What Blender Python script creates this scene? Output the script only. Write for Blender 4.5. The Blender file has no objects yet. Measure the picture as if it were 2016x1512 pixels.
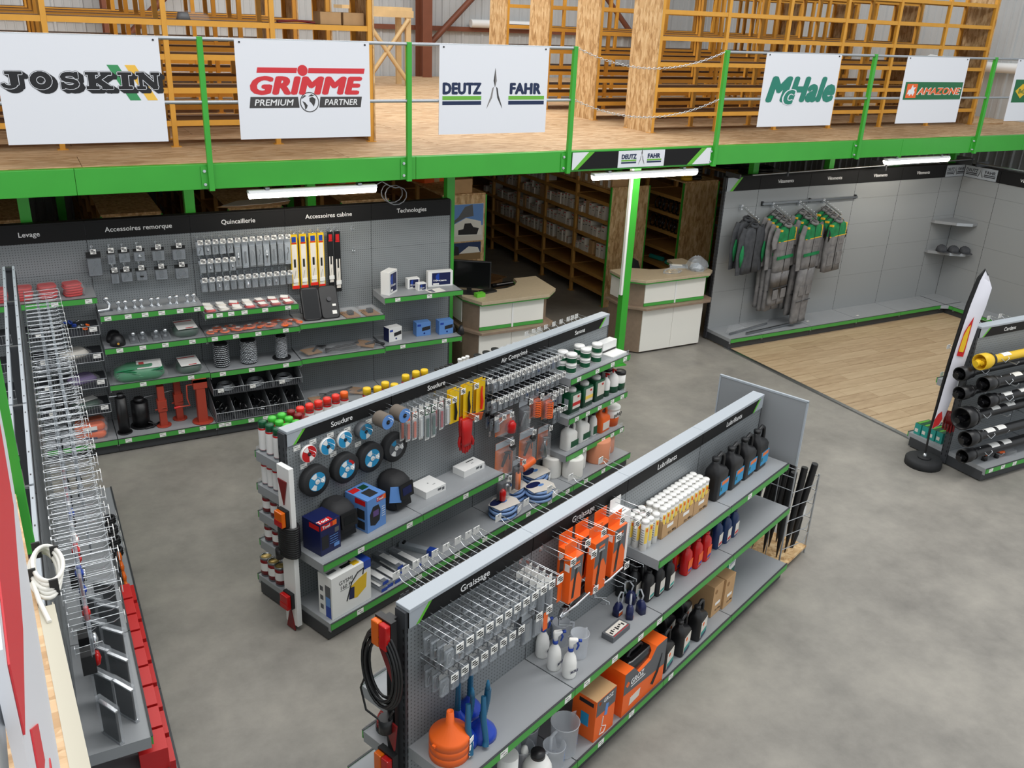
import bpy, math, random
from mathutils import Matrix, Vector
R = random.Random(7)
scene = bpy.context.scene
COL = scene.collection
PI = math.pi

# ------------------------------------------------------------------ camera
cam_d = bpy.data.cameras.new('camera'); cam = bpy.data.objects.new('camera', cam_d); COL.objects.link(cam)
CR = ((0.880739, -0.147948, 0.449901), (-0.471701, -0.359085, 0.80533), (0.042406, -0.921504, -0.386047))
cam.matrix_world = Matrix(((CR[0][0], -CR[0][1], -CR[0][2], 0), (CR[1][0], -CR[1][1], -CR[1][2], 0),
                           (CR[2][0], -CR[2][1], -CR[2][2], 4.4), (0, 0, 0, 1)))
cam_d.sensor_width = 36; cam_d.lens = 36 * 1757 / 2016; cam_d.clip_start = 0.05; cam_d.clip_end = 200
scene.camera = cam
# ------------------------------------------------------------------ daylight through the roof and exposure
wd = bpy.data.worlds.new('hall_daylight'); scene.world = wd; wd.use_nodes = True
wd.node_tree.nodes['Background'].inputs[0].default_value = (0.93, 0.97, 1.0, 1)
wd.node_tree.nodes['Background'].inputs[1].default_value = 0.82
def area(name, loc, rot, sx, sy, power, color):
    d = bpy.data.lights.new(name, 'AREA'); d.shape = 'RECTANGLE'; d.size = sx; d.size_y = sy; d.energy = power; d.color = color
    o = bpy.data.objects.new(name, d); COL.objects.link(o); o.location = loc; o.rotation_euler = rot; return o
area('roof_skylight_front_offscreen', (4.5, 3.2, 8.5), (0, 0, 0), 14.0, 1.6, 500, (1.0, 0.98, 0.95))
area('roof_skylight_back_offscreen', (4.5, 13.5, 8.5), (0, 0, 0), 14.0, 1.6, 500, (1.0, 0.98, 0.95))
vs = scene.view_settings
vs.view_transform = 'Standard'; vs.look = 'None'; vs.exposure = 0.10; vs.gamma = 1.0; vs.use_curve_mapping = False

# ------------------------------------------------------------------ mesh helpers
class MB:
    def __init__(s): s.v = []; s.f = []; s.m = []; s.s = []
    def add(s, vs, fs, m=0, T=None, sm=False):
        b = len(s.v)
        s.v += [tuple(T @ Vector(p)) for p in vs] if T else [tuple(p) for p in vs]
        for f in fs: s.f.append([i + b for i in f]); s.m.append(m); s.s.append(sm)
        return s
    def box(s, x0, y0, z0, x1, y1, z1, m=0, T=None, tm=None, fm=None):
        vs = [(x0,y0,z0),(x1,y0,z0),(x1,y1,z0),(x0,y1,z0),(x0,y0,z1),(x1,y0,z1),(x1,y1,z1),(x0,y1,z1)]
        fs = [(0,3,2,1),(4,5,6,7),(0,1,5,4),(1,2,6,5),(2,3,7,6),(3,0,4,7)]
        n = len(s.m); s.add(vs, fs, m, T)
        if tm is not None: s.m[n+1] = tm
        if fm is not None: s.m[n+2] = fm
        return s
    def cb(s, c, d, m=0, T=None):                      # box by centre and size
        return s.box(c[0]-d[0]/2, c[1]-d[1]/2, c[2]-d[2]/2, c[0]+d[0]/2, c[1]+d[1]/2, c[2]+d[2]/2, m, T)
    def lathe(s, prof, n=14, c=(0,0,0), m=0, T=None, sx=1, sy=1, ms=None):
        vs = []; 
        for r, z in prof:
            for k in range(n):
                a = 2*PI*k/n; vs.append((c[0]+r*math.cos(a)*sx, c[1]+r*math.sin(a)*sy, c[2]+z))
        for i in range(len(prof)-1):
            fs = [(i*n+k, i*n+(k+1) % n, (i+1)*n+(k+1) % n, (i+1)*n+k) for k in range(n)]
            if i == 0: s.add(vs, [], m, T); base = len(s.v)-len(vs)
            for f in fs: s.f.append([j+base for j in f]); s.m.append(ms[i] if ms else m); s.s.append(True)
        if prof[0][0] > 1e-5: s.f.append([base+k for k in range(n-1,-1,-1)]); s.m.append(ms[0] if ms else m); s.s.append(False)
        if prof[-1][0] > 1e-5: s.f.append([base+(len(prof)-1)*n+k for k in range(n)]); s.m.append(ms[-1] if ms else m); s.s.append(False)
        return s
    def cyl(s, r, z0, z1, n=14, c=(0,0,0), m=0, T=None, r2=None):
        return s.lathe([(r, z0), (r if r2 is None else r2, z1)], n, c, m, T)
    def tube(s, pts, r, n=6, m=0, T=None, closed=False):
        P = [Vector(p) for p in pts]; N = len(P); vs = []; up = Vector((0,0,1)); prev = None
        for i, p in enumerate(P):
            if closed: t = (P[(i+1) % N]-P[i-1])
            else: t = (P[min(i+1, N-1)]-P[max(i-1, 0)])
            t.normalize()
            if prev is None:
                a = up if abs(t.z) < 0.9 else Vector((1,0,0)); x = t.cross(a).normalized()
            else:
                x = prev - t*prev.dot(t)
                x = x.normalized() if x.length > 1e-6 else t.cross(up).normalized()
            prev = x; y = t.cross(x)
            rr = r[i] if isinstance(r, (list, tuple)) else r
            for k in range(n):
                a = 2*PI*k/n; vs.append(p + x*(rr*math.cos(a)) + y*(rr*math.sin(a)))
        fs = []
        for i in range(N if closed else N-1):
            j = (i+1) % N
            fs += [(i*n+k, i*n+(k+1) % n, j*n+(k+1) % n, j*n+k) for k in range(n)]
        b = len(s.f); s.add(vs, fs, m, T, True)
        if not closed: s.add(vs[:n], [tuple(range(n-1,-1,-1))], m, T); s.add(vs[-n:], [tuple(range(n))], m, T)
        return s
    def prism(s, poly, z0, z1, m=0, T=None, sm=None):   # polygon in xy, extruded in z
        n = len(poly); vs = [(x,y,z0) for x,y in poly]+[(x,y,z1) for x,y in poly]
        s.add(vs, [tuple(range(n-1,-1,-1)), tuple(range(n,2*n))]+[(k,(k+1)%n,n+(k+1)%n,n+k) for k in range(n)], m, T); return s
    def xz(s, poly, y0, y1, m=0, T=None):               # polygon in xz, extruded in y (front at y0)
        n = len(poly); vs = [(x,y0,z) for x,z in poly]+[(x,y1,z) for x,z in poly]
        s.add(vs, [tuple(range(n)), tuple(range(2*n-1,n-1,-1))]+[((k+1)%n,k,n+k,n+(k+1)%n) for k in range(n)], m, T); return s
    def ball(s, c, r, m=0, n=10, T=None, k=6, sz=1.0):
        pr = [(max(r*math.sin(PI*i/k), 1e-6), -r*sz*math.cos(PI*i/k)) for i in range(k+1)]
        return s.lathe(pr, n, c, m, T)
    def loft(s, rings, m=0, T=None, cap=True, sm=True, ms=None):   # rings: lists of equal length of points
        n = len(rings[0]); vs = [p for r in rings for p in r]; b = len(s.v); s.add(vs, [], m, T)
        for i in range(len(rings)-1):
            for k in range(n): s.f.append([b+i*n+k, b+i*n+(k+1)%n, b+(i+1)*n+(k+1)%n, b+(i+1)*n+k]); s.m.append(ms[i] if ms else m); s.s.append(sm)
        if cap:
            s.f.append([b+k for k in range(n-1,-1,-1)]); s.m.append(m); s.s.append(False)
            s.f.append([b+(len(rings)-1)*n+k for k in range(n)]); s.m.append(ms[-1] if ms else m); s.s.append(False)
        return s
def rrect(w, d, r, z, n=3, cx=0, cy=0):
    "ring of a rounded rectangle"
    out = []; r = min(r, w/2-1e-4, d/2-1e-4)
    for qx, qy, a0 in ((1,1,0),(-1,1,PI/2),(-1,-1,PI),(1,-1,1.5*PI)):
        for k in range(n+1):
            a = a0 + PI/2*k/n; out.append((cx+qx*(w/2-r)+r*math.cos(a), cy+qy*(d/2-r)+r*math.sin(a), z))
    return out
def RX(a): return Matrix.Rotation(a, 4, 'X')
def RY(a): return Matrix.Rotation(a, 4, 'Y')
def RZ(a): return Matrix.Rotation(a, 4, 'Z')
def TR(x, y=0, z=0): return Matrix.Translation((x, y, z))
MC = {}
def make_mesh(name, b, mats):
    me = bpy.data.meshes.new(name); me.from_pydata(b.v, [], b.f)
    for m in mats: me.materials.append(MAT[m])
    me.polygons.foreach_set('material_index', b.m); me.polygons.foreach_set('use_smooth', b.s); me.update()
    return me
def put(o, loc, rz):
    o.location = loc
    o.rotation_euler = (0, 0, rz) if isinstance(rz, (int, float)) else tuple(rz)
def tag(o, label=None, cat=None, group=None, kind=None):
    if label: o['label'] = label
    if cat: o['category'] = cat
    if group: o['group'] = group
    if kind: o['kind'] = kind
    return o
def part(name, parent, mats, build, loc=(0,0,0), rz=0, key=None, bevel=0, label=None, kind=None):
    "one mesh object; alike pieces share the mesh through key"
    if isinstance(mats, str): mats = [mats]
    k = (name, key) if key is not None else None
    me = MC.get(k) if k else None
    if me is None:
        b = MB(); build(b); me = make_mesh(name, b, mats)
        if k: MC[k] = me
    o = bpy.data.objects.new(name, me); COL.objects.link(o); put(o, loc, rz)
    if parent: o.parent = parent
    if bevel:
        md = o.modifiers.new('bevel', 'BEVEL'); md.width = bevel; md.segments = 2; md.limit_method = 'ANGLE'
    tag(o, label, kind=kind)
    return o
def thing(name, label, cat, loc=(0,0,0), rz=0, group=None):
    o = bpy.data.objects.new(name, None); COL.objects.link(o); put(o, loc, rz); o.empty_display_size = 0.1
    return tag(o, label, cat, group)
def single(name, label, cat, mats, build, loc=(0,0,0), rz=0, group=None, key=None, bevel=0):
    return tag(part(name, None, mats, build, loc, rz, key, bevel), label, cat, group)
def struct(name, mats, build, parent=None, loc=(0,0,0), rz=0, key=None):
    o = part(name, parent, mats, build, loc, rz, key)
    if not parent: o['kind'] = 'structure'
    return o
def clone(src, loc, rz, label=None, group=None):
    c = src.copy(); COL.objects.link(c); put(c, loc, rz)
    if label: c['label'] = label
    if group: c['group'] = group
    for ch in src.children:
        d = ch.copy(); COL.objects.link(d); d.parent = c
        for g in ch.children:
            e = g.copy(); COL.objects.link(e); e.parent = d
    return c
def text_mesh(s, h, m, bold=0.0, shear=0.0, width=None, extr=0.0006, spacing=1.0):
    "lettering standing in the xz plane facing -y, centred on the origin"
    k = ('txt', s, h, m, bold, shear, width, spacing)
    if k in MC: return MC[k]
    cu = bpy.data.curves.new('lettering', 'FONT'); cu.body = s; cu.size = 1; cu.offset = 0; cu.shear = shear
    cu.extrude = 0; cu.resolution_u = 3; cu.space_character = spacing + bold*0.8
    o = bpy.data.objects.new('lettering', cu); COL.objects.link(o)
    bpy.context.view_layer.update()
    src = bpy.data.meshes.new_from_object(o.evaluated_get(bpy.context.evaluated_depsgraph_get()))
    bpy.data.objects.remove(o); bpy.data.curves.remove(cu)
    xs = [v.co.x for v in src.vertices]; ys = [v.co.y for v in src.vertices]
    x0, x1 = min(xs), max(xs)
    sc = h/0.72; sx = sc if width is None else width/(x1-x0)
    d = bold*0.8; off = [(0, 0)] if d < 0.012 else [(d, 0), (-d, 0), (0, d*0.7), (0, -d*0.7), (d*0.7, d*0.5), (-d*0.7, -d*0.5), (d*0.7, -d*0.5), (-d*0.7, d*0.5)]
    b = MB()
    for i, (dx, dy) in enumerate(off):
        b.add([((v.co.x+dx-(x0+x1)/2)*sx, -extr-0.00012*i, (v.co.y+dy-0.35)*sc) for v in src.vertices], [tuple(p.vertices) for p in src.polygons])
    bpy.data.meshes.remove(src)
    me = make_mesh('lettering', b, [m])
    MC[k] = me; return me
def lettering(parent, s, h, m, loc, rz=0, name='lettering', **kw):
    o = bpy.data.objects.new(name, text_mesh(s, h, m, **kw)); COL.objects.link(o); put(o, loc, rz); o.parent = parent; return o

# ------------------------------------------------------------------ materials
MAT = {}
def new_mat(n):
    m = bpy.data.materials.new(n); m.use_nodes = True; MAT[n] = m
    return m, m.node_tree, m.node_tree.nodes['Principled BSDF']
def lin(c): return tuple((x/12.92 if x <= 0.04045 else ((x+0.055)/1.055)**2.4) for x in [v/255 for v in c])+(1,)
def plain(n, rgb, rough=0.5, metal=0.0, emit=0, vary=0.0, scale=20, bump=0, spec=None):
    "rgb in 0..255 display values"
    m, t, p = new_mat(n); c = lin(rgb)
    p.inputs['Base Color'].default_value = c; p.inputs['Roughness'].default_value = rough; p.inputs['Metallic'].default_value = metal
    if spec is not None: p.inputs['Specular IOR Level'].default_value = spec
    if emit: p.inputs['Emission Color'].default_value = c; p.inputs['Emission Strength'].default_value = emit
    if vary or bump:
        tc = t.nodes.new('ShaderNodeTexCoord'); nz = t.nodes.new('ShaderNodeTexNoise'); nz.inputs['Scale'].default_value = scale
        nz.inputs['Detail'].default_value = 4; t.links.new(tc.outputs['Object'], nz.inputs['Vector'])
        if vary:
            r = t.nodes.new('ShaderNodeValToRGB'); r.color_ramp.elements[0].position = 0.3; r.color_ramp.elements[1].position = 0.7
            r.color_ramp.elements[0].color = tuple(x*(1-vary) for x in c[:3])+(1,); r.color_ramp.elements[1].color = tuple(min(1, x*(1+vary)) for x in c[:3])+(1,)
            t.links.new(nz.outputs['Fac'], r.inputs['Fac']); t.links.new(r.outputs['Color'], p.inputs['Base Color'])
        if bump:
            b = t.nodes.new('ShaderNodeBump'); b.inputs['Strength'].default_value = bump; b.inputs['Distance'].default_value = 0.01
            t.links.new(nz.outputs['Fac'], b.inputs['Height']); t.links.new(b.outputs['Normal'], p.inputs['Normal'])
    return m
def clear(n, rgb, op=0.2, rough=0.15):
    m, t, p = new_mat(n); p.inputs['Base Color'].default_value = lin(rgb); p.inputs['Roughness'].default_value = rough
    tr = t.nodes.new('ShaderNodeBsdfTransparent'); mx = t.nodes.new('ShaderNodeMixShader'); mx.inputs[0].default_value = op
    t.links.new(tr.outputs[0], mx.inputs[1]); t.links.new(p.outputs[0], mx.inputs[2])
    t.links.new(mx.outputs[0], t.nodes['Material Output'].inputs['Surface']); return m
def N(t, typ, **kw):
    n = t.nodes.new(typ)
    for k, v in kw.items():
        if k in n.inputs: n.inputs[k].default_value = v
        else: setattr(n, k, v)
    return n
def ramp(t, fac, stops):
    r = t.nodes.new('ShaderNodeValToRGB'); e = r.color_ramp.elements
    while len(e) < len(stops): e.new(0.5)
    for i, (p, c) in enumerate(stops): e[i].position = p; e[i].color = lin(c)
    t.links.new(fac, r.inputs['Fac']); return r.outputs['Color']
def coords(t, scale=(1,1,1), rot=(0,0,0), kind='Object'):
    tc = t.nodes.new('ShaderNodeTexCoord'); mp = t.nodes.new('ShaderNodeMapping')
    mp.inputs['Scale'].default_value = scale; mp.inputs['Rotation'].default_value = rot
    t.links.new(tc.outputs[kind], mp.inputs['Vector']); return mp.outputs['Vector']

# polished concrete
m, t, p = new_mat('concrete')
n1 = N(t, 'ShaderNodeTexNoise', Scale=0.9, Detail=8.0, Roughness=0.62); t.links.new(coords(t), n1.inputs['Vector'])
n2 = N(t, 'ShaderNodeTexNoise', Scale=5.0, Detail=10.0, Roughness=0.7); t.links.new(coords(t), n2.inputs['Vector'])
mx = N(t, 'ShaderNodeMath', operation='MULTIPLY_ADD'); t.links.new(n2.outputs['Fac'], mx.inputs[0]); mx.inputs[1].default_value = 0.45
t.links.new(n1.outputs['Fac'], mx.inputs[2])
t.links.new(ramp(t, mx.outputs[0], ((0.42, (112,109,104)), (0.70, (140,136,129)), (0.98, (162,157,148)))), p.inputs['Base Color'])
p.inputs['Roughness'].default_value = 0.42; p.inputs['Specular IOR Level'].default_value = 0.35
bp = N(t, 'ShaderNodeBump', Strength=0.06, Distance=0.02); t.links.new(n2.outputs['Fac'], bp.inputs['Height']); t.links.new(bp.outputs['Normal'], p.inputs['Normal'])
# oriented strand board
def osb(n, cols, vert=False):
    m, t, p = new_mat(n); outs = []
    for a, sc in ((0.3, 7), (1.3, 8), (-0.7, 6)):
        v = N(t, 'ShaderNodeTexVoronoi', Scale=float(sc)); v.inputs['Randomness'].default_value = 1
        rot = (0, 0, a) if not vert else (a*0.7, a*0.9, 0.2)
        t.links.new(coords(t, (1.0, 4.5, 4.5) if not vert else (4.0, 4.0, 1.3), rot), v.inputs['Vector'])
        sp = N(t, 'ShaderNodeSeparateColor'); t.links.new(v.outputs['Color'], sp.inputs[0]); outs.append(sp.outputs[0])
    a = N(t, 'ShaderNodeMath', operation='ADD'); t.links.new(outs[0], a.inputs[0]); t.links.new(outs[1], a.inputs[1])
    b = N(t, 'ShaderNodeMath', operation='ADD'); t.links.new(a.outputs[0], b.inputs[0]); t.links.new(outs[2], b.inputs[1])
    d = N(t, 'ShaderNodeMath', operation='DIVIDE'); t.links.new(b.outputs[0], d.inputs[0]); d.inputs[1].default_value = 3
    t.links.new(ramp(t, d.outputs[0], ((0.2, cols[0]), (0.5, cols[1]), (0.8, cols[2]))), p.inputs['Base Color'])
    p.inputs['Roughness'].default_value = 0.6
osb('osb_floor', ((176,138,98), (203,167,126), (220,190,152)))
osb('osb_panel', ((172,132,84), (208,170,120), (228,198,152)), True)
# laminate planks (each plank picks its own shade)
m, t, p = new_mat('laminate')
oi = t.nodes.new('ShaderNodeObjectInfo')
n1 = N(t, 'ShaderNodeTexNoise', Scale=2.0, Detail=6.0, Roughness=0.6); t.links.new(coords(t, (1.0, 9.0, 9.0)), n1.inputs['Vector'])
ad = N(t, 'ShaderNodeMath', operation='MULTIPLY_ADD'); t.links.new(oi.outputs['Random'], ad.inputs[0]); ad.inputs[1].default_value = 0.22; t.links.new(n1.outputs['Fac'], ad.inputs[2])
t.links.new(ramp(t, ad.outputs[0], ((0.3, (160,132,100)), (0.6, (186,160,126)), (0.9, (202,178,144)))), p.inputs['Base Color'])
p.inputs['Roughness'].default_value = 0.45
# perforated back panels
def perf(n, rgb, hole, pitch=0.025, dark=0.35, rough=0.45):
    m, t, p = new_mat(n); c = lin(rgb)
    v = N(t, 'ShaderNodeTexVoronoi', Scale=1/pitch, Randomness=0.0); v.feature = 'F1'; v.voronoi_dimensions = '2D'
    tc = t.nodes.new('ShaderNodeTexCoord'); sx = t.nodes.new('ShaderNodeSeparateXYZ'); cx = t.nodes.new('ShaderNodeCombineXYZ')
    t.links.new(tc.outputs['Object'], sx.inputs[0]); t.links.new(sx.outputs['X'], cx.inputs['X']); t.links.new(sx.outputs['Z'], cx.inputs['Y'])
    t.links.new(cx.outputs[0], v.inputs['Vector'])
    r = t.nodes.new('ShaderNodeValToRGB'); e = r.color_ramp.elements; e[0].position = hole; e[1].position = hole+0.05
    e[0].color = tuple(x*dark for x in c[:3])+(1,); e[1].color = c
    t.links.new(v.outputs['Distance'], r.inputs['Fac']); t.links.new(r.outputs['Color'], p.inputs['Base Color']); p.inputs['Roughness'].default_value = rough
perf('pegboard', (132,137,140), 0.16)
perf('pegboard_wall', (132,137,140), 0.16)
# roof cladding sheet metal
plain('clad_grey', (190,193,194), 0.45, vary=0.06, scale=1.2)
def weave(n, a, b, scale):
    m, t, p = new_mat(n); nz = N(t, 'ShaderNodeTexNoise', Scale=scale, Detail=6.0); t.links.new(coords(t), nz.inputs['Vector'])
    t.links.new(ramp(t, nz.outputs['Fac'], ((0.35, a), (0.65, b))), p.inputs['Base Color']); p.inputs['Roughness'].default_value = 0.85
weave('cloth_grey', (112,110,110), (132,130,129), 12); weave('cloth_dark', (58,60,64), (72,74,78), 14)
weave('cloth_green', (12,110,60), (22,132,76), 12); weave('cloth_yellow', (226,170,30), (240,186,48), 12)
plain('green', (60,168,54), 0.30, vary=0.04, scale=3)
plain('rail_green', (70,160,68), 0.42); plain('lime', (98,184,52), 0.45)
plain('header', (26,26,27), 0.62, spec=0.25); plain('kick', (58,60,63), 0.5); plain('upright', (62,64,68), 0.45)
plain('shelf', (150,153,156), 0.42, vary=0.03, scale=3); plain('cap', (166,173,180), 0.42); plain('cap_beige', (196,190,172), 0.5)
plain('side_grey', (140,143,146), 0.45); plain('bay_grey', (150,153,154), 0.42)
plain('yellow', (226,164,62), 0.5, vary=0.05, scale=6); plain('rack_brown', (112,78,48), 0.7, vary=0.12, scale=5)
plain('rack_wood', (190,142,74), 0.55, vary=0.08, scale=5)
plain('wood_raw', (206,176,128), 0.6, vary=0.08, scale=6); plain('steel_red', (122,70,48), 0.55, vary=0.08, scale=3)
plain('white', (236,236,234), 0.45); plain('sign_white', (232,234,240), 0.35); plain('paper', (232,230,222), 0.7); plain('matte_white', (240,239,235), 0.6)
plain('black', (24,24,26), 0.4); plain('black_soft', (34,34,36), 0.7); plain('black_gloss', (16,16,18), 0.18); plain('rubber', (38,39,41), 0.75, vary=0.1, scale=15)
plain('chrome', (214,218,222), 0.22, 0.85); plain('steel', (160,164,168), 0.32, 1.0); plain('zinc', (176,180,184), 0.35, 0.7); plain('iron', (70,70,72), 0.4, 0.8)
plain('red', (196,28,30), 0.4); plain('red_dark', (120,14,18), 0.35); plain('red_gloss', (200,24,24), 0.22); plain('orange', (240,102,28), 0.42); plain('orange_soft', (226,120,62), 0.6)
plain('orange_pale', (226,148,112), 0.75); plain('amber', (230,112,20), 0.2); plain('blue', (30,66,160), 0.4); plain('blue_deep', (18,28,76), 0.4); plain('blue_navy', (20,48,92), 0.32)
plain('blue_light', (96,142,206), 0.4); plain('blue_sky', (40,146,196), 0.45); plain('blue_funnel', (28,66,176), 0.3); plain('blue_teal', (22,92,128), 0.35)
plain('teal', (40,150,140), 0.4); plain('green_net', (16,128,78), 0.4); plain('green_net_dark', (14,64,44), 0.4); plain('green_can', (18,84,52), 0.3); plain('green_oil', (8,112,92), 0.3)
plain('yellow_card', (238,196,28), 0.45); plain('yellow_paint', (228,186,36), 0.4); plain('yellow_label', (246,210,90), 0.45); plain('lime_cap', (70,190,60), 0.35); plain('red_cap', (232,50,36), 0.35)
plain('cardboard', (190,152,108), 0.8, vary=0.06, scale=10); plain('cardboard_dark', (150,112,72), 0.85, vary=0.1, scale=14); plain('box_white', (222,216,206), 0.6); plain('box_grey', (92,94,98), 0.5)
plain('counter_top', (178,162,136), 0.35, vary=0.06, scale=30); plain('counter_wood', (140,120,102), 0.5, vary=0.1, scale=14); plain('counter_white', (236,234,226), 0.4)
plain('hardboard', (140,112,72), 0.7); plain('jack_red', (168,62,44), 0.5); plain('text_white', (236,236,236), 0.5); plain('text_black', (24,24,28), 0.5)
plain('navy', (22,40,78), 0.45); plain('logo_green', (110,180,60), 0.45); plain('logo_red', (214,50,58), 0.45); plain('logo_teal', (32,128,108), 0.45); plain('logo_dark', (64,62,62), 0.45)
plain('brand_green', (24,106,62), 0.45); plain('joskin_green', (60,148,92), 0.45); plain('joskin_yellow', (244,194,76), 0.45); plain('silver_print', (140,136,134), 0.45)
plain('tube_lamp', (255,247,232), 0.4, emit=22.0); plain('lamp_body', (214,216,218), 0.4); plain('screen', (8,8,10), 0.15); plain('roll_white', (240,238,232), 0.85); plain('flag', (232,232,242), 0.7)
plain('hose_blue', (120,150,196), 0.25); plain('purple', (96,72,128), 0.5); plain('tan_skin', (200,150,60), 0.6); plain('sand_disc', (108,98,88), 0.9); plain('gold', (206,176,110), 0.35, 0.6)
clear('clear', (214,220,226), 0.16, 0.1); clear('blister', (196,204,212), 0.30, 0.12); clear('milky', (222,226,232), 0.42, 0.3); clear('bag', (226,228,230), 0.10, 0.12)
clear('bag_red', (196,60,60), 0.7, 0.3); clear('lens_red', (190,20,20), 0.85, 0.12); clear('lens_amber', (226,104,16), 0.85, 0.12); clear('tape_clear', (200,206,214), 0.22, 0.1); clear('smoke', (110,112,116), 0.3, 0.15)
# ================================================================== the hall
FL = 2.93                      # mezzanine floor level
struct('floor', 'concrete', lambda b: b.box(-7, -3, -0.12, 16.4, 20.2, 0))
# saw cut in the concrete
fw = struct('floor_laminate', 'wood_raw', lambda b: b.box(8.66, 5.40, 0.0, 13.9, 9.62, 0.004))
k = 0; y = 5.42
while y < 9.6:
    x = 8.68 - (0.37*k % 1.2)
    while x < 13.9:
        a, c = max(x, 8.68), min(x+1.2, 13.9)
        if c-a > 0.05: part('plank', fw, 'laminate', lambda b: b.box(0, 0, 0, c-a-0.003, min(0.19, 9.62-y)-0.003, 0.010), (a, y, 0.003), key=('pl', round(c-a, 3), y > 9.42))
        x += 1.2
    y += 0.193; k += 1
struct('trim_1', 'steel', lambda b: b.box(8.63, 5.40, 0, 8.685, 9.2, 0.018))
def cladding(name, L, Hh, mat, loc, rz):
    w = struct(name, mat, lambda b: b.box(0, 0.05, 0, L, 0.12, Hh), None, loc, rz)
    pr = [(0, 0), (0.05, 0), (0.07, -0.035), (0.11, -0.035), (0.13, 0), (0.25, 0), (0.26, -0.012), (0.28, -0.012), (0.29, 0), (0.40, 0), (0.41, -0.012), (0.43, -0.012), (0.44, 0), (0.5, 0), (0.5, 0.05), (0, 0.05)]
    for i in range(int(L/0.5)):
        part('cladding_panel', w, mat, lambda b: b.prism([(q[0], q[1]) for q in pr], 0, Hh), (i*0.5, 0, 0), key=('cl', Hh, mat))
    return w
cladding('wall_back', 23.0, 6.6, 'clad_grey', (-6.6, 20.1, 0), 0)
cladding('wall_right', 14.0, 6.6, 'clad_grey', (16.3, 20.1, 0), -PI/2)
cladding('wall_left', 12.0, 2.7, 'clad_grey', (-3.6, 9.9, 0), PI/2)
# steel portal columns and bracing on the back wall
for i, x in enumerate((1.9, 8.35, 14.6)):
    c = tag(thing('steel_column', 'red-brown steel portal column against the back cladding', 'column', (x, 19.7, 0), 0, 'portal columns of the back wall'), )
    part('flange', c, 'steel_red', lambda b: (b.box(-0.11, -0.02, 0, 0.11, 0, 6.4)), (0, -0.20, 0), key='cf')
    part('flange', c, 'steel_red', lambda b: (b.box(-0.11, -0.02, 0, 0.11, 0, 6.4)), (0, 0.22, 0), key='cf')
    part('web', c, 'steel_red', lambda b: b.box(-0.012, -0.2, 0, 0.012, 0.2, 6.4), key='cw')
for i, (xa, za, xb, zb) in enumerate(((8.5, 3.6, 10.9, 5.9), (14.4, 3.6, 12.0, 5.9), (2.1, 3.5, 4.4, 5.8))):
    single('diagonal_brace', 'red-brown steel diagonal brace in front of the back cladding', 'brace', 'steel_red', lambda b: b.tube([(xa, 19.75, za), (xb, 19.75, zb)], 0.07, 4), group='diagonal braces of the back wall')
single('wall_girt', 'long horizontal steel girt on the back cladding', 'beam', 'steel_red', lambda b: b.box(-6, 19.98, 3.9, 16, 20.05, 4.0))
# white ribbed conduits lying on the girts
for a, bx, y, z in ((9.6, 10.6, 19.9, 4.08), ):
    single('insulation_roll', 'long white wrapped roll on the girt of the back wall', 'roll', 'white', lambda b: b.tube([(a, y, z), (bx+1, y, z)], 0.09, 8))
single('wall_duct', 'short white pipe wrapped in plastic along the light cladding', 'pipe', 'white', lambda b: b.tube([(16.12, 12.6, 3.86), (16.12, 11.2, 3.80), (16.12, 10.4, 3.82)], 0.09, 8))

# ------------------------------------------------------------------ mezzanine
mz = struct('floor_mezzanine', 'osb_floor', lambda b: b.box(-7, 8.97, FL-0.16, 16.3, 20.0, FL-0.025))
for i in range(10):
    for j in range(17):
        part('deck_panel', mz, 'osb_floor', lambda b: b.box(0, 0, 0, 2.495, 0.672, 0.024), (-7 - (j % 2)*1.2 + 2.5*i, 8.96+0.675*j, FL-0.024), key='dp') if -7 - (j % 2)*1.2 + 2.5*i < 13.9 and 8.96+0.675*j < 19.5 else None
bm = thing('edge_beam', 'long bright green steel beam along the mezzanine edge', 'beam', (0, 8.9, 2.70))
xs = [-7, 0.42, 3.69, 5.59, 7.75, 11.2, 14.0, 16.3]
for a, c in zip(xs[:-1], xs[1:]):
    part('beam_section', bm, 'green', lambda b: b.box(a+0.0015, 0, 0, c-0.0015, 0.012, 0.235).box(a, 0.012, 0, c, 0.08, 0.012).box(a, 0.012, 0.223, c, 0.08, 0.235), bevel=0.004)
for x in (-0.02, 1.5, 4.475, 6.80, 9.25, 10.75, 12.2, 13.6):
    c = thing('support_column', 'green square steel column carrying the mezzanine', 'column', (x, 9.76 if x != 6.80 else 9.25, 0), 0, 'green columns under the mezzanine')
    part('shaft', c, 'green', lambda b: b.box(-0.05, -0.05, 0.012, 0.05, 0.05, 2.77), key='cs')
    part('foot_plate', c, 'green', lambda b: b.box(-0.09, -0.09, 0, 0.09, 0.09, 0.012), key='cfp')
    if x == 6.80:
        c['label'] = 'green steel column with white cable trunking, standing alone between the two counters'; del c['group']
        part('cable_trunking', c, 'white', lambda b: b.box(-0.083, -0.045, 1.0, -0.051, 0.0, 2.77))
for (x, y) in ((5.05, 11.0), (8.9, 12.6), (6.6, 14.5), (3.4, 13.0), (3.0, 10.5), (0.4, 13)):
    c = thing('support_column', 'green square steel column back in the storage area', 'column', (x, y, 0), 0, 'green columns in the storage area')
    part('shaft', c, 'green', lambda b: b.box(-0.05, -0.05, 0.012, 0.05, 0.05, 2.77), key='cs')
    part('foot_plate', c, 'green', lambda b: b.box(-0.09, -0.09, 0, 0.09, 0.09, 0.012), key='cfp')
# joists under the deck
for i in range(4):
    y = 9.76+3.0*i
    single('mezzanine_girder', 'green steel girder carrying the mezzanine deck on columns', 'beam', 'green', lambda b: b.box(-6.5, y-0.05, 2.62, 16.1, y+0.05, 2.77) if i else b.box(-6.5, 9.72, 2.72, 16.1, 9.8, 2.77), group='girders under the deck')
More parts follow.
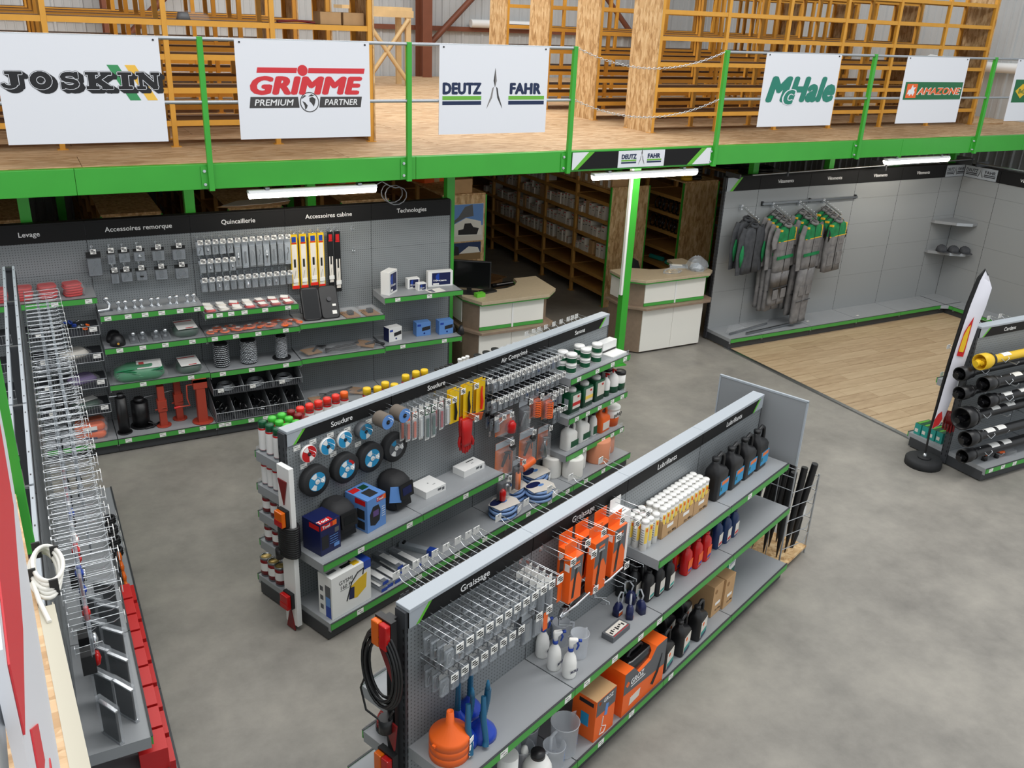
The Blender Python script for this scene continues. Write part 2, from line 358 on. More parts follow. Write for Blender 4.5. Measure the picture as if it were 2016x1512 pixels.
# guard rail posts
PX = (-0.42, 1.585, 3.60, 5.56, 7.72, 10.28, 12.80, 15.3)
def rail_post(x, y, rz, label, group=None):
    c = thing('guard_rail_post', label, 'post', (x, y, 2.69), rz, group)
    part('upright_bar', c, 'green', lambda b: b.box(-0.025, -0.05, 0, 0.025, -0.002, 1.375), bevel=0.003, key='rp')
    part('bracket', c, 'green', lambda b: b.box(-0.085, -0.012, 0.02, 0, 0.0, 0.225), key='rb')
    for z in (0.06, 0.185): part('bolt', c, 'chrome', lambda b: b.cyl(0.015, 0.0, 0.014, 6, T=RX(PI/2)).cyl(0.008, 0.014, 0.026, 8, T=RX(PI/2)), (-0.055, -0.012, z), key='bolt')
    return c
for x in PX:
    rail_post(x, 8.9, 0, 'green square guard rail post bolted to the mezzanine edge', 'guard rail posts along the edge beam')
for a, c in zip(PX[:-1], PX[1:]):
    if a == 5.56: continue
    for z in (4.045, 3.50):
        single('guard_rail', 'galvanised %s guard rail tube between green posts' % ('upper' if z > 3.9 else 'lower'), 'rail', 'zinc', lambda b: b.tube([(a+0.02, 8.875, z), (c-0.02, 8.875, z)], 0.0165, 8),
               group='%s guard rails' % ('upper' if z > 3.9 else 'lower'))
# chains across the opening
def chain(z, sag, label):
    c = thing('safety_chain', label, 'chain', (5.56, 8.875, z)); n = 56; L = 7.72-5.56
    ch = []
    for i in range(n+1):
        s = i/n; ch.append(Vector((0.035+s*(L-0.07), 0, -sag*(1-(2*s-1)**2))))
    for i in range(n):
        p, q = ch[i], ch[i+1]; d = q-p; a = math.atan2(d.z, d.x)
        part('link', c, 'chrome', lambda b: b.tube([(0.024*math.cos(t)+0.0, 0.011*math.sin(t), 0) for t in [2*PI*j/8 for j in range(8)]], 0.0034, 5, closed=True),
             tuple((p+q)/2), Matrix.Rotation(-a, 3, 'Y').to_euler() if i % 2 else (Matrix.Rotation(-a, 3, 'Y') @ Matrix.Rotation(PI/2, 3, 'X')).to_euler(), key='lk')
chain(4.045, 0.20, 'upper galvanised link chain sagging across the mezzanine opening')
chain(3.50, 0.20, 'lower galvanised link chain sagging across the mezzanine opening')

# ------------------------------------------------------------------ signs on the rails
def sign(name, label, x0):
    s = thing(name, label, 'sign', (x0+0.645, 8.852, 3.162))
    part('panel', s, 'sign_white', lambda b: b.box(-0.645, -0.004, 0, 0.645, 0.004, 0.885), key='sp')
    for x in (-0.60, 0.60): part('rivet', s, 'iron', lambda b: b.cyl(0.009, 0, 0.006, 8, T=RX(PI/2)), (x, -0.004, 0.865), key='rv')
    return s
def quad(parent, name, m, pts, y=-0.0048):
    return part(name, parent, m, lambda b: b.xz(pts, y-0.0012, y+0.001))
s = sign('brand_sign', 'white rail sign with shadowed JOSKIN lettering and green and yellow slashes', -0.055)
quad(s, 'slash', 'joskin_green', [(0.20, 0.655), (0.29, 0.655), (0.45, 0.36), (0.36, 0.36)], -0.0046); quad(s, 'slash', 'joskin_yellow', [(0.345, 0.655), (0.43, 0.655), (0.59, 0.36), (0.505, 0.36)], -0.0046)
def stroke(pts, w):
    out = []
    for (a, c) in zip(pts[:-1], pts[1:]):
        d = Vector((c[0]-a[0], c[1]-a[1])); d.normalize(); n = Vector((-d.y, d.x))*w/2; e = d*w*0.15
        out.append([(a[0]-n.x-e.x, a[1]-n.y-e.y), (c[0]-n.x+e.x, c[1]-n.y+e.y), (c[0]+n.x+e.x, c[1]+n.y+e.y), (a[0]+n.x-e.x, a[1]+n.y-e.y)])
    return out
def bar(x0, z0, x1, z1): return [(x0, z0), (x1, z0), (x1, z1), (x0, z1)]
def ell(cx, cz, rx, rz, a0, a1, n=9): return [(cx+rx*math.cos(math.radians(a0+(a1-a0)*k/n)), cz+rz*math.sin(math.radians(a0+(a1-a0)*k/n))) for k in range(n+1)]
GLY = {'J': [bar(0.25, 0.86, 1.0, 1.0), bar(0.45, 0.25, 0.80, 0.9)]+stroke(ell(0.38, 0.28, 0.27, 0.18, 0, -180), 0.17),
       'O': stroke(ell(0.5, 0.5, 0.36, 0.39, 0, 360, 18), 0.26),
       'S': stroke(ell(0.5, 0.70, 0.34, 0.20, 20, 270, 8)+ell(0.5, 0.30, 0.34, 0.20, 90, -160, 8)[1:], 0.21)+[bar(0.78, 0.62, 0.92, 1.0), bar(0.06, 0.0, 0.20, 0.38)],
       'K': [bar(0.0, 0.86, 0.48, 1.0), bar(0.0, 0.0, 0.48, 0.14), bar(0.10, 0.1, 0.36, 0.9), bar(0.58, 0.86, 1.0, 1.0), bar(0.60, 0.0, 1.02, 0.14)]+stroke([(0.34, 0.42), (0.80, 0.90)], 0.16)+stroke([(0.42, 0.55), (0.82, 0.08)], 0.25),
       'I': [bar(0.0, 0.86, 1.0, 1.0), bar(0.0, 0.0, 1.0, 0.14), bar(0.27, 0.1, 0.73, 0.9)],
       'N': [bar(0.0, 0.86, 0.36, 1.0), bar(0.0, 0.0, 0.36, 0.14), bar(0.11, 0.1, 0.24, 0.9), bar(0.64, 0.86, 1.0, 1.0), bar(0.76, 0.0, 0.89, 0.9)]+stroke([(0.20, 0.92), (0.80, 0.08)], 0.26)}
def fat(b, polys, w, h, dx, dz, d, y):
    i = 0
    for ox, oz in ([(0, 0)] if not d else [(d, 0), (-d, 0), (0, d), (0, -d), (d*0.7, d*0.7), (-d*0.7, d*0.7), (d*0.7, -d*0.7), (-d*0.7, -d*0.7)]):
        for po in polys:
            i += 1; b.add([((px-0.5)*w+dx+ox, y-0.00001*i, (pz-0.5)*h+dz+oz) for px, pz in po], [tuple(range(len(po)))])
for ch, cx, w in zip('JOSKIN', (-0.545, -0.325, -0.105, 0.125, 0.335, 0.525), (0.165, 0.165, 0.155, 0.205, 0.11, 0.19)):
    def sh(b):
        for k in range(5): fat(b, GLY[ch], w, 0.135, 0.009*k, -0.007*k, 0.011, -0.0062-0.0001*k)
    part('letter_shadow', s, 'text_black', sh, (cx, 0, 0.525)); part('letter_outline', s, 'sign_white', lambda b: fat(b, GLY[ch], w, 0.135, 0, 0, 0.008, -0.0078), (cx, 0, 0.525)); part('letter', s, 'text_black', lambda b: fat(b, GLY[ch], w, 0.135, 0, 0, 0.003, -0.0092), (cx, 0, 0.525))
s = sign('brand_sign', 'white rail sign with red GRIMME lettering and dark PREMIUM PARTNER bar', 1.885)
lettering(s, 'GRIMME', 0.155, 'logo_red', (0.02, -0.005, 0.49), bold=0.085, shear=0.22, width=1.06)
quad(s, 'bar', 'logo_red', [(-0.46, 0.60), (-0.085, 0.60), (-0.075, 0.648), (-0.45, 0.648)]); quad(s, 'bar', 'logo_red', [(0.025, 0.60), (0.585, 0.60), (0.595, 0.648), (0.035, 0.648)])
part('dot', s, 'logo_red', lambda b: b.cyl(0.05, 0, 0.0012, 20, T=RX(PI/2)), (-0.025, -0.0046, 0.625))
quad(s, 'bar', 'logo_dark', [(-0.545, 0.285), (-0.07, 0.285), (-0.08, 0.385), (-0.53, 0.385)]); quad(s, 'bar', 'logo_dark', [(0.125, 0.285), (0.545, 0.285), (0.56, 0.385), (0.14, 0.385)])
lettering(s, 'PREMIUM', 0.058, 'text_white', (-0.31, -0.0062, 0.335), bold=0.02, shear=0.2, width=0.37); lettering(s, 'PARTNER', 0.058, 'text_white', (0.345, -0.0062, 0.335), bold=0.02, shear=0.2, width=0.33)
g = part('globe', s, ['logo_dark'], lambda b: b.cyl(0.094, 0, 0.001, 24, T=RX(PI/2)), (0.03, -0.0046, 0.335)); part('ocean', g, 'sign_white', lambda b: b.cyl(0.085, 0, 0.001, 24, T=RX(PI/2)), (0, -0.0012, 0))
for po in ([(-0.07, 0.01), (-0.045, 0.0), (-0.02, -0.03), (-0.03, -0.055), (-0.045, -0.07), (-0.05, -0.03)], [(-0.075, 0.03), (-0.03, 0.06), (-0.05, 0.065), (-0.07, 0.045)], [(0.0, 0.04), (0.03, 0.05), (0.06, 0.03), (0.055, 0.0), (0.04, -0.04), (0.02, -0.01), (0.0, 0.01)], [(-0.01, 0.055), (0.02, 0.075), (0.05, 0.062), (0.02, 0.055)]):
    part('land', g, 'logo_dark', lambda b: b.xz(po, -0.004, -0.003))
def deutz(s, k, cx, cz, y):
    "DEUTZ FAHR emblem, k = half width"
    def L(t, x): lettering(s, t, 0.155*k*1.1, 'navy', (cx+x*k, y-0.0004, cz+0.10*k), bold=0.085, width=0.62*k*1.08 if t == 'DEUTZ' else 0.53*k*1.08)
    L('DEUTZ', -0.60); L('FAHR', 0.58)
    for m, z in (('logo_green', -0.055), ('navy', -0.135)):
        quad(s, 'stripe', m, [(cx-0.95*k, cz+(z-0.025)*k), (cx-0.25*k, cz+(z-0.025)*k), (cx-0.25*k, cz+(z+0.035)*k), (cx-0.95*k, cz+(z+0.035)*k)], y)
        quad(s, 'stripe', m, [(cx+0.26*k, cz+(z-0.025)*k), (cx+0.95*k, cz+(z-0.025)*k), (cx+0.95*k, cz+(z+0.035)*k), (cx+0.26*k, cz+(z+0.035)*k)], y)
    for po, m in (([(0.0, 0.42), (0.03, 0.22), (0.0, 0.12)], 'silver_print'), ([(0.0, 0.42), (0.0, 0.12), (-0.03, 0.22)], 'logo_dark'),
                  ([(-0.02, 0.13), (-0.05, -0.05), (-0.145, -0.22), (-0.13, -0.16), (-0.075, -0.02), (-0.05, 0.10)], 'silver_print'), ([(0.05, 0.10), (0.075, -0.02), (0.13, -0.16), (0.145, -0.22), (0.05, -0.05), (0.02, 0.13)], 'logo_dark')):
        quad(s, 'arrow', m, [(cx+a*k, cz+c*k) for a, c in po], y)
s = sign('brand_sign', 'white rail sign with navy DEUTZ FAHR lettering, green stripe and arrow emblem', 3.925); deutz(s, 0.64, 0.0, 0.40, -0.0048)
s = sign('brand_sign', 'white rail sign with teal green McHale lettering', 8.335)
lettering(s, 'M', 0.29, 'logo_teal', (-0.36, -0.005, 0.46), bold=0.09, shear=0.25, width=0.36); lettering(s, 'c', 0.25, 'sign_white', (-0.175, -0.0088, 0.405), bold=0.10, shear=0.2, width=0.17); lettering(s, 'c', 0.25, 'logo_teal', (-0.175, -0.0104, 0.405), bold=0.045, shear=0.2, width=0.16)
lettering(s, 'Hale', 0.29, 'logo_teal', (0.22, -0.0070, 0.46), bold=0.085, shear=0.25, width=0.76)
s = sign('brand_sign', 'white rail sign with orange AMAZONE lettering on a green bar', 10.89)
quad(s, 'bar', 'brand_green', [(-0.59, 0.32), (0.62, 0.32), (0.62, 0.555), (-0.59, 0.555)])
quad(s, 'emblem', 'orange', [(-0.55, 0.345), (-0.34, 0.345), (-0.34, 0.53), (-0.55, 0.53)], -0.0066)
quad(s, 'horse', 'sign_white', [(-0.53, 0.39), (-0.50, 0.40), (-0.48, 0.37), (-0.44, 0.40), (-0.41, 0.37), (-0.38, 0.42), (-0.40, 0.45), (-0.37, 0.49), (-0.42, 0.48), (-0.44, 0.52), (-0.47, 0.46), (-0.51, 0.45)], -0.0082)
lettering(s, 'AMAZONE', 0.095, 'white', (0.135, -0.0062, 0.435), bold=0.06, shear=0.2, width=0.92); lettering(s, 'AMAZONE', 0.085, 'orange', (0.135, -0.0072, 0.435), bold=0.045, shear=0.2, width=0.88)
s = sign('brand_sign', 'white rail sign with a yellow diamond on a green bar', 13.30)
quad(s, 'bar', 'brand_green', [(-0.59, 0.27), (0.62, 0.27), (0.62, 0.60), (-0.59, 0.60)]); quad(s, 'diamond', 'yellow_paint', [(-0.55, 0.435), (-0.40, 0.33), (-0.25, 0.435), (-0.40, 0.54)], -0.0066)
lettering(s, 'BvL', 0.07, 'brand_green', (-0.40, -0.0082, 0.435), bold=0.03)
# banner on the edge beam
bn = thing('banner', 'black banner on the edge beam with grey ends, green slashes and DEUTZ FAHR plate', 'banner', (6.64, 8.885, 2.725))
part('board', bn, 'header', lambda b: b.box(-1.02, -0.004, 0, 1.02, 0.004, 0.195))
quad(bn, 'corner', 'sign_white', [(-1.02, 0), (-0.98, 0), (-0.80, 0.195), (-1.02, 0.195)]); quad(bn, 'corner', 'sign_white', [(0.72, 0), (1.02, 0), (1.02, 0.195), (0.93, 0.195)])
quad(bn, 'slash', 'lime', [(-1.0, 0), (-0.94, 0), (-0.72, 0.195), (-0.80, 0.195)], -0.006); quad(bn, 'slash', 'lime', [(0.66, 0), (0.74, 0), (0.95, 0.195), (0.87, 0.195)], -0.006)
quad(bn, 'plate', 'sign_white', [(-0.38, 0.0), (0.30, 0.0), (0.30, 0.195), (-0.38, 0.195)], -0.006); deutz(bn, 0.31, -0.04, 0.095, -0.0078)

# ------------------------------------------------------------------ tube lamps
def tube_lamp(x0, x1, y, z, label, group=None):
    L = x1-x0; c = thing('tube_lamp', label, 'lamp', ((x0+x1)/2, y, z), 0, group)
    part('housing', c, 'lamp_body', lambda b: b.loft([[(sx, yy, zz) for yy, zz in ((-0.05, 0.03), (0.05, 0.03), (0.035, 0.06), (-0.035, 0.06))] for sx in (-L/2, L/2)], sm=False), key=('th', L))
    part('diffuser', c, 'tube_lamp', lambda b: b.loft([[(sx, 0.052*math.cos(a), 0.03-0.055*math.sin(a)) for a in [PI*k/8 for k in range(9)]] for sx in (-L/2+0.01, L/2-0.01)]), key=('td', L))
    part('clip', c, 'steel', lambda b: b.box(-0.02, -0.04, 0.06, 0.02, 0.04, 0.085), (-L*0.36, 0, 0), key='tc'); part('clip', c, 'steel', lambda b: b.box(-0.02, -0.04, 0.06, 0.02, 0.04, 0.085), (L*0.36, 0, 0), key='tc')
    return c
for x0, x1, lb in ((1.93, 3.25, 'lit white tube lamp under the edge beam, in front of the hardware wall'), (5.95, 7.50, 'lit white tube lamp under the black banner'), (10.95, 12.30, 'lit white tube lamp above the workwear bay')):
    tube_lamp(x0, x1, 8.93, 2.605, lb)
single('cable_loop', 'loop of grey cable hanging beside the tube lamp of the hardware wall', 'cable', 'box_grey', lambda b: b.tube([(3.24, 8.93, 2.65), (3.32, 8.93, 2.69), (3.40, 8.93, 2.64)]+[(3.50+0.11*math.cos(a), 8.93+0.01*k, 2.52+0.10*math.sin(a)) for k, a in enumerate([PI*0.6-2*PI*j/12 for j in range(25)])], 0.006, 5))

# ------------------------------------------------------------------ racks
def rack(label, x0, y0, z0, n, pitch, D, Hh, levels, rz=0, group=None, mats=('yellow', 'rack_brown'), ends=(), brace=True, top=None, endmat='osb_panel', edge=None, lipd=0.055):
    "open shelving: local x along the bays, front at local -y"
    r = thing('storage_rack', label, 'rack', (x0, y0, z0), rz, group)
    for i in range(n+1):
        for yy, um in ((0, mats[0]), (D-0.05, mats[0])):
            part('upright', r, um, lambda b: b.box(-0.025, 0, 0, 0.025, 0.05, Hh).box(-0.05, -0.02, 0, 0.05, 0.07, 0.006), (i*pitch, yy, 0), key=('up', Hh, um))
    for i in range(n):
        for z in levels:
            part('shelf', r, [mats[1], mats[0]], lambda b: b.box(0.026, 0.03, -0.012, pitch-0.026, D-0.03, 0.012).box(0.026, 0.004, -lipd+0.015, pitch-0.026, 0.03, 0.014, 1).box(0.026, D-0.03, -lipd+0.015, pitch-0.026, D-0.004, 0.014, 1), (i*pitch, 0, z), key=('sh', pitch, D, mats[0], mats[1], lipd))
    for e in ends:
        xx = -0.045 if e == 0 else n*pitch+0.027
        part('end_panel', r, endmat, lambda b: b.box(0, -0.01, 0.0, 0.018, D+0.01, Hh), (xx, 0, 0), key=('ep', D, Hh, endmat))
        if edge:
            part('edge_strip', r, edge, lambda b: b.box(0, 0, 0, 0.03, 0.02, Hh), (xx-0.006, -0.03, 0), key=('es', Hh)); part('edge_strip', r, edge, lambda b: b.box(0, 0, 0, 0.03, 0.02, Hh), (xx-0.006, D+0.01, 0), key=('es', Hh))
    if top: part('top_board', r, top, lambda b: b.box(-0.03, -0.02, 0, n*pitch+0.03, D+0.02, 0.02), (0, 0, Hh))
    return r
UL = [0.25, 0.575, 0.90, 1.225, 1.55, 1.875]
for i in range(4):
    rack('yellow steel rack row on the mezzanine %s' % ('behind the JOSKIN and GRIMME signs', 'second behind the GRIMME sign', 'third behind the GRIMME sign', 'furthest behind the GRIMME sign')[i], 3.63-1.075*6, 10.08+1.5*i, FL, 6, 1.075, 0.6, 2.15, UL, ends=(1,))
for i in range(4):
    rack('yellow steel rack row with strand board end, %s on the mezzanine beyond the chains' % ('first', 'second', 'third', 'fourth')[i], 7.70, (10.18, 11.62, 13.06, 14.5)[i], FL, 6, 1.12, 0.6, 2.25, UL, ends=(0, 1))
# wooden trestle at the back of the mezzanine
tr = thing('wooden_trestle', 'raw timber frame with crossed braces standing on the mezzanine', 'trestle', (6.55, 17.3, FL))
for x, y in ((-0.45, 0), (0.45, 0), (-0.45, 0.5), (0.45, 0.5)): part('post', tr, 'wood_raw', lambda b: b.box(-0.05, -0.04, 0, 0.05, 0.04, 1.25), (x, y, 0), key='tp')
for y in (0, 0.5): part('top_rail', tr, 'wood_raw', lambda b: b.box(-0.55, -0.05, 1.25, 0.55, 0.05, 1.37), (0, y, 0), key='tt')
part('brace', tr, 'wood_raw', lambda b: b.tube([(-0.45, -0.05, 0.05), (0.45, -0.05, 1.22)], 0.045, 4)); part('brace', tr, 'wood_raw', lambda b: b.tube([(0.45, -0.07, 0.05), (-0.45, -0.07, 1.22)], 0.045, 4)); part('brace', tr, 'wood_raw', lambda b: b.tube([(-0.5, 0.0, 0.05), (-0.45, 0.5, 1.22)], 0.045, 4))
single('wood_board', 'thick raw timber board lying across the wooden trestle', 'board', 'wood_raw', lambda b: b.box(-0.7, 0, 0, 0.7, 0.5, 0.06), (6.4, 17.32, FL+1.37))
# lower storage racks, rows running away from the shop
LL = [0.21, 0.46, 0.75, 1.06, 1.37, 1.66]
RW = ('rack_wood', 'rack_wood')
for x, lb in ((-0.68, 'wooden storage rack with strand board top, behind the lifting section'), (0.78, 'wooden storage rack with strand board top, behind the trailer accessories section'), (2.25, 'wooden storage rack with strand board top, behind the hardware section'), (3.72, 'wooden storage rack with strand board top, behind the technology section'), (5.2, 'wooden storage rack with posters on its strand board end')):
    rack(lb, x+0.64, 11.55, 0, 7, 1.0, 0.64, 1.94, LL, PI/2, mats=RW, ends=(0,), top='osb_panel', endmat='osb_panel', edge='green')
for x, lb in ((8.03, 'wooden storage rack holding rows of white boxes'), (9.44, 'wooden storage rack with drive belts, behind the right counter'), (10.85, 'wooden storage rack behind the workwear bay')):
    o = rack(lb, x, 11.5+7.0, 0, 7, 1.0, 0.68, 1.94, LL+[1.86] if x < 9 else LL, -PI/2, mats=RW, ends=(1,), top='osb_panel' if x > 9 else None, endmat='osb_panel', edge='green')
# ================================================================== shop fixtures
TAGS = random.Random(3)
def price_tag(parent, x, y, z, w=0.062, h=0.042, key='a'):
    def f(b):
        b.box(-w/2, -0.0015, -h/2, w/2, 0, h/2)
        for i, (a, c, zz) in enumerate(((-0.42, 0.1, 0.22), (-0.1, 0.42, -0.25))): b.box(a*w, -0.0022, (zz-0.045)*h, c*w, -0.0015, (zz+0.045)*h, 1)
    return part('price_tag', parent, ['matte_white', 'text_black'], f, (x, y, z), key=('tag', w, h))
def shelf(parent, x, z, W, D, y0=0.0, tags=(), riser=False, flip=False, thick=0.032, clearh=0.045):
    "shelf board whose back edge is at local y0 and whose lip is at y0-D"
    s = part('shelf', parent, ['shelf'], lambda b: b.box(0.004, -D, -thick, W-0.004, 0, 0).box(0.004, -D+0.002, -0.075, 0.010, 0, -thick).box(W-0.010, -D+0.002, -0.075, W-0.004, 0, -thick), (x, y0, z), key=('shelf', W, D, thick))
    part('price_rail', s, ['rail_green', 'kick'], lambda b: b.xz([(0.003, -0.052), (W-0.003, -0.052), (W-0.003, 0.002), (0.003, 0.002)], -0.010, 0).box(0.003, -0.012, 0.002, W-0.003, 0.0, 0.006, 1), (0, -D, 0), key=('rail', W))
    for tx in tags: price_tag(s, tx*W, -D-0.0102, -0.025)
    if riser: part('clear_riser', s, 'clear', lambda b: b.box(0.004, 0, 0, W-0.004, 0.002, clearh), (0, -D+0.012, 0.0), key=('riser', W, clearh))
    return s
def gondola(label, org, rz, mods, Hh, thick, front=(), back=None, headers=(), hh=0.10, based=0.44, basez=0.17, panelmat='pegboard', capmat='cap', splits=(0,), corners=True, capw=0.0, name='shelf_gondola', nocap=(), headz=0.02, base_tags=None, txt=0.043):
    "front faces local -y; mods = list of bay widths"
    g = thing(name, label, 'shelving', (org[0], org[1], 0), rz)
    xs = [0]
    for m in mods: xs.append(xs[-1]+m)
    for x in xs:
        part('upright', g, ['upright', 'black'], lambda b: (b.box(-0.016, -thick/2, 0.02, 0.016, thick/2, Hh-0.02), [b.box(-0.003, -thick/2-0.0015, 0.1+0.05*k, 0.003, -thick/2, 0.125+0.05*k, 1) for k in range(int((Hh-0.2)/0.05))]), (x, 0, 0), key=('upr', thick, Hh))
    for x in (xs[0]-0.016, xs[-1]+0.016):
        part('upright_slots', g, 'black', lambda b: [b.box(-0.0015, yy-0.004, 0.1+0.05*k, 0.0015, yy+0.004, 0.125+0.05*k) for k in range(int((Hh-0.2)/0.05)) for yy in (-thick/2+0.012, thick/2-0.012)], (x, 0, 0), key=('slots', thick, Hh))
    sides = [(0, front)] + ([(PI, back)] if back is not None else [])
    for ang, sh in sides:
        X = (lambda i: xs[i]) if ang == 0 else (lambda i: xs[-1]-xs[i])
        def at(x, y, z): return (x, y, z) if ang == 0 else (xs[-1]-x, -y, z)
        MO = mods if ang == 0 else mods[::-1]
        XS = [0]
        for m in MO: XS.append(XS[-1]+m)
        for i, W in enumerate(MO):
            zz = list(splits)+[Hh-0.03]
            for za, zb in zip(zz[:-1], zz[1:]):
                part('back_panel', g, panelmat, lambda b: b.box(0.003, -thick/2-0.001, max(za, 0.03)+0.001, W-0.003, -thick/2+0.008, zb-0.001), at(XS[i], 0, 0), ang, key=('bp', W, za, zb, thick, panelmat))
            part('kick_base', g, ['kick', 'black'], lambda b: b.box(0.0, -based+0.03, 0.012, W, -thick/2, basez-0.045).box(0.05, -based+0.07, 0.0, 0.09, -based+0.11, 0.012, 1).box(W-0.09, -based+0.07, 0, W-0.05, -based+0.11, 0.012, 1), at(XS[i], 0, 0), ang, key=('kb', W, based, basez, thick), bevel=0.004)
            s = shelf(g, 0, basez, W, based-thick/2, -thick/2, tags=(base_tags or {}).get(i, ()) if ang == 0 else ()); put(s, at(XS[i], -thick/2, basez), ang)
            if ang == 0 or True:
                hd = part('header_panel', g, ['header'], lambda b: b.box(0.003, -thick/2-0.010, Hh-headz-hh, W-0.003, -thick/2, Hh-headz), at(XS[i], 0, 0), ang, key=('hd', W, hh, Hh, thick))
                if ang == 0 and i < len(headers) and headers[i]:
                    lettering(hd, headers[i], txt, 'text_white', (W*0.5, -thick/2-0.0104, Hh-headz-hh*0.52), bold=0.018)
                if corners and i in (0, len(MO)-1):
                    z0, z1 = Hh-headz-hh, Hh-headz; y = -thick/2-0.0105; k = hh/0.14
                    if i == 0: po, sl = [(0.003, z0), (0.07*k, z0), (0.20*k, z1), (0.003, z1)], [(0.07*k, z0), (0.105*k, z0), (0.235*k, z1), (0.20*k, z1)]
                    else: po, sl = [(W-0.20*k, z0), (W-0.003, z0), (W-0.003, z1), (W-0.07*k, z1)], [(W-0.235*k, z0), (W-0.20*k, z0), (W-0.07*k, z1), (W-0.105*k, z1)]
                    part('corner_plate', hd, 'cap', lambda b: b.xz(po, y, y+0.0006)); part('slash', hd, 'lime', lambda b: b.xz(sl, y-0.0006, y+0.0006))
            for (mi, z, D, tg, rs) in sh:
                if mi == i:
                    s = shelf(g, 0, z, W, D-thick/2, -thick/2, tg, rs); put(s, at(XS[i], -thick/2, z), ang)
    for i, W in enumerate(mods):
        if i in nocap: continue
        part('top_cap', g, capmat, lambda b: b.box(-0.0, -thick/2-0.014-capw, Hh-0.022, W-0.001, thick/2+0.014+capw, Hh), (xs[i], 0, 0), key=('cap', W, thick, Hh, capmat), bevel=0.003)
    return g
GA = math.radians(21.0); GU = Vector((math.cos(GA), math.sin(GA), 0)); GW = Vector((math.sin(GA), -math.cos(GA), 0))
P = 0.9875
def G1(u, w, z): return tuple(Vector((1.356, 5.722, z)) + GU*u + GW*w)
def G2(u, w, z): return tuple(Vector((1.376, 3.494, z)) + GU*u + GW*w)
T4 = (0.3, 0.62, 0.9)
g1 = gondola('grey double-sided shelving unit headed Soudure, Air Comprimé and Savons', (1.356, 5.722), GA, [P]*4, 1.60, 0.075,
    [(0, 0.655, 0.40, (0.35, 0.85), True), (1, 0.655, 0.40, (0.5, 0.95), True), (3, 1.24, 0.335, (0.12, 0.42, 0.68, 0.9), True), (3, 0.83, 0.345, (0.12, 0.3, 0.5, 0.72, 0.9), True), (3, 0.435, 0.345, (0.3, 0.62, 0.78, 0.95), True)],
    [(3, 1.30, 0.36, (), True), (3, 1.02, 0.37, (), True), (3, 0.775, 0.38, (), True), (3, 0.52, 0.39, (), True), (2, 1.26, 0.36, (), True), (2, 0.8, 0.34, (), True), (1, 1.26, 0.36, (), True), (1, 0.75, 0.34, (), False), (0, 0.75, 0.34, (), False)],
    ('Soudure', 'Soudure', 'Air Comprimé', 'Savons'), based=0.455, basez=0.165, base_tags={0: (0.28, 0.9), 1: (0.35, 0.7), 2: (0.3, 0.62, 0.9), 3: (0.2, 0.5)})
g2 = gondola('grey double-sided shelving unit headed Graissage and Lubrifiants', (1.376, 3.494), GA, [P]*4, 1.60, 0.075,
    [(2, 1.075, 0.345, (), False), (3, 1.075, 0.345, (0.3,), False), (0, 0.69, 0.42, (0.35, 0.93), False), (1, 0.69, 0.42, (0.12, 0.42, 0.72, 0.95), False), (2, 0.69, 0.42, (), False), (3, 0.69, 0.42, (), False)],
    [], ('Graissage', 'Graissage', 'Lubrifiants', 'Lubrifiants'), based=0.485, basez=0.17, base_tags={0: (0.9,), 1: (0.25, 0.6), 2: (0.1,), 3: ()})
# side shelves of the near end of the second unit (its back side is stocked with lamps)
for z in (0.88, 0.55):
    s = shelf(g2, 0, z, P, 0.34-0.0375, -0.0375, (), True); put(s, (P, 0.0375, z), PI)
g3 = gondola('grey double-sided shelving unit headed Cardans on the wood floor edge', (8.47, 5.37), 0, [P]*3, 1.60, 0.075, [], [(2, 0.9, 0.3, (), False)], ('Cardans', 'Cardans', 'Cardans'), based=0.49, basez=0.165, base_tags={0: (0.08, 0.28, 0.48)})
# long wall run
WX = -1.495; WP = 0.985
gw = gondola('long grey wall shelving run with black headers from Levage to Technologies', (WX, 9.63), 0, [WP]*6, 2.32, 0.06,
    [(0, 1.65, 0.43, (), False), (1, 1.65, 0.43, (0.3, 0.62, 0.92), False), (2, 1.455, 0.43, (0.07, 0.26, 0.42, 0.58, 0.76, 0.93), False), (2, 1.11, 0.43, (0.14, 0.36, 0.58, 0.85), False), (2, 0.715, 0.43, (0.32, 0.8), False),
     (3, 1.365, 0.43, (0.05, 0.15, 0.27, 0.41, 0.63, 0.88), False), (3, 1.11, 0.43, (0.08, 0.3, 0.54, 0.84), False), (3, 0.705, 0.43, (0.13, 0.44, 0.82), False),
     (4, 1.125, 0.43, (), False), (4, 0.715, 0.43, (), False), (5, 1.315, 0.43, (0.16, 0.56), False), (5, 0.735, 0.43, (0.22, 0.76), False)],
    None, ('', 'Levage', 'Accessoires remorque', 'Quincaillerie', 'Accessoires cabine', 'Technologies'), hh=0.19, based=0.545, basez=0.165, panelmat='pegboard_wall', splits=(0, 0.45, 0.9, 1.35, 1.8), corners=False, headz=0.0, capmat='header',
    base_tags={2: (0.1, 0.44, 0.63, 0.85), 3: (0.05, 0.12, 0.37, 0.53, 0.7, 0.9), 1: (0.75,)}, txt=0.049, name='wall_shelving')
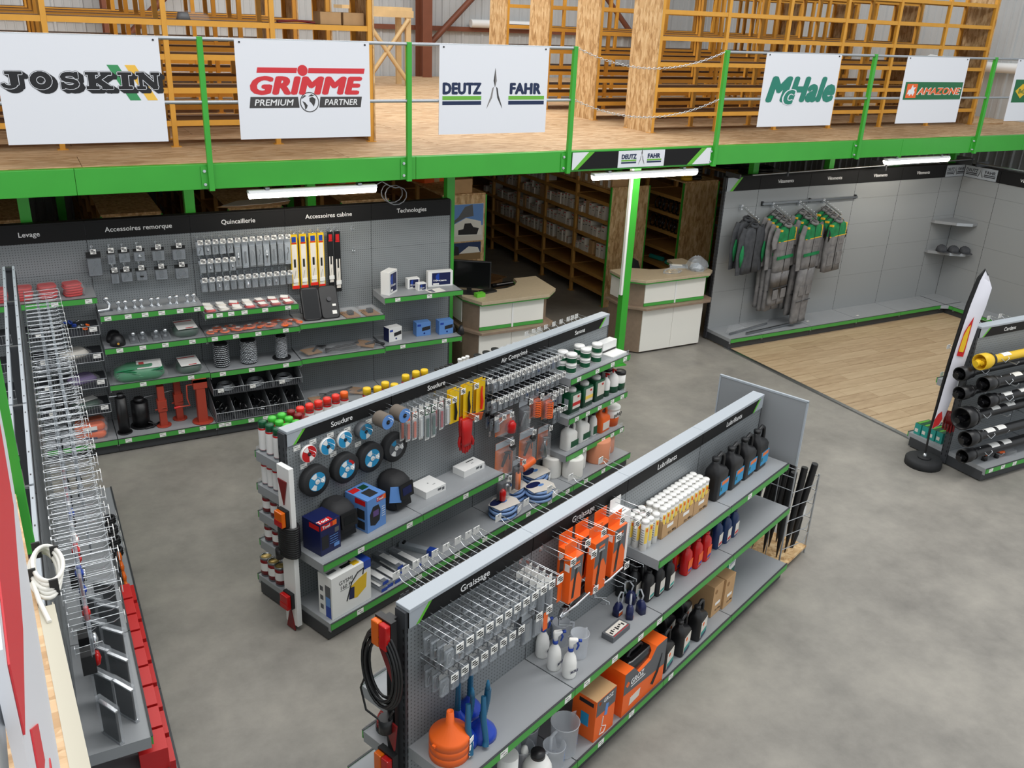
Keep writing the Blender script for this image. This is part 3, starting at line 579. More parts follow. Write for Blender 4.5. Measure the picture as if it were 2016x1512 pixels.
# workwear bay
gb = gondola('grey workwear bay wall with black headers reading Vêtements', (8.64, 9.63), 0, [0.61]+[WP]*4+[0.54], 2.40, 0.06, [], None, ('', 'Vêtements', 'Vêtements', 'Vêtements', 'Vêtements', ''), hh=0.21, based=0.545, basez=0.165,
    panelmat='bay_grey', splits=(0, 0.72, 1.15, 1.55, 1.95), corners=False, headz=0.0, capmat='header', txt=0.05, name='wall_shelving')
gr = gondola('grey bay wall at right angles to the workwear wall', (13.735, 9.595), -PI/2, [0.66]+[WP]*4, 2.40, 0.06, [], None, ('', 'Vêtements', 'Vêtements', 'Vêtements'), hh=0.21, based=0.42, basez=0.165,
    panelmat='bay_grey', splits=(0, 0.72, 1.15, 1.55, 1.95), corners=False, headz=0.0, capmat='header', txt=0.05, name='wall_shelving')
for g in (gb, gr):
    hd = [c for c in g.children if c.name.startswith('header_panel')]
    def bw(h, cx, w):
        y = -0.0412; z = 2.295
        part('plate', h, 'cap', lambda b: b.box(cx-w/2, y, 2.195, cx+w/2, y+0.001, 2.395))
        lettering(h, 'DEUTZ', 0.05, 'text_black', (cx-w*0.27, y-0.0006, z+0.02), bold=0.03, width=w*0.36); lettering(h, 'FAHR', 0.05, 'text_black', (cx+w*0.29, y-0.0006, z+0.02), bold=0.03, width=w*0.32)
        for dx in (-0.27, 0.29):
            for dz in (-0.025, -0.05): part('stripe', h, 'text_black', lambda b: b.box(cx+(dx-0.18)*w, y-0.0008, z+dz-0.008, cx+(dx+0.17)*w, y, z+dz+0.006))
        for q in (-1, 1): part('arrow', h, 'logo_dark', lambda b: b.xz([(cx+q*0.01, z+0.06), (cx+q*0.02, z), (cx+q*0.05, z-0.07), (cx+q*0.035, z-0.07), (cx+q*0.008, z)][::q], y-0.001, y))
    bw(hd[5] if g is gb else hd[0], 0.29 if g is gb else 0.31, 0.46 if g is gb else 0.58)
    if g is gb:
        y = -0.0412
        part('corner_plate', hd[0], 'cap', lambda b: b.xz([(0.003, 2.19), (0.06, 2.19), (0.24, 2.40), (0.003, 2.40)], y, y+0.0006)); part('slash', hd[0], 'lime', lambda b: b.xz([(0.06, 2.19), (0.115, 2.19), (0.295, 2.40), (0.24, 2.40)], y-0.0006, y+0.0006))
part('canopy_rail', gb, 'steel', lambda b: b.tube([(0.25, -0.24, 2.44), (4.95, -0.24, 2.50)], 0.012, 6)); 
for x in (0.02, 0.9, 2.9, 4.9): part('canopy_bracket', gb, 'upright', lambda b: b.box(-0.012, -0.26, 2.40, 0.012, 0.03, 2.46 if x < 2 else 2.52), (x, 0, 0))
for x in (0.35, 1.3): part('canopy_bracket', gr, 'upright', lambda b: b.box(-0.012, -0.26, 2.40, 0.012, 0.03, 2.48), (x, 0, 0), key='cbk')
part('canopy_rail', gr, 'steel', lambda b: b.tube([(0.3, -0.24, 2.46), (4.3, -0.24, 2.47)], 0.012, 6))
# corner infill of the plinth and the two corner shelves
part('corner_plinth', gb, ['kick', 'shelf', 'cap'], lambda b: (b.prism([(4.45, -0.50), (4.74, -0.36), (5.08, -0.36), (5.08, -0.0), (4.45, 0)], 0.012, 0.12), b.prism([(4.45, -0.54), (4.52, -0.54), (4.70, -0.62), (4.75, -0.62), (5.08, -0.62), (5.08, 0), (4.45, 0)], 0.135, 0.168, 1), b.prism([(4.45, -0.555), (4.53, -0.55), (4.71, -0.635), (4.71, -0.62), (4.53, -0.535), (4.45, -0.54)], 0.115, 0.17, 2)))
for z in (1.50, 1.00):
    part('corner_shelf', gb, ['side_grey', 'cap'], lambda b: (b.prism([(4.52, -0.03), (4.52, -0.10), (4.72, -0.36), (4.93, -0.50), (5.06, -0.50), (5.06, -0.03)], z-0.045, z), b.prism([(4.715, -0.372), (4.93, -0.512), (4.935, -0.502), (4.72, -0.362)], z-0.045, z+0.001, 1)), key=('csh', z))
# left run, a tall unit seen almost edge-on
gl = gondola('tall grey shelving run seen along its edge, covered with hooks', (-0.20, 2.16), PI/2, [P]*6, 2.33, 0.075, [(2, 0.68, 0.37, (0.2, 0.5, 0.8), False), (3, 0.68, 0.37, (0.2, 0.5, 0.8), False), (2, 0.40, 0.43, (), False), (3, 0.40, 0.43, (), False), (4, 0.40, 0.43, (), False)], None, (), based=0.50, basez=0.165, capmat='cap_beige', corners=False, nocap=(0, 1, 2, 3, 4, 5), hh=0.02, headz=0.06)
for x in (1.03, 1.98, 2.96, 3.95, 4.93, 5.9): part('crossbar', gl, 'upright', lambda b: b.box(-0.012, -0.034, 2.29, 0.012, 0.034, 2.312), (x, 0, 0), key='xb')
for i in range(6):
    for yy in (-0.0335, 0.0335): part('top_strip', gl, ['cap', 'black'], lambda b: (b.box(0.01, -0.009, 2.27, P-0.01, 0.009, 2.318), [b.box(0.1+0.25*k, -0.003, 2.3181, 0.115+0.25*k, 0.003, 2.3188, 1) for k in range(4)]), (P*i, yy, 0), key='ts')
# landing at the camera side: deck edge, rail post and sign
LA = math.radians(3.2)
single('landing_deck', 'strand board landing of the stair beside the tall shelving run', 'landing', ['osb_floor', 'green'], lambda b: b.box(-1.4, -2.0, -0.03, -0.002, 2.88, 0, 0).box(-1.4, -2.0, -0.23, -0.03, 2.87, -0.03, 1), (0.0, 0.0, FL), LA)
rp = thing('guard_rail_post', 'green guard rail post with two bolts, on the landing beside the hook-covered shelving', 'post', (-0.162, 2.92, 2.69), LA)
part('upright_bar', rp, 'green', lambda b: b.box(-0.024, -0.024, 0, 0.024, 0.024, 1.375), key='lrp', bevel=0.003); part('bracket', rp, 'green', lambda b: b.box(-0.05, -0.034, 0.02, 0.0, -0.024, 0.225))
for z in (0.06, 0.17): part('bolt', rp, 'chrome', lambda b: b.cyl(0.010, 0, 0.010, 6, T=RX(PI/2)).cyl(0.006, 0.010, 0.02, 8, T=RX(PI/2)), (-0.036, -0.034, z), key='lbolt')
ws = thing('brand_sign', 'white sign with red lettering on the landing rail, seen almost edge-on', 'sign', (-0.118, 1.85, 3.13), PI/2+math.radians(2.6))
part('panel', ws, 'sign_white', lambda b: b.box(-1.30, -0.004, 0, 1.0, 0.004, 0.88))
for po in ([(-1.29, 0.80), (-0.92, 0.63), (0.0, 0.30), (0.5, 0.35), (0.4, 0.86), (-1.29, 0.86)], [(-1.22, 0.68), (-1.06, 0.57), (-1.04, 0.60), (-1.19, 0.72)], [(-1.12, 0.50), (-0.92, 0.40), (-0.90, 0.43), (-1.10, 0.54)]): part('red_stroke', ws, 'logo_red', lambda b: b.xz(po, -0.0056, -0.0042))
for x in (-0.6, 0.9): part('rail_clamp', ws, 'steel', lambda b: b.box(-0.01, 0.003, 0.80, 0.01, 0.05, 0.84), (x, 0, 0), key='rcl')
o = thing('cable_trunking', 'beige cable trunking along the landing edge with an open end', 'trunking', (0, 0, 2.825), LA)
part('channel', o, ['cap_beige', 'black'], lambda b: (b.box(-0.001, -1.5, 0, 0.034, 2.24, 0.006), b.box(-0.001, -1.5, 0, 0.003, 2.24, 0.1), b.box(0.031, -1.5, 0, 0.034, 2.24, 0.1))); part('lid', o, 'cap_beige', lambda b: b.box(-0.002, -1.5, 0.1, 0.036, 2.22, 0.106))
single('guard_rail', 'galvanised rail tube of the landing, behind the red-lettered sign', 'rail', 'zinc', lambda b: b.tube([(-0.07, 0.3, 3.95), (-0.168, 2.90, 3.95)], 0.0165, 8))

# ------------------------------------------------------------------ counters
def counter(label, x0, top, front_x, yf, diag, name='counter'):
    c = thing(name, label, 'counter', (x0, 0, 0))
    xa, xb = front_x
    part('worktop', c, ['counter_top', 'rail_green'], lambda b: (b.prism(top, 1.06, 1.10), b.prism([((x-7.5)*0.985+7.5 if x > 6.5 else (x-5.2)*0.985+5.2, (y-9.7)*0.97+9.7) for x, y in top], 1.04, 1.06, 1)), bevel=0.004)
    led = [(diag[0][0]-0.02, diag[0][1]+0.45), (diag[0][0]-0.02, diag[0][1]-0.02), (xa-0.01, yf-0.09), (xb+0.06, yf-0.08), (xb+0.16, yf+0.02), (xb+0.16, yf+0.45)]
    part('ledge', c, 'counter_wood', lambda b: b.prism(led, 0.66, 0.695), bevel=0.004)
    part('body', c, ['counter_wood'], lambda b: (b.prism([(diag[0][0]+0.03, diag[0][1]+0.42), (diag[0][0]+0.03, diag[0][1]+0.03), (xa, yf+0.012), (xb, yf+0.012), (xb, yf+0.42)], 0.02, 0.66), b.prism([(diag[0][0]+0.03, diag[0][1]+0.40), (diag[0][0]+0.03, diag[0][1]+0.03), (xa, yf+0.012), (xb, yf+0.012), (xb+0.10, yf+0.12), (xb+0.1, yf+0.30), (xb, yf+0.12), (xa+0.1, yf+0.14), (xa, yf+0.3)], 0.695, 1.035)))
    xm = (xa+xb)/2
    for a, d in ((xa, xm-0.012), (xm+0.012, xb-0.01)):
        part('upper_panel', c, 'counter_white', lambda b: b.box(a, yf-0.002, 0.745, d, yf+0.012, 1.03), bevel=0.002)
        part('light_strip', c, 'rail_green', lambda b: b.box(a, yf-0.004, 0.70, d, yf+0.010, 0.742))
    for a, d in ((xa, xm-0.002), (xm+0.002, xb)):
        part('lower_panel', c, 'counter_white', lambda b: b.box(a, yf-0.002, 0.03, d, yf+0.012, 0.655), bevel=0.002)
    part('divider', c, 'white', lambda b: b.box(xm-0.011, yf-0.008, 0.70, xm+0.011, yf+0.01, 1.03))
    part('side_panel', c, 'counter_white', lambda b: b.box(diag[0][0]+0.022, diag[0][1]+0.06, 0.745, diag[0][0]+0.03, diag[0][1]+0.40, 1.03))
    return c
def arc(cx, cy, r, a0, a1, n=6): return [(cx+r*math.cos(math.radians(a0+(a1-a0)*k/n)), cy+r*math.sin(math.radians(a0+(a1-a0)*k/n))) for k in range(n+1)]
counter('white and wood sales counter carrying a plastic bag, beside the workwear bay', 0, [(7.08, 10.02), (7.05, 9.56), (7.245, 9.37), (8.36, 9.38), (8.5, 9.5), (8.5, 10.2), (8.22, 10.2)]+arc(7.83, 10.20, 0.40, 0, -140)+[(7.40, 10.02)], (7.31, 8.37), 9.46, [(7.10, 9.62)])
counter('white and wood sales counter with a computer monitor', 0, [(4.60, 10.05), (4.60, 9.60), (4.72, 9.29), (5.68, 9.30), (5.89, 9.50), (5.93, 10.10), (5.60, 10.10)]+arc(5.20, 10.12, 0.40, 0, -150)+[(4.85, 10.05)], (4.74, 5.66), 9.38, [(4.60, 9.60)])
# ================================================================== goods: shared builders
F1 = (G1, GA); F2 = (G2, GA)
FW = (lambda u, w, z: (u, 9.60-w, z), 0.0)                 # long wall, u = world x, w = out from the panel
FC = (lambda u, w, z: (8.47+u, 5.37-w, z), 0.0)
FL_ = (lambda u, w, z: (-0.162+w, u, z), PI/2)             # left run, u = world y
def th(F, name, label, cat, u, w, z, group=None, dr=0.0): return thing(name, label, cat, F[0](u, w, z), F[1]+dr, group)
def sg(F, name, label, cat, mats, build, u, w, z, group=None, dr=0.0, key=None, bevel=0): return single(name, label, cat, mats, build, F[0](u, w, z), (F[1]+dr) if isinstance(dr, (int, float)) else dr, group, key, bevel)
def hook(F, u, z, L, label, group, tagged=True, w0=0.0375, back=False, dbl=True):
    "steel peg hook with a price holder; w0 = panel face"
    if back: pos, rz = F[0](u, -w0, z), F[1]+PI
    else: pos, rz = F[0](u, w0, z), F[1]
    h = thing('peg_hook', label, 'hook', pos, rz, group)
    def f(b):
        b.box(-0.014, -0.004, -0.03, 0.014, 0.0, 0.03)
        b.tube([(0, -0.002, -0.012), (0, -L+0.03, -0.012), (0, -L, 0.006)], 0.0027, 5)
        b.tube([(0, -0.002, 0.022), (0, -L-0.02, 0.03), (0, -L-0.022, 0.012)], 0.0021, 5)
    part('wire', h, 'chrome', f, key=('hk', L))
    if tagged:
        def g(b):
            b.box(-0.026, -0.003, -0.024, 0.026, 0, 0.024)
            for a, c, zz in ((-0.42, 0.1, 0.28), (-0.42, 0.40, 0.0), (-0.1, 0.42, -0.28)): b.box(a*0.052, -0.0036, zz*0.048-0.004, c*0.052, -0.003, zz*0.048+0.004, 1)
        part('price_tag', h, ['matte_white', 'text_black'], g, (0, -L-0.022, 0.004), key='hktag')
    return h
def pack(F, u, w, z, W, Hh, label, group, card='matte_white', item='iron', kind=0, film='blister', dr=0.0, header=None, depth=0.016, name=None, back=False):
    name = name or ('rod_pack' if 'rods' in label else 'air_fitting_pack' if 'air fitting' in label else 'grease_fitting_pack' if 'greas' in label else 'hardware_pack' if 'hardware' in label else 'lamp_parts_pack' if 'left run' in label and 'bolts' not in label and 'black' not in label else 'bolt_pack' if 'left run' in label else 'trailer_part_pack')
    "hanging pack: top edge at z, centred on u, at distance w"
    o = thing(name, label, 'pack', F[0](u, w, z), F[1]+dr+(PI if back else 0), group)
    hc = header or card
    part('card', o, [card, hc], lambda b: b.box(-W/2, 0, -Hh, W/2, 0.0016, -Hh*0.24).box(-W/2, 0, -Hh*0.24, W/2, 0.0016, -0.012, 1).box(-W/2, 0, -0.012, -0.008, 0.0016, 0, 1).box(0.008, 0, -0.012, W/2, 0.0016, 0, 1), key=('cd', W, Hh, card, hc))
    part('film', o, film, lambda b: b.loft([rrect(W*0.94, Hh*0.70, 0.006, 0.0), rrect(W*0.88, Hh*0.66, 0.006, depth)], T=TR(0, 0, -Hh*0.60) @ RX(PI/2)), key=('fm', W, Hh, depth, film))
    def it(b):
        c = -Hh*0.62
        if kind == 0: b.cb((0, -depth*0.5, c), (W*0.30, depth*0.7, Hh*0.42)); b.cyl(W*0.2, 0, depth*0.8, 8, (0, 0, 0), 0, TR(0, 0, c+Hh*0.12) @ RX(PI/2))
        elif kind == 1: b.cyl(W*0.14, -Hh*0.25, Hh*0.22, 8, (0, -depth*0.5, c)); b.cyl(W*0.24, -Hh*0.05, Hh*0.06, 6, (0, -depth*0.5, c))
        elif kind == 2: b.tube([(W*0.28*math.cos(a), -depth*0.5, c+Hh*0.24*math.sin(a)) for a in [2*PI*k/10 for k in range(10)]], W*0.07, 5, closed=True)
        elif kind == 3: b.cb((0, -depth*0.5, c), (W*0.45, depth*0.6, Hh*0.56))
        elif kind == 4: b.tube([(-W*0.2, -depth*0.5, c-Hh*0.22), (-W*0.1, -depth*0.5, c), (W*0.15, -depth*0.5, c+Hh*0.1), (W*0.05, -depth*0.5, c+Hh*0.24)], W*0.10, 6)
    part('contents', o, item, it, key=('it', W, Hh, kind, depth, item))
    return o
def carton(F, name, label, u, w, z, W, D, Hh, mats, group=None, dr=0.0, cat='box', bevel=0.002):
    "closed carton, front centre bottom at (u, w); mats = side, front, top"
    o = th(F, name, label, cat, u, w, z, group, dr)
    m = [mats] if isinstance(mats, str) else list(mats)
    part('body', o, m, lambda b: b.box(-W/2, 0, 0, W/2, D, Hh, 0, tm=min(2, len(m)-1), fm=min(1, len(m)-1)), key=('ct', W, D, Hh, tuple(m)), bevel=bevel)
    return o
def rect(parent, name, m, x0, z0, x1, z1, y): return part(name, parent, m, lambda b: b.box(x0, y-0.0008, z0, x1, y, z1), key=('rc', m, round(x1-x0, 4), round(z1-z0, 4)) if False else None)
def flatrect(parent, name, m, x0, y0, x1, y1, z): return part(name, parent, m, lambda b: b.box(x0, y0, z, x1, y1, z+0.0008))
def siderect(parent, name, m, y0, z0, y1, z1, x): return part(name, parent, m, lambda b: b.box(x-0.0008, y0, z0, x, y1, z1))
def spray_can(F, u, w, z, cap, label, group, h=0.20, r=0.032, body='white', band='red'):
    o = th(F, 'spray_can', label, 'spray can', u, w, z, group)
    part('body', o, [body, 'steel', band], lambda b: b.lathe([(r, 0), (r, h*0.06), (r, h*0.07), (r, h*0.72), (r, h*0.73), (r, h*0.78), (r*0.8, h*0.84)], 12, ms=[1, 2, 0, 2, 2, 1, 1]), key=('sc', h, r, body, band))
    part('cap', o, cap, lambda b: b.lathe([(r*0.95, h*0.78), (r*0.95, h*0.97), (r*0.85, h), (0.0001, h)], 12), key=('scc', h, r, cap)); return o
def paint_can(F, u, w, z, label, group, r=0.052, h=0.135, top='gold', lab='white'):
    o = th(F, 'paint_can', label, 'can', u, w, z, group)
    part('tin', o, ['steel', top], lambda b: b.lathe([(r, 0), (r, h*0.95), (r*1.04, h*0.96), (r*1.04, h), (r*0.9, h), (r*0.88, h*0.95), (0.0001, h*0.95)], 14, ms=[0, 0, 0, 0, 0, 1, 1]), key=('pc', r, h, top))
    part('label_band', o, ['red_dark', lab], lambda b: b.lathe([(r*1.01, h*0.10), (r*1.015, h*0.30), (r*1.015, h*0.31), (r*1.015, h*0.72), (r*1.01, h*0.88)], 14, ms=[0, 0, 1, 0, 0]), key=('pcl', r, h, lab)); return o
def bottle(F, u, w, z, label, group, W, D, H, body, cap, lab=None, dr=0.0, name='oil_bottle', handle=False, lfrac=(0.12, 0.55), neck=None, capr=0.018, labx=0.0, lab2=None):
    "moulded flat bottle: rounded body, sloped shoulder, off-centre neck"
    o = th(F, name, label, 'bottle' if H < 0.28 else 'jug', u, w, z, group, dr)
    nx = (-W*0.27 if handle else 0.0) if neck is None else neck
    def f(b):
        if handle: rg = [rrect(W*0.92, D*0.92, 0.02, 0), rrect(W, D, 0.025, H*0.04), rrect(W, D, 0.03, H*0.60), rrect(W*0.86, D*0.9, 0.03, H*0.70, cx=nx*0.35), rrect(W*0.42, D*0.6, 0.03, H*0.80, cx=nx), rrect(capr*2, capr*2, capr, H*0.86, cx=nx), rrect(capr*2, capr*2, capr, H*0.94, cx=nx)]
        else: rg = [rrect(W*0.92, D*0.92, 0.02, 0), rrect(W, D, 0.025, H*0.04), rrect(W, D, 0.03, H*0.60), rrect(W*0.90, D*0.94, 0.03, H*0.74, cx=nx*0.3), rrect(W*0.55, D*0.66, 0.03, H*0.85, cx=nx*0.8), rrect(capr*2, capr*2, capr, H*0.89, cx=nx), rrect(capr*2, capr*2, capr, H*0.94, cx=nx)]
        b.loft(rg)
        if handle: b.tube([(W*0.42, 0, H*0.60), (W*0.47, 0, H*0.78), (W*0.40, 0, H*0.93), (W*0.20, 0, H*1.0), (nx*0.3, 0, H*0.96), (nx+capr*0.5, 0, H*0.84)], (W*0.10, W*0.085, W*0.085, W*0.085, W*0.08, W*0.08), 8)
    part('body', o, body, f, key=('bt', W, D, H, body, handle, nx, capr))
    part('cap', o, cap, lambda b: b.lathe([(capr*1.12, H*0.925), (capr*1.12, H*0.99), (capr*0.9, H), (0.0001, H)], 10, (nx, 0, 0)), key=('btc', H, cap, nx, capr))
    if lab:
        l = part('label_print', o, lab, lambda b: b.box(-W*0.36+labx, -D/2-0.0014, H*lfrac[0], W*0.36+labx, -D/2+0.001, H*lfrac[1]), key=('btl', W, D, H, lab, lfrac))
        if lab2: part('label_mark', l, lab2, lambda b: b.box(-W*0.30, -D/2-0.0022, H*(lfrac[0]+0.03), W*0.30, -D/2-0.0014, H*(lfrac[0]+0.12)), key=('btl2', W, D, H, lab2))
    return o

# ================================================================== welding and compressed-air unit
# grinding discs on hooks
for i, (u, col, m2) in enumerate(((0.14, 'red', 'white'), (0.31, 'blue_sky', 'white'), (0.47, 'blue_sky', 'white'), (0.67, 'blue_sky', 'box_grey'))):
    d = th(F1, 'cutting_disc', ('small red cutting disc hanging under Soudure', 'small blue cutting disc between the red disc and another blue one', 'small blue cutting disc between a blue disc and the dark-rimmed disc', 'small thick blue and dark grinding disc under Soudure')[i], 'disc', u, 0.10, 1.40)
    part('wheel', d, 'box_grey' if i == 3 else m2, lambda b: b.cyl(0.066, -0.012, 0.012 if i < 3 else 0.05, 24, T=RX(-PI/2)), (0, 0, 0))
    part('print_disc', d, col, lambda b: b.cyl(0.063, 0, 0.0012, 24, T=TR(0, -0.012, 0) @ RX(PI/2)))
    for k in range(2): part('print_sector', d, 'white' if i < 3 or k else 'box_grey', lambda b: b.prism(arc(0, 0, 0.060, 100+170*k, 145+170*k)+arc(0, 0, 0.02, 145+170*k, 100+170*k), 0, 0.0012, T=TR(0, -0.0132, 0) @ RX(PI/2)))
    part('arbor', d, 'iron', lambda b: b.cyl(0.014, 0, 0.004, 12, T=TR(0, -0.0135, 0) @ RX(PI/2)))
    hook(F1, u, 1.412, 0.13, 'short steel peg hook holding a grinding disc', 'disc hooks', False)
for i, u in enumerate((0.20, 0.48, 0.73, 0.98)):
    d = th(F1, 'grinding_wheel', ('large black grinding wheel above the dark blue helmet box', 'large black grinding wheel with a red streak on its blue label', 'large black grinding wheel between the red-streaked one and the half-dark label one', 'large black grinding wheel with a half dark label')[i], 'disc', u, 0.09, 1.15)
    part('wheel', d, 'rubber', lambda b: b.lathe([(0.0001, -0.02), (0.115, -0.02), (0.122, -0.012), (0.122, 0.04), (0.0001, 0.04)], 28, T=RX(-PI/2)), key='gwh')
    part('label_disc', d, 'blue_sky' if i < 3 else 'box_grey', lambda b: b.cyl(0.075, 0, 0.0012, 24, T=TR(0, -0.0202, 0) @ RX(PI/2)))
    for k in range(3): part('print_sector', d, 'white' if i < 3 or k else 'blue_sky', lambda b: b.prism(arc(0, 0, 0.070, 95+120*k, 140+120*k)+arc(0, 0, 0.03, 140+120*k, 95+120*k), 0, 0.0012, T=TR(0, -0.0212, 0) @ RX(PI/2)))
    if i == 1: part('print_sector', d, 'red', lambda b: b.prism(arc(0, 0, 0.075, 20, 75)+arc(0, 0, 0.055, 75, 20), 0, 0.0012, T=TR(0, -0.0214, 0) @ RX(PI/2)))
    part('arbor', d, 'white', lambda b: b.cyl(0.02, 0, 0.003, 14, T=TR(0, -0.0222, 0) @ RX(PI/2)).cyl(0.010, 0.003, 0.004, 10, T=TR(0, -0.0222, 0) @ RX(PI/2)))
    hook(F1, u, 1.165, 0.13, 'short steel peg hook holding a grinding disc', 'disc hooks', False)
for i, u in enumerate((0.76, 0.93)):
    d = th(F1, 'flap_disc_stack', ('stack of brown flap discs on a long hook, beside the black-rimmed disc', 'stack of brown flap discs on a long hook, beside the hanging electrode packs')[i], 'disc', u, 0.20, 1.50)
    part('stack', d, 'sand_disc', lambda b: b.lathe([(0.0001, -0.06), (0.06, -0.06)]+[(0.062-0.004*(k % 2), -0.055+0.012*k) for k in range(10)]+[(0.0001, 0.055)], 20, T=RX(-PI/2)), key='fst')
    part('label_disc', d, 'blue_light', lambda b: b.cyl(0.058, 0, 0.002, 20, T=TR(0, -0.061, 0) @ RX(PI/2)), key='fsl'); part('arbor', d, 'black', lambda b: b.cyl(0.018, 0, 0.003, 12, T=TR(0, -0.063, 0) @ RX(PI/2)), key='fsa')
    hook(F1, u, 1.512, 0.26, 'long steel peg hook holding flap discs', 'flap disc hooks', False)
for i, (u, z) in enumerate(((0.09, 1.44), (0.23, 1.44), (0.39, 1.44), (0.55, 1.43), (0.76, 1.43), (0.91, 1.43), (0.14, 1.275), (0.41, 1.275), (0.65, 1.275))):
    o = th(F1, 'price_label', 'white price label clipped to the pegboard above the discs', 'label', u, 0.0378, z, 'price labels on the disc board')
    price_tag(o, 0, 0, 0, 0.06, 0.04)
# long thin rod packs
for i, (u, col, zb) in enumerate(((1.03, 'orange', 1.20), (1.10, 'orange', 1.19), (1.17, 'matte_white', 1.18), (1.24, 'green_can', 1.14), (1.31, 'green_can', 1.14), (1.40, 'red', 1.18), (1.47, 'matte_white', 1.2))):
    hook(F1, u, 1.465, 0.21, 'steel peg hook with price tag for welding rods', 'rod pack hooks')
    for k in range(2): pack(F1, u, 0.12+0.07*k, 1.452, 0.045, 1.452-zb-0.02*k, 'long narrow pack of welding rods with %s label' % {'orange': 'orange', 'matte_white': 'white', 'green_can': 'green', 'red': 'red'}[col], col.replace('_can', '').replace('matte_', '')+' rod packs', 'matte_white', col, 3, header=col if k else 'matte_white')
# yellow cards
for i, (u, it) in enumerate(((1.58, 'black'), (1.74, 'black'), (1.90, 'red_cap'))):
    hook(F1, u, 1.505, 0.20, 'steel peg hook with price tag for yellow tool cards', 'yellow card hooks')
    for k in range(2):
        o = th(F1, 'tool_card', ('yellow card with a black welding clamp, next to the rod packs', 'yellow card with a black torch handle, above the red gloves', 'yellow card with a red handled tool, next to the air fittings')[i], 'tool card', u, 0.13+0.035*k, 1.495, 'yellow tool cards %d' % (i+1) if True else None)
        part('card', o, ['yellow_card'], lambda b: b.box(-0.055, 0, -0.30, 0.055, 0.002, 0), key='ycd')
        part('tool', o, 'black' if i < 2 else it, lambda b: b.tube([(0, -0.012, -0.27), (0.006, -0.014, -0.2), (-0.004, -0.014, -0.12), (0.004, -0.012, -0.06)], (0.010, 0.013, 0.009, 0.006), 7), key=('yt', it))
        if i == 2: part('tool_shaft', o, 'black', lambda b: b.tube([(0.004, -0.012, -0.06), (0, -0.012, -0.16)], 0.006, 6), key='yts')
        o['group'] = 'yellow tool cards, %s' % ('clamp', 'torch', 'red handle')[i]
# red gloves with their orange card
gl_ = th(F1, 'glove_pair', 'pair of red leather welding gloves hanging below the yellow cards', 'gloves', 1.71, 0.19, 1.20)
def glove(b, s):
    b.loft([rrect(0.125, 0.035, 0.015, 0.0), rrect(0.115, 0.035, 0.015, -0.12), rrect(0.10, 0.04, 0.018, -0.17), rrect(0.105, 0.038, 0.018, -0.22), rrect(0.10, 0.03, 0.012, -0.255)])
    for k, L in enumerate((0.055, 0.07, 0.068, 0.05)): b.tube([(-0.038+0.026*k, 0, -0.235), (-0.040+0.027*k, -0.002, -0.26-L*0.5), (-0.040+0.027*k, 0.002, -0.255-L)], (0.014, 0.013, 0.009), 7)
    b.tube([(0.045*s, -0.004, -0.18), (0.068*s, -0.01, -0.225), (0.066*s, -0.012, -0.265)], (0.017, 0.015, 0.010), 7)
part('glove', gl_, 'red', lambda b: glove(b, 1)); part('glove', gl_, 'red', lambda b: glove(b, -1), (0.012, 0.045, 0.0))
part('header_card', gl_, ['orange'], lambda b: b.box(-0.065, -0.004, -0.05, 0.065, 0, 0.05), (0.06, -0.035, 0.01), (0.5, 0.0, -0.5))
hook(F1, 1.71, 1.23, 0.24, 'steel peg hook carrying the red gloves', None)
# rows of air fittings
AR = random.Random(5)
for row, (z, us) in enumerate(((1.49, [2.01+0.0735*k for k in range(12)]+[2.89]), (1.30, [2.01+0.0735*k for k in range(12)]+[2.89]), (1.13, [2.06, 2.8, 2.88, 2.955]), (0.94, [2.89, 2.96]))):
    for j, u in enumerate(us):
        hook(F1, u, z, 0.245, 'steel peg hook with price tag for air fittings', 'air fitting hooks')
        for k in range(3):
            it = AR.choice(('iron', 'steel', 'black', 'steel', 'blue_navy'))
            pack(F1, u, 0.11+0.055*k, z-0.012, 0.058, 0.125 if row < 2 else 0.16, 'clear blister pack with a small %s air fitting' % {'iron': 'dark', 'steel': 'steel', 'black': 'black', 'blue_navy': 'blue'}[it], '%s air fitting packs' % {'iron': 'dark', 'steel': 'steel', 'black': 'black', 'blue_navy': 'blue'}[it], 'box_grey', it, AR.choice((0, 1, 1, 3)), header='black' if k < 2 else 'matte_white')
# large air-tool blisters
def big_blister(u, w, ztop, W, Hh, label, card, items, film='clear', depth=0.05, name='air_tool_pack'):
    o = th(F1, name, label, 'pack', u, w, ztop)
    part('card', o, card, lambda b: b.box(-W/2, 0, -Hh, W/2, 0.002, 0))
    part('header_strip', o, 'cap', lambda b: b.box(-W/2, -0.001, -Hh*0.18, W/2, 0.0, 0))
    part('film', o, film, lambda b: b.loft([rrect(W*0.96, Hh*0.78, 0.012, 0), rrect(W*0.88, Hh*0.72, 0.012, depth)], T=TR(0, 0, -Hh*0.58) @ RX(PI/2)))
    for nm, m, f in items: part(nm, o, m, f)
    hook(F1, u, ztop+0.004, w+0.03, 'steel peg hook carrying a large air tool pack', 'air tool hooks')
    return o
coil = lambda cx, cz, r, L, n: (lambda b: b.tube([(cx+r*math.cos(2*PI*k/8), -0.04+r*math.sin(2*PI*k/8)*0.8, cz+L/2-L*k/(8*n)) for k in range(8*n+1)], 0.006, 5))
gun = lambda b: (b.tube([(-0.05, -0.025, -0.24), (-0.02, -0.028, -0.17), (0.01, -0.028, -0.12)], (0.012, 0.015, 0.016), 7), b.tube([(-0.03, -0.028, -0.10), (0.02, -0.028, -0.12), (0.06, -0.026, -0.13)], (0.007, 0.016, 0.010), 7), b.tube([(0.045, -0.026, -0.13), (0.05, -0.026, -0.2)], 0.006, 6))
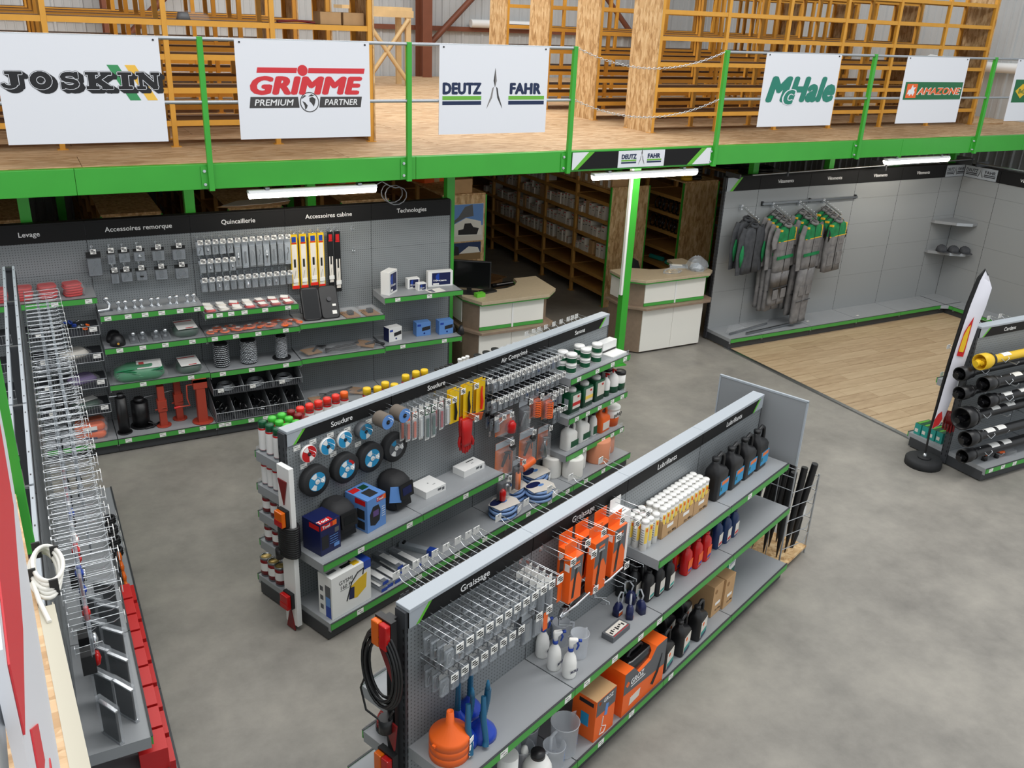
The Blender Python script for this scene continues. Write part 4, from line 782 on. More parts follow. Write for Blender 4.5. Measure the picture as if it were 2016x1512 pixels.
big_blister(2.18, 0.20, 1.11, 0.22, 0.21, 'clear pack with a red paint cup and orange card, below the air fittings', 'orange_soft', [('paint_cup', 'red_gloss', lambda b: b.lathe([(0.02, -0.20), (0.04, -0.19), (0.042, -0.11), (0.02, -0.08), (0.0001, -0.08)], 14, (0.05, -0.05, 0))), ('nozzle', 'steel', lambda b: b.tube([(-0.09, -0.02, -0.08), (0.0, -0.02, -0.05)], 0.008, 6))])
big_blister(2.43, 0.21, 1.16, 0.12, 0.34, 'tall clear pack with a steel blow gun, beside the orange coil packs', 'box_grey', [('spray_gun', 'steel', gun)])
big_blister(2.60, 0.20, 1.16, 0.12, 0.23, 'clear pack with an orange coiled hose, beside the blow gun', 'orange_soft', [('coiled_hose', 'orange', coil(0.0, -0.13, 0.04, 0.16, 9))])
big_blister(2.73, 0.24, 1.12, 0.12, 0.23, 'clear pack with an orange coiled hose, beside the hand cleaner shelves', 'orange_soft', [('coiled_hose', 'orange', coil(0.0, -0.13, 0.04, 0.16, 9))])
big_blister(2.18, 0.22, 0.84, 0.24, 0.36, 'wide clear pack with orange card and tyre inflator gun', 'orange_soft', [('inflator_gun', 'iron', gun), ('gauge', 'black', lambda b: b.cyl(0.03, 0, 0.03, 14, T=TR(0.07, -0.02, -0.08) @ RX(PI/2)))])
big_blister(2.49, 0.22, 0.84, 0.20, 0.42, 'clear pack with orange card, gauge gun and orange sleeve roll', 'orange_soft', [('inflator_gun', 'iron', gun), ('gauge', 'black', lambda b: b.cyl(0.03, 0, 0.03, 14, T=TR(0.05, -0.02, -0.09) @ RX(PI/2))), ('sleeve_roll', 'orange', lambda b: b.tube([(-0.08, -0.03, -0.36), (0.08, -0.03, -0.33)], 0.04, 10))])
big_blister(2.75, 0.21, 0.79, 0.15, 0.34, 'clear pack with a steel spray canister, beside the white jugs', 'orange_soft', [('canister', 'steel', lambda b: b.lathe([(0.03, -0.30), (0.034, -0.28), (0.03, -0.20), (0.012, -0.17), (0.012, -0.13)], 12, (-0.02, -0.04, 0))), ('spray_gun', 'steel', gun)])
big_blister(2.30, 0.27, 0.62, 0.10, 0.30, 'narrow clear pack with an orange handled grease tool hanging low', 'box_grey', [('handle', 'orange_soft', lambda b: b.cyl(0.026, -0.29, -0.13, 10, (0, -0.03, 0))), ('shaft', 'iron', lambda b: b.cyl(0.010, -0.14, -0.03, 8, (0, -0.03, 0)))])
o = big_blister(2.12, 0.26, 0.52, 0.13, 0.24, 'small clear pack with red cup and steel cup hanging over the hose coils', 'box_grey', [('paint_cup', 'red_gloss', lambda b: b.lathe([(0.02, -0.23), (0.03, -0.22), (0.032, -0.14), (0.01, -0.11), (0.0001, -0.11)], 12, (-0.03, -0.04, 0))), ('steel_cup', 'steel', lambda b: b.lathe([(0.02, -0.2), (0.026, -0.19), (0.028, -0.1), (0.01, -0.08), (0.0001, -0.08)], 12, (0.035, -0.03, 0)))])
# helmets and helmet boxes on the middle shelf
def helmet(u, w, label, dr, win):
    o = th(F1, 'welding_helmet', label, 'helmet', u, w, 0.655, None, dr)
    def f(b):
        rg = []
        for z, W, D, cy in ((0.0, 0.15, 0.09, 0.0), (0.02, 0.19, 0.14, 0.0), (0.10, 0.22, 0.20, 0.0), (0.18, 0.235, 0.24, 0.01), (0.24, 0.22, 0.24, 0.02), (0.285, 0.17, 0.18, 0.03), (0.305, 0.08, 0.09, 0.04)): rg.append(rrect(W, D, min(W, D)*0.36, z, 4, 0, cy))
        b.loft(rg)
    part('shell', o, 'black_soft', f)
    part('window_frame', o, 'black', lambda b: b.box(-0.075, -0.016, -0.06, 0.075, 0, 0.06), (0, -0.108, 0.19), (-0.12, 0, 0))
    part('window', o, win, lambda b: b.box(-0.052, -0.002, -0.03, 0.052, 0, 0.034), (0, -0.124, 0.19), (-0.12, 0, 0))
    part('chin_guard', o, 'black', lambda b: b.box(-0.085, -0.012, 0, 0.085, 0.0, 0.075), (0, -0.083, 0.03), (-0.2, 0, 0))
    return o
helmet(0.34, 0.17, 'black welding helmet between the dark blue box and the light blue box', 0.0, 'black_gloss')
hm = helmet(0.93, 0.15, 'black welding helmet with blue window and a blue leaflet, beside the white boxes', 0.1, 'blue_deep')
part('leaflet', hm, 'blue_light', lambda b: b.box(-0.05, -0.002, 0, 0.05, 0, 0.13), (-0.115, -0.10, 0.12), (-0.2, 0.15, -0.5))
o = carton(F1, 'helmet_box', 'dark blue helmet box printed Tool, at the shelf end', 0.155, 0.30, 0.655, 0.19, 0.20, 0.265, ('blue_deep', 'blue_deep', 'blue_deep'), dr=0.05)
flatrect(o, 'top_print', 'red', -0.09, 0.005, 0.03, 0.055, 0.265); lettering(o, 'Tool', 0.035, 'text_white', (-0.045, 0.03, 0.267), (-PI/2+0.0, 0, 0), bold=0.04)
rect(o, 'brand_bar', 'red', -0.09, 0.215, 0.02, 0.255, -0.0006); lettering(o, 'Tool', 0.026, 'text_white', (-0.04, -0.0016, 0.235), bold=0.04); rect(o, 'brand_bar', 'orange', 0.022, 0.215, 0.06, 0.255, -0.0006)
siderect(o, 'side_bar', 'red', 0.01, 0.21, 0.12, 0.25, -0.0955)
rect(o, 'photo', 'black_soft', -0.085, 0.05, -0.02, 0.16, -0.0006); rect(o, 'photo', 'box_grey', 0.04, 0.15, 0.08, 0.19, -0.0006); rect(o, 'photo', 'blue_light', 0.03, 0.03, 0.08, 0.06, -0.0006)
for k in range(4): rect(o, 'text_line', 'blue_light', -0.01, 0.07+0.02*k, 0.07, 0.074+0.02*k, -0.0006)
o = carton(F1, 'helmet_box', 'light blue helmet box with a picture of a black helmet', 0.60, 0.30, 0.655, 0.20, 0.24, 0.285, ('blue_light', 'blue_light', 'blue_light'), dr=0.08)
rect(o, 'brand_bar', 'red', -0.0, 0.235, 0.07, 0.275, -0.0006); lettering(o, 'Tool', 0.026, 'text_white', (0.035, -0.0016, 0.255), bold=0.04); rect(o, 'brand_bar', 'orange', 0.07, 0.235, 0.098, 0.275, -0.0006)
part('helmet_picture', o, 'black_soft', lambda b: b.xz([(-0.07, 0.06), (-0.02, 0.04), (0.03, 0.07), (0.04, 0.16), (0.02, 0.21), (-0.04, 0.21), (-0.075, 0.15)], -0.0008, 0)); rect(o, 'window_picture', 'purple', -0.04, 0.12, 0.02, 0.17, -0.0012)
for k in range(5): rect(o, 'text_line', 'white', 0.055, 0.09+0.02*k, 0.09, 0.094+0.02*k, -0.0006)
siderect(o, 'side_bar', 'red', 0.02, 0.23, 0.13, 0.275, -0.1006); siderect(o, 'photo', 'black_soft', 0.03, 0.11, 0.11, 0.19, -0.1006); siderect(o, 'photo', 'black_soft', 0.03, 0.02, 0.11, 0.09, -0.1006)
flatrect(o, 'photo', 'black_soft', -0.04, 0.03, 0.05, 0.13, 0.285); flatrect(o, 'photo', 'green_net_dark', 0.0, 0.15, 0.07, 0.21, 0.285); flatrect(o, 'brand_bar', 'red', -0.09, 0.16, -0.01, 0.22, 0.285)
for i, (u, w, W, D, lb) in enumerate(((1.29, 0.25, 0.23, 0.20, 'flat white carton beside the leaflet helmet'), (1.79, 0.22, 0.26, 0.14, 'flat white carton with black print at the shelf end'))):
    o = carton(F1, 'white_carton', lb, u, w, 0.655, W, D, 0.065, 'white')
    rect(o, 'print', 'box_grey', 0.02, 0.03, 0.06, 0.05, -0.0006); rect(o, 'print', 'box_grey', 0.07, 0.02, 0.095, 0.045, -0.0006)
    flatrect(o, 'print', 'text_black' if i else 'box_grey', 0.0, 0.10, 0.09 if i else 0.01, 0.112, 0.065); flatrect(o, 'print', 'box_grey', 0.02, 0.06, 0.05, 0.065, 0.065)
# welder box on the base shelf
o = carton(F1, 'welder_box', 'large white welder carton printed GYSMI 160 P', 0.235, 0.425, 0.165, 0.38, 0.155, 0.36, ('white', 'white', 'white'), dr=0.02)
part('handle_hole', o, 'black', lambda b: b.xz([(-0.01, 0.0), (0.10, 0.0), (0.10, 0.05), (0.075, 0.035), (-0.01, 0.035)], 0, 0.001), (-0.04, 0.05, 0.3606), (-PI/2, 0, 0))
lettering(o, 'GYSMI', 0.034, 'text_black', (-0.055, -0.001, 0.285)); lettering(o, '160 P', 0.034, 'text_black', (-0.055, -0.001, 0.24)); rect(o, 'underline', 'text_black', -0.11, 0.213, -0.01, 0.215, -0.0006)
rect(o, 'blue_corner', 'blue', 0.12, 0.29, 0.19, 0.36, -0.0006); siderect(o, 'blue_bar', 'blue', 0.015, 0.0, 0.075, 0.10, -0.1906); siderect(o, 'photo', 'box_grey', 0.015, 0.10, 0.075, 0.28, -0.1906); siderect(o, 'photo', 'blue_light', 0.02, 0.10, 0.07, 0.18, -0.1912)
part('welder_picture', o, 'yellow_paint', lambda b: b.xz([(-0.03, 0.10), (0.05, 0.08), (0.14, 0.13), (0.15, 0.26), (0.07, 0.24), (-0.02, 0.20)], -0.0008, 0)); part('strap_picture', o, 'black', lambda b: b.tube([(-0.05, -0.0006, 0.10), (0.0, -0.0006, 0.24), (0.06, -0.0006, 0.30), (0.12, -0.0006, 0.31), (0.11, -0.0006, 0.26)], 0.006, 4)); part('panel_picture', o, 'blue_deep', lambda b: b.xz([(-0.03, 0.10), (0.02, 0.09), (0.025, 0.19), (-0.02, 0.20)], -0.0016, 0))
flatrect(o, 'top_print', 'yellow_paint', 0.04, 0.02, 0.10, 0.07, 0.36); flatrect(o, 'top_print', 'blue', 0.12, 0.0, 0.19, 0.155, 0.36); flatrect(o, 'top_print', 'box_grey', -0.17, 0.06, -0.09, 0.09, 0.36)
for k in range(3): siderect(o, 'icon', 'box_grey', 0.10, 0.05+0.08*k, 0.135, 0.09+0.08*k, -0.1906)
# electrode cases
for i, (u, w, zz, dr) in enumerate(((0.55, 0.43, 0, 0.0), (0.62, 0.42, 0, 0), (0.58, 0.41, 0.042, 0.04), (0.70, 0.42, 0, 0.02), (0.78, 0.36, 0, 0), (0.855, 0.35, 0, 0.0), (0.80, 0.34, 0.042, 0.03), (0.97, 0.38, 0, 0.05))):
    o = th(F1, 'electrode_case', 'clear blue-grey plastic case of welding electrodes lying on the base shelf', 'case', u, w, 0.165+zz, 'electrode cases', dr)
    part('tray', o, 'zinc', lambda b: b.box(-0.03, 0, 0, 0.03, 0.32, 0.024), key='elt', bevel=0.003); part('lid', o, 'tape_clear', lambda b: b.box(-0.032, -0.002, 0.024, 0.032, 0.322, 0.040), key='ell'); part('end_label', o, 'blue', lambda b: b.box(-0.03, -0.004, 0.002, 0.03, -0.002, 0.030), key='elb'); part('top_label', o, 'white', lambda b: b.box(-0.026, 0.03, 0.040, 0.026, 0.22, 0.0408), key='elw')
o = th(F1, 'electrode_tube', 'long grey square tube with a blue end cap on the base shelf', 'case', 1.18, 0.37, 0.165, None, 0.35)
part('tube_body', o, 'cap', lambda b: b.box(-0.025, 0.06, 0, 0.025, 0.34, 0.045)); part('end_cap', o, 'blue', lambda b: b.box(-0.032, 0, 0, 0.032, 0.075, 0.052)); part('clip', o, 'black', lambda b: b.box(-0.02, 0.29, 0.045, 0.02, 0.31, 0.06))
single('torch_spares', 'small clear plastic spare parts lying on the base shelf', 'parts', 'bag', lambda b: b.loft([rrect(0.14, 0.09, 0.02, 0), rrect(0.12, 0.07, 0.02, 0.012), rrect(0.05, 0.03, 0.01, 0.03)]), G1(1.40, 0.30, 0.165), 0.5)
# hose coils
for i, (u, w, dr) in enumerate(((2.08, 0.32, 0.1), (2.37, 0.18, 0.3), (2.55, 0.36, -0.1), (2.74, 0.15, 0.2))):
    o = th(F1, 'hose_coil', 'blue air hose coil shrink-wrapped with a blue and white card', 'hose', u, w, 0.165, 'blue hose coils', dr)
    part('coil', o, 'hose_blue', lambda b: [b.tube([((0.135-0.02*(k % 2))*math.cos(a), (0.115-0.02*(k % 2))*math.sin(a), 0.016+0.026*k) for a in [2*PI*j/22 for j in range(22)]], 0.014, 7, closed=True) for k in range(4)], key='hc')
    part('card', o, 'box_white', lambda b: b.prism([(-0.13, -0.06), (0.10, -0.12), (0.15, -0.04), (0.14, 0.07), (0.02, 0.125), (-0.12, 0.08)], 0.112, 0.1145), key='hcc'); part('oval_print', o, 'blue_deep', lambda b: b.lathe([(0.07, 0), (0.07, 0.001)], 18, (-0.03, 0.055, 0.1146), sx=1.25, sy=0.62), key='hco'); part('swoosh', o, 'blue_light', lambda b: b.lathe([(0.03, 0), (0.03, 0.0012)], 12, (0.03, 0.01, 0.1146), sx=1.2, sy=0.6), key='hcs')
    part('side_label', o, 'white', lambda b: b.box(0.02, -0.138, 0.02, 0.11, -0.132, 0.075), key='hcl', rz=0.25)
# hand cleaner shelf
for i, (u, w, st) in enumerate(((3.10, 0.12, 2), (3.11, 0.22, 2), (3.35, 0.13, 2), (3.32, 0.23, 2), (3.60, 0.10, 1), (3.52, 0.22, 2), (3.45, 0.12, 1))):
    for k in range(st):
        o = th(F1, 'soap_jar', 'white and green jar of hand cleaner on the top shelf under Savons', 'jar', u, w, 1.24+0.098*k, 'hand cleaner jars')
        part('jar', o, ['matte_white', 'green_can', 'yellow_label'], lambda b: b.lathe([(0.047, 0), (0.051, 0.006), (0.051, 0.012), (0.051, 0.058), (0.051, 0.066), (0.047, 0.072)], 14, ms=[0, 0, 1, 0 if k else 0, 0, 0]), key=('sj', k)); part('lid', o, 'matte_white', lambda b: b.lathe([(0.053, 0.070), (0.053, 0.093), (0.050, 0.097), (0.0001, 0.097)], 14), key='sjl')
o = th(F1, 'soap_dispenser', 'white wall dispenser carton standing on its side on the soap shelf', 'box', 3.84, 0.20, 1.24, None, 0.0)
part('body', o, 'white', lambda b: b.box(-0.11, 0.05, 0, 0.13, 0.14, 0.11)); part('flap', o, 'matte_white', lambda b: b.box(-0.12, -0.09, 0.0, 0.12, 0.05, 0.012)); part('slot', o, 'black', lambda b: b.box(-0.11, 0.046, 0.012, 0.12, 0.05, 0.03))
for i, (u, w, c2) in enumerate(((3.12, 0.24, 'red'), (3.34, 0.23, 'yellow_label'), (3.55, 0.22, 'box_white'))):
    o = th(F1, 'soap_can', 'square green can of hand cleaner with a white label and %s band' % ('red', 'yellow', 'cream')[i], 'can', u, w, 0.83)
    part('can', o, 'green_can', lambda b: b.loft([rrect(0.155, 0.12, 0.012, 0), rrect(0.155, 0.12, 0.012, 0.215), rrect(0.13, 0.10, 0.012, 0.222)]), key='soc'); part('cap', o, 'matte_white', lambda b: b.lathe([(0.046, 0.22), (0.046, 0.245), (0.042, 0.252), (0.0001, 0.252)], 16), key='socc')
    rect(o, 'label_print', 'box_white', -0.05, 0.06, 0.07, 0.20, -0.0612); rect(o, 'label_band', c2, -0.05, 0.09, 0.07, 0.125, -0.0622); rect(o, 'label_mark', 'red', 0.02, 0.165, 0.05, 0.185, -0.0622)
    siderect(o, 'side_label', 'cap', -0.03, 0.10, 0.02, 0.16, -0.0785)
paint_can(F1, 3.16, 0.10, 0.83, 'round green tin with white lid at the back of the second soap shelf', None, 0.055, 0.21, 'matte_white', 'green_can')
for i, (u, w) in enumerate(((3.70, 0.24), (3.85, 0.22))):
    o = th(F1, 'pump_bottle', 'white pump bottle with %s' % ('a red top on a short neck', 'green and yellow label, wide body')[i], 'bottle', u, w, 0.83)
    r = 0.045 if i == 0 else 0.065
    part('bottle', o, ['matte_white', 'green_can'], lambda b: b.lathe([(r, 0), (r, 0.07), (r, 0.15), (r*0.7, 0.18), (r*0.35, 0.19), (r*0.35, 0.205)], 14, ms=[1, 0, 0, 0, 0, 0]), key=('pb', i)); part('pump', o, 'red', lambda b: b.cyl(0.010, 0.20, 0.24, 8).box(-0.008, -0.035, 0.232, 0.008, 0.01, 0.245), key='pbp')
for i, (u, w) in enumerate(((3.93, 0.10), (3.955, 0.24))):
    o = th(F1, 'wipes_tub', 'white and green wipes tub with black lid, %s' % ('back of the soap shelf', 'front corner of the soap shelf')[i], 'tub', u, w, 0.83)
    part('tub', o, ['matte_white', 'green_can'], lambda b: b.lathe([(0.055, 0), (0.058, 0.08), (0.058, 0.17)], 14, ms=[1, 0, 0]), key='wt'); part('lid', o, 'black', lambda b: b.lathe([(0.06, 0.17), (0.06, 0.195), (0.05, 0.205), (0.0001, 0.205)], 14), key='wtl')
for i, (u, w) in enumerate(((3.13, 0.24), (3.36, 0.22))):
    bottle(F1, u, w, 0.435, 'white plastic jug of soap with green label, %s' % ('at the end of the shelf', 'next to the slim white bottle')[i], None, 0.17, 0.11, 0.275, 'matte_white', 'black' if i == 0 else 'matte_white', 'green_can', 0.0, 'soap_jug', True, (0.10, 0.34), labx=0.03)
bottle(F1, 3.55, 0.23, 0.435, 'slim white bottle with green label and black cap', None, 0.08, 0.07, 0.24, 'matte_white', 'black', 'green_can', 0, 'soap_bottle', False, (0.08, 0.45))
bottle(F1, 3.70, 0.23, 0.435, 'orange plastic jug of hand cleaner', None, 0.17, 0.12, 0.255, 'orange', 'orange', 'box_white', 0.05, 'soap_jug', True, (0.12, 0.45))
o = th(F1, 'soap_bucket', 'white and orange bucket printed goPAP on the soap shelf', 'bucket', 3.90, 0.20, 0.435)
part('bucket', o, ['matte_white', 'orange'], lambda b: b.lathe([(0.085, 0), (0.093, 0.10), (0.097, 0.19)], 18, ms=[1, 0, 0])); part('lid', o, 'matte_white', lambda b: b.lathe([(0.102, 0.185), (0.102, 0.205), (0.095, 0.21), (0.0001, 0.21)], 18)); lettering(o, 'goPAP', 0.045, 'text_black', (-0.01, -0.0985, 0.14), (0, 0, -0.1), bold=0.04, width=0.12)
for i, (u, w, r, h, m, lb) in enumerate(((2.98, 0.17, 0.095, 0.21, 'roll_white', 'white paper wiping roll at the back of the base shelf'), (3.12, 0.32, 0.105, 0.21, 'roll_white', 'white paper wiping roll at the front of the base shelf'), (3.30, 0.24, 0.09, 0.20, 'roll_white', 'white paper wiping roll beside the orange rolls'), (3.58, 0.29, 0.13, 0.24, 'orange_pale', 'large orange paper wiping roll with white label'), (3.80, 0.20, 0.125, 0.24, 'orange_pale', 'large orange paper wiping roll wrapped in clear film at the shelf end'))):
    o = th(F1, 'paper_roll', lb, 'paper roll', u, w, 0.165)
    part('roll', o, [m, 'cardboard'], lambda b: b.lathe([(0.026, 0.01), (r*0.97, 0), (r, 0.012), (r, h-0.012), (r*0.97, h), (0.028, h), (0.026, h-0.05), (0.0001, h-0.05)], 24, ms=[0, 0, 0, 0, 0, 1, 1]))
    if i == 3: part('label', o, 'white', lambda b: b.prism(arc(0, 0, r+0.001, -70, -20)+arc(0, 0, r+0.0004, -20, -70), 0.05, 0.16))
    if i in (2, 4): part('wrap', o, 'clear', lambda b: b.cyl(r+0.004, 0.002, h+0.004, 20))
# --------- back side: spray cans, paint tins, bottles
for k in range(10):
    u = 0.06+0.085*k; cap = ('green_can', 'lime_cap', 'lime_cap', 'red_dark', 'red_cap', 'red_cap', 'red_cap', 'red_cap', 'red_cap', 'orange')[k] if k else 'green_can'
    for q, w in enumerate((-0.33, -0.24, -0.15)):
        if q and k > 3: continue
        spray_can(F1, u, w, 1.30, cap if not (q and k == 0) else 'green_can', 'spray can with %s cap on the top back shelf' % {'green_can': 'dark green', 'lime_cap': 'bright green', 'red_dark': 'dark red', 'red_cap': 'red', 'orange': 'orange'}[cap], '%s capped spray cans' % cap.replace('_', ' '), 0.245, 0.034)
for k, (u, w, c) in enumerate(((1.06, -0.33, 'yellow_card'), (1.14, -0.29, 'yellow_card'), (1.25, -0.32, 'yellow_card'), (1.28, -0.24, 'yellow_card'), (1.48, -0.32, 'yellow_card'), (1.60, -0.32, 'yellow_card'), (1.68, -0.30, 'yellow_card'))):
    spray_can(F1, u, w, 1.26, c, 'spray can with yellow cap on the back shelf', 'yellow capped spray cans', 0.25, 0.036, 'yellow_label')
for k in range(4): bottle(F1, 1.86+0.06*k, -0.33, 1.26, 'white bottle with black cap on the back shelf', 'black capped white bottles', 0.055, 0.055, 0.20, 'matte_white', 'black')
for k in range(5): bottle(F1, 2.12+0.05*(k % 3)+0.03*(k // 3), -0.30+0.08*(k // 3), 1.26, 'white squeeze bottle with white cap on the back shelf', 'white squeeze bottles', 0.05, 0.05, 0.235, 'matte_white', 'matte_white')
for k in range(3): bottle(F1, 2.36+0.12*k, -0.30, 1.26, 'round clear jar with black lid on the back shelf', 'black lidded jars', 0.075, 0.075, 0.21, 'milky', 'black', capr=0.036)
for k in range(3): bottle(F1, 2.70+0.09*k, -0.28, 1.26, 'round clear jar with clear lid on the back shelf', 'clear lidded jars', 0.075, 0.075, 0.20, 'milky', 'milky', capr=0.036)
for u in (3.08, 3.19, 3.27, 3.38, 3.51, 3.63, 3.75, 3.82, 3.89): hook(F1, u, 1.49, 0.26, 'steel peg hook on the far side of the compressed-air unit', 'hooks on the far side', back=True)
for z, wl, sz, nm in ((1.02, (-0.33, -0.26, -0.19), 0, 's'), (0.775, (-0.33, -0.23, -0.14), 1, 'p'), (0.52, (-0.33, -0.23, -0.14), 1, 'p'), (0.165, (-0.41, -0.31, -0.22), 2, 'p')):
    for k in range(4):
        for w in wl:
            u = 0.06+(0.075 if nm == 's' else 0.12)*k
            if nm == 's': spray_can(F1, u, w, z, 'matte_white', 'white spray can with red rings on the second back shelf', 'white capped spray cans', 0.215, 0.032)
            else: paint_can(F1, u, w, z, {0.775: 'paint tin with red and white label on the third back shelf', 0.52: 'paint tin with red and white label on the fourth back shelf', 0.165: 'paint tin with red and white label on the base of the back side'}[z], 'paint tins %.2f' % z, 0.042 if sz == 1 else 0.048, 0.15 if sz == 1 else 0.17)
# trailer light board hanging on the near end
o = th(F1, 'trailer_light_board', 'white trailer light board with red triangles, lamps and a coiled black cable', 'light board', -0.075, 0.115, 0.05)
part('board', o, 'white', lambda b: b.box(-0.02, -0.07, 0, 0.02, 0.07, 1.335))
for z, up in ((1.13, 1), (0.06, -1)): part('triangle_reflector', o, 'red_dark', lambda b: b.add([(-0.022, -0.045, z+0.10*up), (-0.022, 0.055, z+0.10*up), (-0.022, 0.0, z-0.10*up), (-0.03, -0.045, z+0.10*up), (-0.03, 0.055, z+0.10*up), (-0.03, 0.0, z-0.10*up)], [(0, 1, 2), (5, 4, 3), (0, 3, 4, 1), (1, 4, 5, 2), (2, 5, 3, 0)]))
for z, m in ((0.93, 'lens_amber'), (0.22, 'lens_red')):
    part('lamp_body', o, 'black', lambda b: b.box(-0.05, -0.05, z-0.06, -0.02, 0.05, z+0.07)); part('lamp_lens', o, m, lambda b: b.box(-0.085, -0.046, z-0.055, -0.05, 0.046, z+0.065), bevel=0.006); part('lamp_lens', o, 'lens_red', lambda b: b.box(-0.088, -0.044, z-0.05, -0.084, 0.044, z-0.005))
part('cable_coil', o, 'black', lambda b: [b.tube([(0.055*math.cos(a)*1.0, 0.09*math.sin(a), 0.62+0.018*k) for a in [2*PI*j/14 for j in range(14)]], 0.012, 6, closed=True) for k in range(14)]); part('plug', o, 'black', lambda b: b.cyl(0.03, -0.05, 0.03, 12, (-0.05, 0.06, 0.62)))
# ================================================================== greasing and lubricants unit
for k in range(12):
    u = 0.08+0.0735*k
    hook(F2, u, 1.475, 0.27, 'steel peg hook with price tag on the upper greasing row', 'upper greasing hooks')
    for j in range(4):
        if k < 10: pack(F2, u, 0.10+0.05*j, 1.462, 0.062, 0.155, 'clear pack of small steel grease nipples on the upper row', 'upper grease nipple packs', 'smoke', 'steel', (2, 1, 0)[(k+j) % 3], header='zinc')
        else: pack(F2, u, 0.10+0.05*j, 1.462, 0.066, 0.25, 'dark pack with a black grease hose on the upper row', 'dark grease hose packs', 'black', 'black_soft', 4, header='matte_white')
for k in range(8):
    u = 0.10+0.0755*k
    hook(F2, u, 1.245, 0.22, 'steel peg hook with price tag on the lower greasing row', 'lower greasing hooks')
    for j in range(3): pack(F2, u, 0.09+0.055*j, 1.232, 0.062, 0.15, 'clear pack of bent steel grease fittings on the lower row', 'lower grease fitting packs', 'smoke', 'steel', (4, 2, 4)[(k+j) % 3], header='zinc')
for u in (0.77, 0.86):
    hook(F2, u, 1.26, 0.23, 'steel peg hook for the wide grease fitting packs', 'wide pack hooks')
    for j in range(2): pack(F2, u, 0.14+0.06*j, 1.248, 0.085, 0.22, 'wide grey pack of grease couplers beside the orange strips', 'wide grease coupler packs', 'box_grey', 'steel', 3, header='cap')
for i, (u, zt, zb) in enumerate(((0.955, 1.40, 1.02), (1.075, 1.46, 1.16))):
    hook(F2, u, zt+0.01, 0.22, 'steel peg hook holding an orange strip card', 'strip card hooks')
    o = sg(F2, 'strip_card', ('narrow orange strip card with small parts, hanging lowest', 'narrow orange strip card beside the boxed grease guns')[i], 'card', ['orange', 'black'], lambda b: b.box(-0.02, 0, -(zt-zb), 0.02, 0.003, 0).box(-0.02, -0.001, -(zt-zb)*0.3, 0.02, 0.0, 0, 1), u, 0.20, zt)
def groz(u, w, zt, W, Hh, label, D=0.055):
    o = th(F2, 'grease_gun_box', label, 'box', u, w, zt)
    part('carton', o, ['orange', 'orange'], lambda b: b.box(-W/2, 0, -Hh, W/2, D, -0.05), bevel=0.002)
    part('hang_flap', o, 'orange', lambda b: b.box(-W/2, D-0.003, -0.05, W/2, D, 0.03))
    part('dark_print', o, 'box_grey', lambda b: b.xz([(-W*0.46, -Hh*0.55), (W*0.20, -Hh*0.45), (W*0.46, -Hh*0.62), (W*0.46, -0.055), (-W*0.46, -0.055)], -0.001, 0)); part('gun_picture', o, 'black', lambda b: b.xz([(-W*0.30, -Hh*0.92), (-W*0.12, -Hh*0.92), (W*0.05, -Hh*0.3), (-W*0.1, -Hh*0.3)], -0.0018, -0.0008))
    part('logo', o, 'orange', lambda b: b.box(-W*0.2, -0.0018, -0.10, W*0.2, -0.001, -0.085)); siderect(o, 'side_label', 'matte_white', 0.01, -0.14, D-0.01, -0.09, -W/2)
    lettering(o, 'GROZ', 0.016, 'text_white', (0, -0.0018, -0.115), bold=0.03)
    hook(F2, u, zt+0.015, w+0.05, 'steel peg hook carrying a boxed grease gun', 'grease gun hooks')
for u, w, zt, W, Hh, lb in ((1.17, 0.245, 1.50, 0.12, 0.36, 'orange grease gun box hanging next to the strip card, the narrowest'), (1.24, 0.15, 1.50, 0.13, 0.34, 'orange grease gun box behind the narrowest one'), (1.42, 0.245, 1.50, 0.14, 0.42, 'orange grease gun box printed GROZ, the tallest one'), (1.40, 0.15, 1.50, 0.13, 0.36, 'orange grease gun box behind the tallest one'), (1.63, 0.24, 1.50, 0.14, 0.40, 'orange grease gun box next to the white hanging pack'), (1.60, 0.15, 1.50, 0.13, 0.36, 'orange grease gun box behind the one next to the white pack')): groz(u, w, zt, W, Hh, lb)
o = th(F2, 'hanging_carton', 'flat white carton hanging next to the orange boxes', 'box', 1.80, 0.16, 1.49); part('carton', o, 'white', lambda b: b.box(-0.06, 0, -0.42, 0.06, 0.09, -0.04)); part('hang_flap', o, 'white', lambda b: b.box(-0.06, 0.087, -0.04, 0.06, 0.09, 0.03)); flatrect(o, 'text', 'box_grey', -0.04, 0.02, 0.03, 0.025, -0.04); flatrect(o, 'text', 'box_grey', -0.04, 0.04, 0.04, 0.045, -0.04)
hook(F2, 1.80, 1.50, 0.26, 'steel peg hook carrying the white carton', None)
